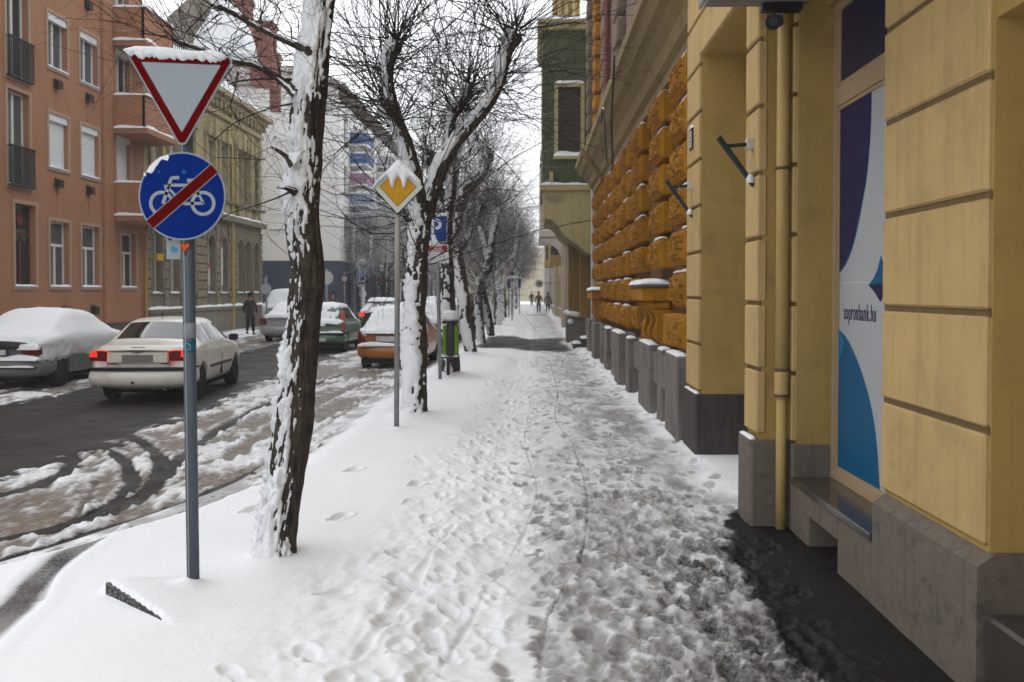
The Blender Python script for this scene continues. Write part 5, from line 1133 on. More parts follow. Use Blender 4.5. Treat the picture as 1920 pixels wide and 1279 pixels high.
def ringf(name, cx, cz, r0, r1, d0, d1, m, parent, n=40, a0=0, a1=2 * math.pi):
    mb = MB(); full = abs(a1 - a0) > 6.28
    t = np.linspace(a0, a1, n + 1)
    for a, b in zip(t[:-1], t[1:]):
        q = [(cx + r * math.cos(u), cz + r * math.sin(u)) for r, u in ((r0, a), (r1, a), (r1, b), (r0, b))]; mb.prism(q, lambda p, z_, d: (p, d, z_), d0, d1)
    return mb.build(name, m, parent)
def bar(mb, a, b, w, d0, d1):
    a, b = np.array(a), np.array(b); u = (b - a) / np.linalg.norm(b - a); n = np.array((-u[1], u[0])) * w / 2
    mb.prism([tuple(a - n), tuple(b - n), tuple(b + n), tuple(a + n)], lambda p, z_, d: (p, d, z_), d0, d1)
DS = 5.65; sx0 = X(351, DS)
gs = thing('give_way_sign', (sx0, DS, PZ_TAB[(-1.97, 5.65)]), 'post with snowy red white give way triangle above blue end of cycle path disc', 'road sign')
def SP(px, py): return (X(px, DS), Z(py, DS))
pb, pt = W(354, 1135, DS), W(346.5, 120, DS)
MB().tube([pb, pb * .5 + pt * .5, pt], .0355, 24).build('post', blue_steel, gs, True)
q = MB(); q.tube([pb + (-.012, -.035, 0), pt + (-.012, -.035, 0)], .003, 6); q.build('post_seam', s_back, gs)
for zz in (Z(352, DS), Z(395, DS), Z(150, DS)): MB().cbox((sx0 - .06, DS - .05, zz - .012), (sx0 + .055, DS + .045, zz + .012), .004).build('clamp', s_back, gs)
tri = [SP(237, 93), SP(447, 111), SP(346, 284)]
tr_ = rpoly(tri, .03); tp = face('triangle_plate', tr_, DS - .058, DS - .048, s_white_shaded, gs)
cen = np.mean(tri, 0); sc = lambda k: [tuple(cen + (np.array(p) - cen) * k) for p in tri]
ro = rpoly(sc(.955), .024); face('red_border', ro, DS - .0605, DS - .0582, s_red, tp)
face('white_field', rpoly([SP(271, 120), SP(420, 127), SP(346, 251)], .004), DS - .063, DS - .0607, s_white_shaded, tp)
cx, cz = SP(345, 369); rr = 82 * DS / F
dp_ = face('disc_plate', disc_poly(cx, cz, rr), DS - .058, DS - .048, s_white_shaded, gs); face('blue_field', disc_poly(cx, cz, rr * .962), DS - .0605, DS - .0582, s_blue, dp_)
bk = MB(); w_ = .0155; D0, D1 = DS - .0625, DS - .0607
def Q(zx, zy): return SP(250 + zx / 5.816, 280 + zy / 5.816)
for a, b, wd in ((Q(345, 600), Q(440, 320), .019), (Q(440, 320), Q(525, 318), .019), (Q(405, 400), Q(640, 400), .017), (Q(395, 420), Q(570, 600), .014), (Q(570, 600), Q(790, 596), .017), (Q(790, 600), Q(705, 440), .015), (Q(560, 600), Q(650, 390), .016), (Q(610, 350), Q(700, 350), .020), (Q(372, 395), Q(378, 445), .012)): bar(bk, a, b, wd, D0, D1)
bk.build('bicycle_frame', s_white_shaded, dp_)
for c_ in ((330, 595), (783, 597)): ringf('bicycle_wheel', *Q(*c_), 100 / 5.816 * DS / F, 136 / 5.816 * DS / F, D0, D1, s_white_shaded, dp_)
th = math.atan2(Q(895, 235)[1] - Q(225, 808)[1], Q(895, 235)[0] - Q(225, 808)[0]); ux, uz = math.cos(th), math.sin(th)
mid_ = np.array(Q(560, 522))
def chord(w0, w1, name, m, d0, d1, R_):
    poly = []
    for s in (1, -1):
        for w in ((w0, w1) if s > 0 else (w1, w0)):
            off = mid_ - np.array((cx, cz)) + np.array((-uz, ux)) * w; b = off.dot((ux, uz)); c_ = off.dot(off) - R_ * R_; t_ = -b + s * math.sqrt(max(b * b - c_, 0)); p = off + np.array((ux, uz)) * t_; poly.append((cx + p[0], cz + p[1]))
    face(name, poly, d0, d1, m, dp_)
chord(-.0335, .0335, 'white_edge', s_white_shaded, DS - .0645, DS - .0627, rr * .97); chord(-.0285, .0285, 'red_bar', s_red, DS - .0665, DS - .0647, rr * .985)
for c_ in ((415, 515), (718, 520)): face('bolt', disc_poly(*Q(*c_), .006, 10), DS - .068, DS - .064, s_back, dp_)
# snow on top edge and on the disc shoulder
def clump(name, px0, py0, px1, py1, h, dn, m, parent, n=60, yv=.035, bite=.5, d=DS, off=.058, drip=1.0):
    """uneven ridge of snow along a line in the sign plane, hanging over the face"""
    u = np.linspace(0, 1, n); bx, bz = X(px0 + (px1 - px0) * u, d), Z(py0 + (py1 - py0) * u, d); env = np.clip(np.minimum(u, 1 - u) * 9, 0, 1) ** .5
    H = h * env * (.8 + .45 * vn2(u * 7, u * 0, 11)); Dn = dn * env * (.25 + 1.4 * bite * vn2(u * 19 * drip, u * 0, 12) + .6 * vn2(u * 45, u * 0, 13)); rows_ = []
    for k, (a, b) in enumerate(((0, .0), (.5, .35), (1, .6), (1.05, .85), (.8, 1), (.35, 1), (.0, .97), (-.45, .93), (-1, .75), (-1.02, .0))):
        zz = bz + (H * a if a > 0 else Dn * a); yy = d - off + .075 - yv * 0 - (.075 + .03) * b + (.006 * (vn2(u * 30, u * 0 + k, 15) - .5)); rows_.append(np.stack([bx, yy, zz], -1))
    MB().grid(np.stack(rows_, 1), 0, True).build(name, m, parent, True)
clump('snow_cap', 240, 100, 432, 112, .026, .036, snow_m, gs)
sp = [Q(*p) for p in ((172, 255), (215, 272), (235, 262), (258, 232), (268, 205), (290, 185), (310, 150), (338, 120), (370, 125), (402, 137), (418, 95), (405, 72), (330, 92), (262, 140), (205, 195))]
face('snow_patch', sp, DS - .067, DS - .0607, snow_m, dp_); face('snow_patch', [Q(*p) for p in ((135, 280), (150, 305), (168, 292), (160, 272), (145, 262))], DS - .066, DS - .0607, snow_m, dp_)
for c_, r_ in (((600, 235), .0), ((578, 258), .012), ((305, 253), .008)):
    if r_: face('paint_fleck', disc_poly(*Q(*c_), r_, 8), DS - .0615, DS - .0608, mat('sign_blue_pale', (.01, .10, .28), .4), dp_)
# small back plate, stickers
sm = face('small_plate', [SP(309, 442), SP(335.5, 442), SP(335.5, 486), SP(309, 486)], DS - .01, DS - .004, s_white_shaded, gs)
face('blue_mark', [SP(316, 464), SP(322, 462), SP(329, 465), SP(331, 470), SP(326, 474), SP(319, 472)], DS - .0125, DS - .0102, mat('mark_blue', (.05, .2, .35), .5), sm)
face('red_mark', [SP(312, 445), SP(322, 445), SP(318, 451), SP(313, 450)], DS - .0125, DS - .0102, s_red, sm)
q = MB()
for zz in (455, 458, 479, 482): q.prism([SP(314, zz), SP(331, zz), SP(331, zz + 1.4), SP(314, zz + 1.4)], lambda p, z_, d: (p, d, z_), DS - .0125, DS - .0102)
q.build('print_line', s_back, sm)
hx, hz = SP(347.5, 463); h_ = [(hx + .0016 * 16 * math.sin(t) ** 3, hz + .0016 * (13 * math.cos(t) - 5 * math.cos(2 * t) - 2 * math.cos(3 * t) - math.cos(4 * t))) for t in np.linspace(0, 2 * math.pi, 24, endpoint=False)]
face('sticker', disc_poly(hx, hz, .021, 20), DS - .0415, DS - .034, mat('sticker_dark_red', (.10, .012, .006), .5), gs); face('heart', h_, DS - .043, DS - .0417, mat('heart_orange', (.55, .07, .005), .5), gs)
face('drip', [(hx - .006, hz - .02), (hx + .006, hz - .02), (hx + .004, hz - .05), (hx - .004, hz - .05)], DS - .041, DS - .034, MATS['sticker_dark_red'], gs)
def band(name, py0, py1, m):
    z0, z1 = Z(py1, DS), Z(py0, DS); xx = X(350.5, DS); MB().lathe([(.0362, z0), (.0362, z1)], (xx, DS, 0), 24).build(name, m, gs, True)
band('tape', 606, 634, mat('tape_grey', (.2, .23, .26), .5, .25, 20)); band('sticker_band', 641, 662, mat('sticker_teal', (.01, .10, .14), .5, .1))
ringf('sticker_ring', *SP(350, 651), .017, .021, DS - .0385, DS - .0365, s_white_shaded, gs, 16)
# priority diamond
D2_ = 12.3; ps_ = thing('priority_road_sign', (X(742, D2_), D2_, PZ_TAB[(-1.7, 12.3)]), 'yellow priority diamond with snow dripping over it on a thin steel post', 'road sign')
MB().tube([W(742, 825, D2_), W(746, 340, D2_)], .033, 14).build('post', steel, ps_, True); MB().tube([W(744, 560, D2_), W(745.5, 400, D2_)], .0345, 14).build('post_sleeve', mat('post_grey', (.3, .29, .26), .5, .15, 8), ps_, True)
def DP(px, py): return (X(px, D2_), Z(py, D2_))
dm = [DP(698, 351), DP(746, 404), DP(797, 352), DP(748, 302)]; a = face('plate', rpoly(dm, .018), D2_ - .055, D2_ - .043, s_black, ps_)
cen = np.mean(dm, 0); sc = lambda k: [tuple(cen + (np.array(p) - cen) * k) for p in dm]
face('cream_border', rpoly(sc(.945), .015), D2_ - .058, D2_ - .0552, s_cream, a); face('black_line', sc(.70), D2_ - .061, D2_ - .0582, s_black, a); face('yellow_field', sc(.675), D2_ - .064, D2_ - .0612, s_yel, a)
def drape(top, bot, d, parent, off=.058, th=.05, name='snow_cap'):
    """snow blanket between an upper and a lower outline (px), bulging forward"""
    n = 44; t_ = np.array([p[0] for p in top]); uu = np.linspace(t_[0], t_[-1], n); tp_ = np.interp(uu, [p[0] for p in top], [p[1] for p in top]); bt = np.interp(uu, [p[0] for p in bot], [p[1] for p in bot]); rows_ = []
    for v, b in ((0, -.075), (.0, .1), (.12, .75), (.35, 1.0), (.65, .95), (.9, .7), (1, .12), (1, -.02)):
        py = tp_ + (bt - tp_) * v; e = np.clip(np.minimum(uu - uu[0], uu[-1] - uu) / 6, .1, 1); rows_.append(np.stack([X(uu, d), d - off - (th * b if b > 0 else b) * e * (1 + .3 * (vn2(uu * .3, uu * 0, 5) - .5)), Z(py, d)], -1))
    MB().grid(np.stack(rows_, 1)).build(name, snow_m, parent, True)
drape([(700, 349), (715, 333), (732, 316), (744, 303), (752, 302), (762, 312), (776, 325), (790, 340)],
      [(700, 355), (715, 341), (727, 330), (731, 336), (735, 352), (739, 354), (743, 338), (748, 331), (753, 338), (757, 354), (761, 354), (765, 336), (772, 333), (782, 343), (790, 348)], D2_, ps_, .062, .05)
# parking sign behind the second tree
D3 = 19.4; pk_ = thing('parking_sign', (X(824, D3), D3, PZ_TAB[(-1.82, 19.4)]), 'blue parking sign with red and white notice half behind the second tree', 'road sign')
MB().tube([W(825, 730, D3), W(819, 395, D3)], .036, 12).build('post', steel, pk_, True)
n_white = mat('notice_white', (.62, .63, .64), .6, .05, 3, 0); n_red = mat('notice_red', (.30, .012, .016), .6, .05, 3, 0); n_blue = mat('parking_blue', (.004, .045, .24), .6, .05, 3, 0)
def KP(px, py, d=D3): return (X(px, d), Z(py, d))
P_ = face('blue_plate', rpoly([KP(800, 401), KP(840, 403), KP(839, 456), KP(799, 452)], .03), D3 - .055, D3 - .045, s_white_shaded, pk_); face('blue_field', rpoly([KP(801.5, 403), KP(838, 404.5), KP(837, 454), KP(800.5, 450.5)], .02), D3 - .058, D3 - .0552, n_blue, P_)
q = MB(); bar(q, KP(811, 446), KP(812.5, 411), .055, D3 - .0605, D3 - .0582); q = q.build('letter_p', n_white, P_); ringf('letter_p', *KP(818, 421), .05, .112, D3 - .0605, D3 - .0582, n_white, P_, 18, -1.75, 1.75)
N_ = face('notice', [KP(797, 457), KP(841, 459), KP(842, 494), KP(797, 492)], D3 - .055, D3 - .045, n_white, pk_); face('red_band', [KP(802, 460), KP(839, 461), KP(839, 473), KP(802, 472)], D3 - .0575, D3 - .0552, n_red, N_)
q = MB()
for py, a, b in ((463, 808, 830), (467, 814, 829), (470.3, 809, 833)): q.prism([KP(a, py - .6), KP(b, py - .6), KP(b, py + .8), KP(a, py + .8)], lambda p, z_, d: (p, d, z_), D3 - .0595, D3 - .0577)
q.build('print_line', n_white, N_); q = MB()
for py in (477, 480, 483, 486, 489): q.prism([KP(803, py), KP(838, py + .5), KP(838, py + 1.5), KP(803, py + 1)], lambda p, z_, d: (p, d, z_), D3 - .0575, D3 - .0552)
q.build('print_line', s_back, N_)
drape([(802, 399), (815, 398), (830, 400), (839, 401)], [(802, 404), (810, 402), (820, 407), (830, 406), (839, 406)], D3, pk_, .06, .04); drape([(806, 456), (812, 444), (816, 440), (821, 452), (826, 458)], [(806, 461), (812, 462), (816, 461), (821, 462), (826, 461)], D3, pk_, .06, .05, 'snow_lump')
# litter bin on its post
D4 = 20.1; lb = thing('litter_bin', (X(845, D4), D4, 0), 'green and black litter bin under a thick cap of snow at the tree', 'litter bin')
bx, bz0, bz1 = X(845, D4), Z(668, D4), Z(607, D4); limeg = mat('lime_green_panel', (.10, .24, .012), .5, .15, 5); anth = mat('anthracite', (.03, .03, .032), .5, .2, 6)
MB().cbox((bx - .075, D4 - .19, bz0), (bx + .075, D4 + .1, bz1), .02).build('body', anth, lb)
for s in (-1, 1): MB().cbox((bx + s * .115 - .038, D4 - .16, bz0 + .04), (bx + s * .115 + .038, D4 + .1, bz1 - .04), .015).build('panel', limeg, lb)
MB().cbox((bx - .20, D4 - .14, bz0 - .04), (bx + .18, D4 + .12, bz0 - .002), .012).build('tray', anth, lb); MB().cbox((bx - .165, D4 - .2, bz1 + .002), (bx + .165, D4 + .12, bz1 + .06), .02).build('lid', anth, lb)
MB().tube([(bx - .06, D4 + .05, -.05), (bx - .06, D4 + .05, bz0 - .04)], .035, 10).build('post', anth, lb)
MB().lathe([(.02, 0), (.155, .01), (.175, .08), (.165, .15), (.12, .20), (.03, .215)], (bx - .01, D4 - .03, bz1 + .055), 18).build('snow_cap', snow_m, lb, True)
q = MB(); snow_strip(q, Fr((bx - .24, D4 - .14, bz0), (1, 0, 0), (0, -1, 0)), 0, .4, -.01, -.12, .01, .05, 8); snow_strip(q, Fr((bx - .24, D4 - .14, bz1 - .1), (1, 0, 0), (0, -1, 0)), 0, .22, -.01, -.12, .01, .06, 6); q.build('snow_lump', snow_m, lb, True)
MB().cbox((bx - .235, D4 - .14, bz1 - .17), (bx - .16, D4 + .0, bz1 - .12), .01).build('bracket', anth, lb); MB().cbox((bx - .235, D4 - .14, bz0 - .0), (bx - .2, D4 + .0, bz1 - .17), .01).build('bracket', anth, lb)
# distant signs
def far_sign(name, label, px, d, panels, post_m=steel, pr=.035, zb=0.0):
    t = thing(name, (X(px, d), d, zb), label, 'road sign'); top = min(p[2] for p in panels) - 4
    MB().tube([(X(px, d), d, zb - .1), (X(px, d), d, Z(top, d))], pr, 8).build('post', post_m, t, True)
    for i, (kind, cx_, y0, y1, w, m, m2) in enumerate(panels):
        if kind == 'rect':
            a_ = face('panel', rpoly([(X(cx_ - w / 2, d), Z(y1, d)), (X(cx_ + w / 2, d), Z(y1, d)), (X(cx_ + w / 2, d), Z(y0, d)), (X(cx_ - w / 2, d), Z(y0, d))], .02, 3), d - .06, d - .045, m, t)
            if m2: face('field', [(X(cx_ + s * w * .40, d), Z(y, d)) for s, y in ((-1, y1 - 1), (1, y1 - 1), (1, y0 + 1), (-1, y0 + 1))], d - .065, d - .062, m2, a_)
        else:
            c0, cz0, r_ = X(cx_, d), Z((y0 + y1) / 2, d), (y1 - y0) / 2 * d / F; a_ = face('disc', disc_poly(c0, cz0, r_, 24), d - .06, d - .045, m, t)
            if m2: face('field', disc_poly(c0, cz0, r_ * .68, 24), d - .065, d - .062, m2, a_)
    return t
p_ = far_sign('parking_sign', 'small blue parking sign with white notice before the frosted limes', 676, 50, [('rect', 676.5, 510, 527, 15, s_white_shaded, s_blue), ('rect', 676.5, 528, 538, 15, s_white_shaded, None)])
q = MB(); d = 50; bar(q, (X(673.5, d), Z(525, d)), (X(673.5, d), Z(512, d)), .07, d - .069, d - .066); q = q.build('letter_p', s_white_shaded, p_); ringf('letter_p', X(676, d), Z(516, d), .05, .12, d - .069, d - .066, s_white_shaded, p_, 12, -1.7, 1.7)
face('red_band', [(X(671, d), Z(533, d)), (X(682, d), Z(533, d)), (X(682, d), Z(529, d)), (X(671, d), Z(529, d))], d - .065, d - .061, s_red, p_)
far_sign('no_entry_disc', 'round red and white ban sign near the navy shop fronts', 645, 54, [('disc', 645, 515, 531, 0, s_red, s_white_shaded)])
far_sign('round_sign_back', 'grey back of a round sign beside the walker in dark coat', 497, 45, [('disc', 497, 532, 552, 0, s_back, None), ('rect', 496, 521, 530, 5, s_white_shaded, None)])
far_sign('round_sign_back', 'pale back of a round sign on blue post behind the green car', 611, 47, [('disc', 611, 508, 534, 0, mat('sign_back_pale', (.5, .5, .5), .6, .1), None)], mat('pale_blue_post', (.22, .33, .42), .5), .04)
far_sign('red_shop_sign', 'red arrow shaped signs among the frosted limes', 710, 62, [('rect', 710, 521, 528, 7, s_red, None), ('rect', 711, 531, 536, 6, s_red, None)])
far_sign('red_shop_sign', 'red and white board among frosted limes left of the diamond post', 734, 66, [('rect', 734, 517, 526, 10, s_red, s_white_shaded)])
far_sign('blue_notice_sign', 'blue rectangular sign with red sticker far along the right kerb', 954, 66, [('rect', 954, 524, 541, 7, s_blue, None), ('rect', 961, 523, 529, 8, s_white_shaded, s_red)])
far_sign('parking_sign', 'blue and yellow signs under a snowy roof far along the kerb', 960, 58, [('rect', 960, 509, 516, 9, s_blue, None), ('disc', 952, 511, 519, 0, s_yel, None), ('rect', 964, 518, 521, 18, snow_m, None)])
far_sign('parking_sign', 'dark blue sign farthest along the right kerb', 974, 74, [('rect', 974, 523, 540, 6, s_blue, None)])
sh_ = thing('hanging_shop_sign', (1.2, 66, 3), 'round white sign with red mark hanging over the far pavement', 'shop sign'); d = 66
MB().tube([(X(1011, d), d, Z(531, d)), (1.75, d, Z(531, d))], .03, 6).build('arm', steel, sh_); MB().lathe([(X(0, d) * 0 + .24, -.05), (.26, 0), (.24, .05)], (X(1011, d), d, Z(532, d)), 20, axis='y').build('disc', s_white_shaded, sh_, True)
face('red_mark', [(X(1008.5, d), Z(534, d)), (X(1013.5, d), Z(534, d)), (X(1013.5, d), Z(530, d)), (X(1008.5, d), Z(530, d))], d - .08, d - .055, s_red, sh_)
# broken edging stone in the snow
es = thing('edging_stone', (-2.2, 5.3, 0), 'dark broken edging slab poking out of the snow below the sign post', 'stone')
a_, b_ = np.array((*G(186, 1160), 0)), np.array((*G(292, 1214), 0)); mt = mat('mossy_edging', (.045, .04, .038), .85, .4, 60, .8, 50, stain=(.5, .5, .5, 1), stain_amt=.9, stain_s=70)
ab = np.linspace(0, 1, 18); g_ = []
for t in ab:
    p = a_ * (1 - t) + b_ * t; h = .115 + .058 * (1 - t); j = .006 * (rng.random(6) - .5); g_.append([p + (0, 0, -.1), p + (j[0], j[1], h * .5), p + (0, j[2], h + j[3]), p + (.012, .018, h + j[4]), p + (.02, .03, -.1)])
q = MB(); q.grid(np.array(g_)); q.add(g_[0], [(0, 1, 2, 3, 4)]); q.build('slab', mt, es)
# ================================================================== CARS
tyre_m = mat('tyre_rubber', (.018, .017, .017), .8, .3, 30, .2, 60); rim_m = mat('wheel_alloy', (.20, .20, .205), .4, .25, 12, .05, spec=.5, metal=.5, stain=(.07, .06, .05, 1), stain_amt=.6, stain_s=9)
under_m = mat('car_underside', (.010, .010, .010), .9); car_glass = mat('car_glass', (.012, .017, .018), .05, .2, 3, 0, spec=.9); trim_m = mat('car_trim', (.014, .014, .016), .5, .2, 8, .05)
lamp_on = mat('tail_lamp_lit', (.35, .01, .01), .25, .1, 5, 0, emit=(1.0, .03, .015), estr=.6); lamp_off = mat('tail_lamp', (.13, .006, .008), .15, .2, 5, 0); lamp_dk = mat('lamp_smoked', (.03, .012, .012), .15); lamp_off4 = mat('tail_lamp_bright', (.40, .012, .012), .2, .1, 5, 0, spec=.4); plate_g = mat('number_plate_grey', (.155, .15, .145), .6, .05); plate_w = mat('number_plate', (.5, .5, .48), .5, .1, 8)
def paint(name, col, dirt=.5, rough=.32, snowy=0): return mat('paint_' + name, col, rough, .05, 2, .0, coat=.25, spec=.5, stain=(.16, .145, .125, 1), stain_amt=dirt, stain_s=2.2, rvar=.08, snow=snowy)
SEG = (3, 6, 8, 11, 10)
def ycurve(x, y=0.0, L=9.0): a = np.minimum(np.abs(x) / .86, 1.05); return .17 * a ** 3 * np.exp(-max(y, 0) / .45) - .30 * a ** 2.5 * np.exp(-max(L - y, 0) / .5)
def car_grid(st, nu=78):
    """st rows: y, zb, wb, wm, zm, wbelt, zbelt, wr, zr, crown"""
    st = np.array(st, float); y0, y1 = st[0, 0], st[-1, 0]; s = np.linspace(0, 1, nu); yy = y0 + (y1 - y0) * (.5 - .5 * np.cos(math.pi * s)) * .55 + (y1 - y0) * s * .45
    A = np.stack([np.interp(yy, st[:, 0], st[:, k]) for k in range(1, 10)], 1)
    for _ in range(2): A[1:-1] = .25 * A[:-2] + .5 * A[1:-1] + .25 * A[2:]
    g = []
    for y, (zb, wb, wm, zm, wt, zt, wr, zr, cr) in zip(yy, A):
        P = np.array([(0, zb), (wb, zb), (wm, zm), (wt, zt), (wr, zr), (0, zr + cr)]); half = []
        for i, n in enumerate(SEG):
            t = np.arange(n)[:, None] / n; q = P[i] * (1 - t) + P[i + 1] * t
            if i == 4: q[:, 1] = P[4][1] + cr * (1 - (1 - t[:, 0]) ** 2)
            half.append(q)
        half = np.vstack(half + [P[5:6]])
        for _ in range(3): half[1:-1] = .25 * half[:-2] + .5 * half[1:-1] + .25 * half[2:]
        full = np.vstack([half, half[-2:0:-1] * (-1, 1)]); g.append(np.column_stack([full[:, 0], y + ycurve(full[:, 0], y, y1), full[:, 1]]))
    return np.array(g), yy
OFF = np.concatenate([[0], np.cumsum(SEG)]); HALF = OFF[-1]
def car_normals(g):
    du = np.gradient(g, axis=0); dv = (np.roll(g, -1, 1) - np.roll(g, 1, 1)); n = np.cross(dv, du); n /= np.linalg.norm(n, axis=2)[..., None] + 1e-9
    c = g.mean(1, keepdims=True); s = np.sign(((g - c) * n).sum(2)); return n * np.where(s == 0, 1, s)[..., None]
def patch(g, nrm, yy, ya, yb, v0, v1, off, th=.012, ext=None):
    i0, i1 = np.searchsorted(yy, ya), np.searchsorted(yy, yb); i1 = max(i1, i0 + 2); iv = np.arange(v0, v1 + 1); q = g[i0:i1][:, iv]; n = nrm[i0:i1][:, iv]; mb = MB(); top = q + n * off; bot = q + n * (off - th); mb.grid(top); mb.grid(bot)
    for a, b in ((top[0], bot[0]), (top[-1], bot[-1]), (top[:, 0], bot[:, 0]), (top[:, -1], bot[:, -1])): mb.grid(np.stack([a, b], 0))
    return mb
def car(label, x, y, rz, st, pm, wheels, wr=.31, track=.80, snow=0.0, seed=1, side=(), backlight=None, wind=None, cat='car', group=None, zr=ROADZ, lod=False):
    t = thing('parked_car' if 'parked' in label else 'car', (x, y, zr), label, cat, group, rz)
    g, yy = car_grid(st, 40 if lod else 78); nrm = car_normals(g); mb = MB(); mb.grid(g, 0, True)
    for e in (0, -1): mb.add(g[e], [tuple(range(g.shape[1]))])
    body = mb.build('body', pm, t, True, local=True)
    if not lod:
        bpy.context.view_layer.update()
        for wy in wheels:
            for s in (-1, 1):
                c = MB(); c.lathe([(wr + .055, -.16), (wr + .055, .16)], (s * (track + .06), wy, wr + .01), 26, axis='x'); co = c.build('cutter', under_m, None, local=True); co.location = (x, y, zr); co.rotation_euler.z = rz
                md = body.modifiers.new('arch', 'BOOLEAN'); md.object = co; md.operation = 'DIFFERENCE'; md.solver = 'EXACT'
                bpy.context.view_layer.update(); dg = bpy.context.evaluated_depsgraph_get(); me = bpy.data.meshes.new_from_object(body.evaluated_get(dg)); body.modifiers.clear(); body.data = me; bpy.data.objects.remove(co)
        MB().box((-track + .10, wheels[0] - .6, .17), (track - .10, wheels[1] + .6, .5)).build('underside', under_m, t, local=True)
    try: body.data.set_sharp_from_angle(angle=R(38))
    except Exception: pass
    whm = None
    for wy in wheels:
        for s in (-1, 1):
            if whm is None:
                w = MB(); w.lathe([(wr * .62, -.09), (wr * .93, -.095), (wr, -.06), (wr, .06), (wr * .93, .095), (wr * .62, .09)], (0, 0, 0), 28, 0, 'x'); whm = [w.mesh('wheel', tyre_m, smooth=True)]
                r = MB(); r.lathe([(wr * .64, -.07), (wr * .64, .085), (wr * .58, .085), (wr * .54, .045), (.06, .05), (.055, .075), (.01, .078)], (0, 0, 0), 24, 0, 'x')
                for k in range(7):
                    a = k * 2 * math.pi / 7; u = np.array((0, math.cos(a), math.sin(a))); v = np.array((0, -math.sin(a), math.cos(a))) * .028; r.hexa([u * .05 - v + (.05, 0, 0), u * .05 + v + (.05, 0, 0), u * wr * .58 + v + (.05, 0, 0), u * wr * .58 - v + (.05, 0, 0), u * .05 - v + (.08, 0, 0), u * .05 + v + (.08, 0, 0), u * wr * .58 + v + (.08, 0, 0), u * wr * .58 - v + (.08, 0, 0)])
                whm.append(r.mesh('rim', rim_m, smooth=False))
            o = link('wheel', whm[0], t, (s * (track - .06), wy, wr)); o.rotation_euler.z = 0 if s > 0 else math.pi; link('rim', whm[1], o)
    a, b = OFF[3], OFF[4]; Rv = g.shape[1]
    if snow < .9:
        for ya, yb in side:
            for s in (0, 1):
                v0, v1 = (a + 2, b - 2) if s == 0 else (Rv - b + 2, Rv - a - 2); patch(g, nrm, yy, ya, yb, v0, v1, .006).build('side_window', car_glass, t, True, local=True)
        if wind: patch(g, nrm, yy, *wind, b + 2, Rv - b - 2, .006).build('windscreen', car_glass, t, True, local=True)
    if backlight and snow < .6: patch(g, nrm, yy, *backlight, b + 1, Rv - b - 1, .007).build('rear_window', car_glass, t, True, local=True)
    if snow > 0:
        ph = fbm3(g[..., 0] * 2.2 + seed, g[..., 1] * 2.2, g[..., 2] * 2.2, 4, seed) - .5; p2 = fbm3(g[..., 0] * 9, g[..., 1] * 9, g[..., 2] * 9, 3, seed + 3) - .5
        up = nrm[..., 2]; lowz = sst(.45, .9, g[..., 2]); mk = up * (.75 + .3 * snow) + snow * .75 - .78 + ph * .75 + p2 * .45 + .5 * snow * lowz * (snow > .8)
        th = (.03 + .10 * snow) * sst(-.02, .6, mk) * (1 + ph * .6 + .12 * p2) * (.35 + .65 * np.clip(up, 0, 1)); k = sst(-.05, .06, mk); gs_ = g + nrm * (np.where(k > 0, -.015 + .022 * k, -.03) + th * k)[..., None]
        Fq = grid_faces(*g.shape[:2], True); fv = (k > .001).reshape(-1)[Fq].any(1)
        if fv.any(): link('snow_cover', np_mesh('snow_cover', gs_.reshape(-1, 3), Fq[fv], snow_m, True), t)
    return t, g, nrm, yy
def bumper(t, m, w=.845, z0=.29, z1=.575, y0=-.085, strip=None, side=.62):
    xs = np.concatenate([np.full(4, -w), np.linspace(-w, w, 25), np.full(4, w)]); ext = np.concatenate([np.linspace(side, .1, 4), np.zeros(25), np.linspace(.1, side, 4)])
    def ring(zs, ins):
        g = []
        for x_, e in zip(xs, ext):
            r = []
            for z_, i_ in zip(zs, ins):
                k = 1 - i_ / w; r.append((x_ * k, y0 + i_ + float(ycurve(x_)) * 1.05 + e, z_))
            g.append(r)
        return np.array(g)
    h = z1 - z0; MB().grid(ring([z0, z0 + .02, z0 + h * .3, z0 + h * .6, z1 - .03, z1, z1], [.16, .05, .008, 0, .015, .04, .16])).build('bumper', m, t, True, local=True)
    if strip: MB().grid(ring([z1 + .002, z1 + .004, z1 + .05, z1 + .054], [.12, .0, .0, .12])).build('bumper_strip', strip, t, False, local=True)
def cb_(t, name, a, b, c, m): return MB().cbox(a, b, c).build(name, m, t, local=True)
def sedan(L=4.6, h=1.42, w=.86, deck=1.0, hood=.86): return [
    (0, .36, .66, .76, .55, .72, .82, .60, deck - .09, .02), (.06, .28, .72, w - .03, .55, w - .06, .86, .66, deck - .015, .02), (.25, .23, .76, w, .56, w - .03, .89, .68, deck, .02), (.66, .21, .77, w, .56, w - .025, .93, .69, deck + .03, .02),
    (1.36, .20, .77, w, .56, w - .02, .95, .555, h - .035, .03), (1.75, .20, .77, w, .56, w - .02, .95, .57, h, .03), (2.3, .20, .77, w, .56, w - .02, .95, .57, h, .03), (2.72, .20, .77, w, .56, w - .02, .94, .55, h - .04, .03), (3.46, .21, .77, w, .56, w - .03, .92, .68, hood + .13, .03), (4.1, .22, .76, w - .01, .56, w - .06, .84, .64, hood + .02, .03), (4.45, .25, .72, w - .06, .52, w - .13, .74, .60, hood - .10, .02), (L, .34, .60, .68, .50, .62, .62, .50, .68, .01)]
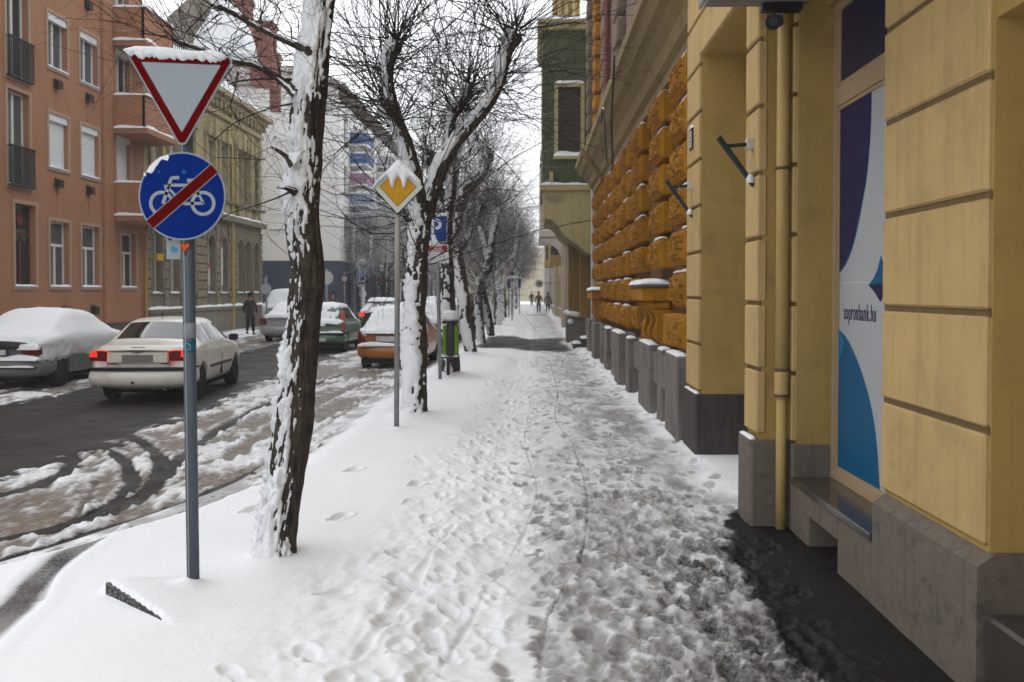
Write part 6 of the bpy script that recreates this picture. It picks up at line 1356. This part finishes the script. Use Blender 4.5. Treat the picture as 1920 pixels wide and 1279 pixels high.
def hatch(L=3.8, h=1.45, w=.83, belt=.92, slope=.55, rear_low=.98): return [
    (0, .38, .62, .72, .58, .70, .80, .58, rear_low - .06, .02), (.05, .28, .70, w - .03, .58, w - .06, belt - .02, .62, rear_low + .0, .02), (.16, .24, .72, w, .58, w - .03, belt, .62, rear_low + .06, .02), (.16 + slope, .20, .74, w, .58, w - .02, belt + .02, .54, h - .05, .03), (.5 + slope, .2, .75, w, .58, w - .02, belt + .01, .56, h, .03), (1.9, .2, .75, w, .58, w - .02, belt, .56, h, .03), (2.2, .2, .75, w, .58, w - .02, belt - .01, .54, h - .05, .03), (2.95, .2, .75, w, .58, w - .03, belt - .04, .66, 1.0, .03), (3.45, .22, .74, w - .02, .56, w - .08, .82, .60, .86, .03), (L, .34, .58, .66, .5, .6, .62, .48, .66, .02)]
# cream saloon with its brake lights on
cm = paint('cream', (.62, .585, .52), .28)
c1_, g, n_, yy = car('cream white four door saloon driving off with its brake lights lit', -6.72, 16.75, R(4.3), sedan(), cm, (.98, 3.64), wr=.305, track=.80, side=((1.05, 1.62), (1.68, 2.36), (2.42, 3.22)), backlight=(.70, 1.34), wind=(2.8, 3.4))
for s in (-1, 1):
    L_ = MB(); L_.prism([(s * .845, .735), (s * .52, .735), (s * .50, .90), (s * .60, .925), (s * .80, .905), (s * .85, .85)], lambda p, z_, d: (p, d + float(ycurve(p)), z_), -.014, .16); h_ = L_.build('tail_lamp', lamp_on if s < 0 else lamp_on, c1_, local=True)
    L2 = MB(); L2.prism([(s * .70, .74), (s * .525, .74), (s * .51, .895), (s * .70, .91)], lambda p, z_, d: (p, d + float(ycurve(p)), z_), -.020, -.0145); L2.build('reverse_lamp', lamp_off, h_, local=True)
    L3 = MB(); L3.prism([(s * .84, .737), (s * .525, .737), (s * .52, .80), (s * .845, .80)], lambda p, z_, d: (p, d + float(ycurve(p)), z_), -.026, -.0205); L3.build('lamp_lower', lamp_dk, h_, local=True)
    cb_(c1_, 'mirror', (s * .84, 2.98, .95), (s * 1.02, 3.10, 1.08), .03, trim_m); cb_(c1_, 'door_handle', (s * .842, 1.92, .83), (s * .868, 2.12, .86), .006, cm); cb_(c1_, 'door_handle', (s * .842, 2.9, .82), (s * .866, 3.1, .85), .006, cm); cb_(c1_, 'side_moulding', (s * .846, 1.5, .52), (s * .872, 3.2, .575), .008, trim_m)
    cb_(c1_, 'door_gap', (s * .80, 2.386, .34), (s * .8605, 2.391, .72), .001, trim_m)
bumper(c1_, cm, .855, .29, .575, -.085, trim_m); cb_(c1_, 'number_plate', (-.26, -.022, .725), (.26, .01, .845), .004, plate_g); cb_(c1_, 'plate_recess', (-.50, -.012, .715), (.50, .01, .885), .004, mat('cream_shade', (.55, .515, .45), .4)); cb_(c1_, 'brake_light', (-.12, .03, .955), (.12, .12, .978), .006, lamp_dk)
cb_(c1_, 'tow_hook', (-.09, -.10, .36), (-.04, -.06, .40), .01, trim_m); cb_(c1_, 'badge_letters', (-.48, -.016, .685), (-.34, -.005, .707), .002, trim_m); cb_(c1_, 'badge_letters', (.40, -.016, .685), (.52, -.005, .707), .002, trim_m); cb_(c1_, 'emblem', (-.035, -.02, .865), (.035, -.008, .895), .008, rim_m)
cb_(c1_, 'lid_gap', (-.70, -.012, .903), (.70, .0, .909), .001, trim_m); cb_(c1_, 'number_plate_lamp', (-.10, -.02, .885), (.10, -.008, .90), .003, trim_m)
for s in (-1, 1): cb_(c1_, 'lid_gap', (s * .515, -.004 + float(ycurve(.515)), .64), (s * .520, .06, .735), .001, trim_m); MB().tube([(.45, -.02, .27), (.45, .3, .27)], .025, 8).build('exhaust', rim_m, c1_, local=True); MB().tube([(-.02, 1.55, 1.42), (-.02, 1.45, 1.55)], .006, 5).build('aerial', trim_m, c1_, local=True)
# silver saloon buried in snow
sm_ = paint('silver_grey', (.155, .155, .155), .6, .4)
c2_, g, n_, yy = car('silver parked saloon buried under smooth snow at the left edge', -10.35, 18.9, R(-1), sedan(4.5, 1.42, .86, .99), sm_, (.95, 3.55), wr=.305, snow=.93, seed=4, side=((1.05, 1.62), (1.68, 2.36)))
bumper(c2_, sm_, .855, .28, .60, -.08)
for s in (-1, 1): cb_(c2_, 'tail_lamp', (s * .50, .03, .68), (s * .83, .26, .86), .03, lamp_off)
cb_(c2_, 'number_plate', (-.32, -.03, .70), (.22, .01, .80), .004, plate_w); cb_(c2_, 'trim_strip', (-.80, -.095, .43), (.80, .05, .47), .01, trim_m); cb_(c2_, 'plate_strip', (-.34, -.034, .805), (.5, .01, .87), .004, trim_m)
q = MB(); snow_strip(q, Fr((-.85, -.08, .595), (1, 0, 0), (0, -1, 0)), 0, 1.7, 0, -.2, .015, .09, 20); snow_strip(q, Fr((-.8, -.095, .465), (1, 0, 0), (0, -1, 0)), 0, 1.6, 0, -.04, .012, .03, 20); snow_strip(q, Fr((.45, -.02, .80), (1, 0, 0), (0, -1, 0)), 0, .4, 0, -.1, .02, .10, 7); q.build('snow_lump', snow_m, c2_, True, local=True)
# orange hatchback
om = paint('copper_orange', (.34, .115, .012), .25)
c3_, g, n_, yy = car('copper orange parked hatchback with its rear window plastered in snow', -3.46, 24.1, R(-.5), hatch(3.75, 1.45, .84, .94, .50, .92), om, (.62, 3.0), wr=.285, track=.76, snow=.50, seed=8, side=((.75, 1.5), (1.6, 2.6)))
patch(g, n_, yy, .10, .68, OFF[4] - 1, g.shape[1] - OFF[4] + 1, .035, .04).build('rear_window_snow', snow_m, c3_, True, local=True)
for s in (-1, 1):
    L_ = MB(); L_.prism([(s * .83, .66), (s * .50, .66), (s * .60, .72), (s * .74, .86), (s * .80, .98), (s * .83, .9)], lambda p, z_, d: (p, d + float(ycurve(p)), z_), -.016, .14); L_.build('tail_lamp', lamp_off, c3_, local=True); cb_(c3_, 'mirror', (s * .83, 2.35, .95), (s * 1.0, 2.46, 1.07), .03, om)
bumper(c3_, om, .835, .29, .60, -.09); cb_(c3_, 'plate_recess', (-.36, -.014, .70), (.36, 0, .84), .006, mat('pale_dirty', (.42, .38, .33), .6, .2, 9)); cb_(c3_, 'hatch_line', (-.62, -.016, .868), (.62, .0, .90), .006, trim_m); cb_(c3_, 'number_plate', (-.26, -.02, .715), (.26, -.0145, .80), .002, plate_w)
MB().lathe([(.04, -.115), (.045, -.1)], (.32, 0, .50), 10, axis='y').build('tow_cover', trim_m, c3_, local=True); MB().tube([(.25, -.03, .98), (.55, .03, 1.06)], .012, 5).build('wiper', trim_m, c3_, local=True)
q = MB(); snow_strip(q, Fr((-.8, -.10, .60), (1, 0, 0), (0, -1, 0)), 0, 1.6, 0, -.12, .015, .07, 16); q.build('bumper_snow', snow_m, c3_, True, local=True)
# green hatchback
gm = paint('green', (.045, .125, .07), .45)
c4_, g, n_, yy = car('green hatchback with tall red tail lamps driving away behind the first tree', -6.75, 31.0, R(-.5), hatch(3.84, 1.49, .83, .95, .42, .95), gm, (.65, 3.1), wr=.29, track=.77, snow=.34, seed=12, side=((.72, 1.5), (1.6, 2.6)), backlight=(.12, .50), wind=(2.3, 2.85))
for s in (-1, 1):
    L_ = MB(); L_.prism([(s * .80, .70), (s * .73, .70), (s * .64, 1.32), (s * .74, 1.30), (s * .82, .95)], lambda p, z_, d: (p, d + float(ycurve(p)) + max(0, (z_ - .9)) * .85, z_), -.03, .14); L_.build('tail_lamp', lamp_off4, c4_, local=True); cb_(c4_, 'mirror', (s * .82, 2.4, .98), (s * .99, 2.5, 1.1), .03, gm)
bumper(c4_, gm, .825, .29, .575, -.10, trim_m); cb_(c4_, 'number_plate', (-.28, -.118, .36), (.28, -.101, .46), .003, plate_w)
q = MB(); snow_strip(q, Fr((-.8, -.112, .63), (1, 0, 0), (0, -1, 0)), 0, 1.6, 0, -.12, .01, .05, 16); snow_strip(q, Fr((-.3, -.01, .84), (1, 0, 0), (0, -1, 0)), 0, .55, 0, -.02, .03, .06, 6); q.build('bumper_snow', snow_m, c4_, True, local=True)
# silver estate and others
sv = paint('silver', (.30, .31, .32), .4)
c5_, g, n_, yy = car('silver parked saloon on the far side left of the first tree', -9.45, 37.2, 0, sedan(4.4, 1.43, .86, 1.0), sv, (.95, 3.5), snow=.40, seed=21, side=((1.05, 1.62), (1.68, 2.36)), backlight=(.70, 1.34))
for s in (-1, 1): cb_(c5_, 'tail_lamp', (s * .60, .05, .68), (s * .85, .26, .92), .03, lamp_off)
bumper(c5_, sv, .855, .29, .60, -.085); cb_(c5_, 'number_plate', (-.26, -.1, .48), (.26, -.08, .58), .003, plate_w)
bk_ = paint('black', (.018, .018, .02), .4)
c6_, g, n_, yy = car('dark hatchback with snowy tailgate following the green car', -7.05, 45.0, 0, hatch(4.2, 1.52, .88, .98, .55, 1.0), bk_, (.7, 3.4), wr=.31, snow=.62, seed=31, side=((.75, 1.5), (1.6, 2.6)))
patch(g, n_, yy, .22, .55, OFF[4] + 5, g.shape[1] - OFF[4] - 5, .075, .03).build('rear_window', car_glass, c6_, True, local=True)
for s in (-1, 1): cb_(c6_, 'tail_lamp', (s * .62, -.05, .80), (s * .87, .16, .95), .03, lamp_on if s < 0 else lamp_off)
bumper(c6_, bk_, .875, .29, .62, -.09); cb_(c6_, 'number_plate', (-.26, -.11, .66), (.26, -.05, .76), .003, plate_w); cb_(c6_, 'spoiler', (-.60, .45, 1.42), (.60, .75, 1.47), .01, bk_)
wv = paint('white', (.45, .46, .47), .3)
GC = 'snowed up cars parked along the right kerb'
for i, (xx, yy_, kind, sd_) in enumerate(((-3.5, 29.6, 1, 41), (-3.55, 35.4, 0, 42), (-3.6, 41.2, 1, 43), (-3.6, 47.6, 0, 44), (-3.6, 54.0, 1, 45), (-3.6, 60.5, 0, 46), (-3.6, 68, 1, 47))):
    a_, g, n_, yy = car(('white parked hatchback under deep snow just beyond the orange hatchback', 'silver parked saloon under snow beside the litter bin', 'black parked hatchback under snow, next beyond the snowed up saloon', 'white parked saloon under snow behind the bending person', 'silver parked hatchback under snow beside the two legged lime', 'black parked saloon under snow far along the right kerb', 'white parked hatchback under snow, farthest along the right kerb')[i], xx, yy_, R(rng.normal(0, .8)), hatch(4.0, 1.5, .85) if kind else sedan(4.5, 1.45), (wv, sv, bk_)[i % 3], (.75, 3.2), snow=.80 if i % 3 else .88, seed=sd_, side=((.8, 1.5), (1.6, 2.5)), group=GC, lod=i > 2)
    for s in (-1, 1): cb_(a_, 'tail_lamp', (s * .58, -.03, .72), (s * .84, .14, .92), .03, lamp_off)
    bumper(a_, (wv, sv, bk_)[i % 3], .85, .29, .60, -.085)
c9, g, n_, yy = car('snow covered parked car on the far pavement before the navy wall', -11.9, 46.5, R(2), hatch(4.3, 1.75, .88, 1.05), wv, (.75, 3.4), snow=.95, seed=61, zr=0.02)
far_car = car('oncoming car with snowy bonnet in the haze of the far road', -6.4, 62.0, 0, hatch(4.1, 1.5, .85), bk_, (.75, 3.3), snow=.6, seed=64, side=((.8, 1.5),), lod=True)[0]; far_car['label'] = 'snow dusted dark car farthest down the driving lane'
cb_(far_car, 'bumper', (-.83, -.09, .30), (.83, .3, .6), .06, bk_)

# ================================================================== PEOPLE
skin_m = mat('skin', (.36, .22, .16), .6, .1, 5, 0)
def skel(name, chain, mtl, parent, lvl=2):
    vs, es, rs = [], [], []
    for v in chain['v']: vs.append(v[:3]); rs.append(v[3:] if len(v) > 4 else (v[3], v[3]))
    me = bpy.data.meshes.new(name); me.from_pydata(vs, chain['e'], []); o = bpy.data.objects.new(name, me); COL.objects.link(o)
    md = o.modifiers.new('skin', 'SKIN'); md.use_smooth_shade = True
    for i, r_ in enumerate(rs): sv_ = me.skin_vertices[0].data[i]; sv_.radius = r_; sv_.use_root = (i == 0)
    sb = o.modifiers.new('sub', 'SUBSURF'); sb.levels = lvl; sb.render_levels = lvl
    bpy.context.view_layer.update(); dg = bpy.context.evaluated_depsgraph_get(); m2 = bpy.data.meshes.new_from_object(o.evaluated_get(dg)); bpy.data.objects.remove(o)
    m2.materials.clear(); m2.materials.append(mtl); m2.polygons.foreach_set('use_smooth', [True] * len(m2.polygons)); return link(name, m2, parent)
def person(label, x, y, rz, coat, trousers, hair, h=1.74, stride=.22, lean=0.0, long_coat=False, hat=None, group=None, z=0.03, bag=None, bent=0.0):
    t = thing('person', (x, y, z), label, 'person', group, rz); k = h / 1.75
    def L(x_, y_, z_):  # lean the upper body forward about the hip
        if z_ > .95 and (lean or bent):
            a = lean + bent; dz = z_ - .95; return (x_, y_ + dz * math.sin(a), .95 + dz * math.cos(a) + 0)
        return (x_, y_, z_)
    V, E = [], []
    def add(p, r, par=None):
        q = L(*p); V.append((q[0] * k, q[1] * k, q[2] * k, r * k, r * k)); i = len(V) - 1
        if par is not None: E.append((par, i))
        return i
    pel = add((0, 0, .95), .125); ch = add((0, .0, 1.22), .13, pel); nk = add((0, .01, 1.46), .06, ch); hb = add((0, .02, 1.54), .072, nk); ht = add((0, .02, 1.66), .088, hb); add((0, .015, 1.715), .06, ht)
    for s in (-1, 1):
        st = stride * s; hp = add((s * .09, 0, .90), .09, pel); kn = add((s * .095, st * .35 + .03, .50), .062, hp); an = add((s * .10, st * .9 - (.03 if st < 0 else 0), .10 + (.05 if st < 0 else 0)), .042, kn); add((s * .11, st * .9 + .14, .045 + (.02 if st < 0 else 0)), .036, an)
        sh = add((s * .19, 0, 1.40), .062, ch); el = add((s * .255, -st * .35 - .02, 1.13), .046, sh); wr = add((s * .26, -st * .7 + .06, .90), .032, el); add((s * .255, -st * .7 + .09, .80), .034, wr)
    skel('body', {'v': V, 'e': E}, skin_m, t)
    # coat: same skeleton, fuller, from neck to hem
    V, E = [], []; hem = .62 if long_coat else .86
    c0 = add((0, 0, hem), .19 if long_coat else .165); c1 = add((0, -.005, 1.02), .155, c0); c2 = add((0, -.01, 1.26), .155, c1); c3 = add((0, 0, 1.44), .075, c2)
    for s in (-1, 1):
        st = stride * s; sh = add((s * .165, 0, 1.40), .075, c2); el = add((s * .27, -st * .35 - .02, 1.13), .058, sh); wr = add((s * .275, -st * .7 + .05, .91), .046, el)
    skel('coat', {'v': V, 'e': E}, coat, t)
    for s in (-1, 1):
        st = stride * s; V, E = [], []; a = add((s * .085, 0, .94), .105); b = add((s * .095, st * .35 + .03, .50), .078, a); add((s * .10, st * .9 - (.03 if st < 0 else 0), .13 + (.05 if st < 0 else 0)), .06, b); skel('trouser_leg', {'v': V, 'e': E}, trousers, t)
        V, E = [], []; z_ = .055 + (.05 if st < 0 else 0); a = add((s * .10, st * .9 - .06, z_ + .02), .05); b = add((s * .105, st * .9 + .05, z_), .05, a); add((s * .11, st * .9 + .16, z_ - .01), .04, b); skel('shoe', {'v': V, 'e': E}, trim_m, t)
    V, E = [], []; a = add((0, -.015, 1.66), .098); b = add((0, .0, 1.73), .085, a); add((0, -.03, 1.58), .075, a); skel('hat' if hat else 'hair', {'v': V, 'e': E}, hat or hair, t)
    if bag: q = MB(); p = L(.30, -.05, .95); q.cbox((p[0] * k - .07, p[1] - .18, p[2] * k - .2), (p[0] * k + .07, p[1] + .18, p[2] * k + .12), .04); q.build('bag', bag, t, local=True); MB().tube([(p[0] * k, p[1], p[2] * k + .1), (.20 * k, -.1, 1.3 * k), (.05, -.12, 1.45 * k)], .015, 5).build('strap', bag, t, local=True)
    return t
cloth = lambda n, c: mat('cloth_' + n, c, .9, .2, 8, .3, 40)
dk = cloth('charcoal', (.030, .028, .032)); blk_ = cloth('black', (.010, .010, .011)); brn = cloth('brown', (.10, .055, .03)); jean = cloth('jeans', (.035, .055, .10)); gry = cloth('greybrown', (.13, .105, .09)); redh = cloth('red_hat', (.25, .03, .03)); hair_ = cloth('hair', (.03, .02, .014))
person('walker in long dark coat and cap on the far pavement by the beige house', X(466, 40), 40, 0, dk, blk_, hair_, 1.72, .12, long_coat=True, hat=dk)
person('person in black bending forward between the limes at the parked cars', X(892, 35.5), 35.5, R(35), blk_, blk_, hair_, 1.75, .08, bent=.45, hat=blk_)
person('walker in brown jacket and red cap seen from behind on the pavement', X(1010, 80), 80, 0, brn, jean, hair_, 1.76, .2, hat=redh)
person('walker in greyish coat with dark shoulder bag on the pavement', X(1027, 82), 82, 0, gry, jean, hair_, 1.68, -.2, bag=blk_)
person('small distant figure in dark clothes farthest along the pavement', X(997, 115), 115, math.pi, dk, jean, hair_, 1.74, .2)
person('pedestrian behind the roof of the green car', X(623, 46), 46, R(180), brn, dk, hair_, 1.74, .2)
for i, (px, d) in enumerate(((944, 80), (949, 90))):
    b = thing('litter_bin', (X(px, d), d, 0), ('tiny green litter bin below the far blue signs', 'tiny green litter bin, the farther of two along the kerb')[i], 'litter bin', 'far litter bins'); q = MB(); q.cbox((X(px, d) - .2, d - .15, .5), (X(px, d) + .2, d + .15, 1.05), .04); q.build('body', limeg, b); MB().tube([(X(px, d), d, -.05), (X(px, d), d, .5)], .04, 6).build('post', anth, b)
# overhead wires across the street
for i, (a, b, s) in enumerate((((FX, 52, 8.0), (1.9, 54, 8.6), .5), ((FX, 38, 9.5), (1.9, 41, 9.0), .6))):
    t_ = np.linspace(0, 1, 14); P = np.array(a)[None] * (1 - t_[:, None]) + np.array(b)[None] * t_[:, None]; P[:, 2] -= s * 4 * t_ * (1 - t_); o = MB().tube(P, .012, 4).build('overhead_wire', iron); tag(o, ('thin wire slung across the street at the white block', 'thin wire slung across the street from the beige house')[i], 'wire')

# ================================================================== HAZE AND FALLING SNOW
hm = bpy.data.materials.new('winter_haze'); hm.use_nodes = True; nt = hm.node_tree; nt.nodes.clear(); o_ = nt.nodes.new('ShaderNodeOutputMaterial'); pv = nt.nodes.new('ShaderNodeVolumePrincipled'); pv.inputs['Color'].default_value = (.93, .95, .97, 1); pv.inputs['Density'].default_value = .0011; pv.inputs['Anisotropy'].default_value = .2; nt.links.new(pv.outputs[0], o_.inputs['Volume'])
hz = MB().box((-60, -12, -1.5), (40, 220, 22)).build('haze', hm); hz['kind'] = 'stuff'
fl_ = MB(); g = np.random.default_rng(99)
for k in range(900):
    d = 3 + 22 * g.random() ** .8; x_ = g.uniform(-.55, .5) * d; z_ = CH + g.uniform(-.3, .36) * d; r_ = g.uniform(.0012, .0030) * (1 if d > 6 else .7)
    if z_ < .1 or x_ > 1.5 or x_ < -13: continue
    fl_.add([(x_ - r_, d, z_), (x_, d - r_, z_ + .3 * r_), (x_ + r_, d, z_), (x_, d + r_, z_), (x_, d, z_ + r_), (x_, d, z_ - r_)], [(0, 1, 4), (1, 2, 4), (2, 3, 4), (3, 0, 4), (1, 0, 5), (2, 1, 5), (3, 2, 5), (0, 3, 5)])
f_o = fl_.build('falling_snow', snow_m); f_o['kind'] = 'stuff'
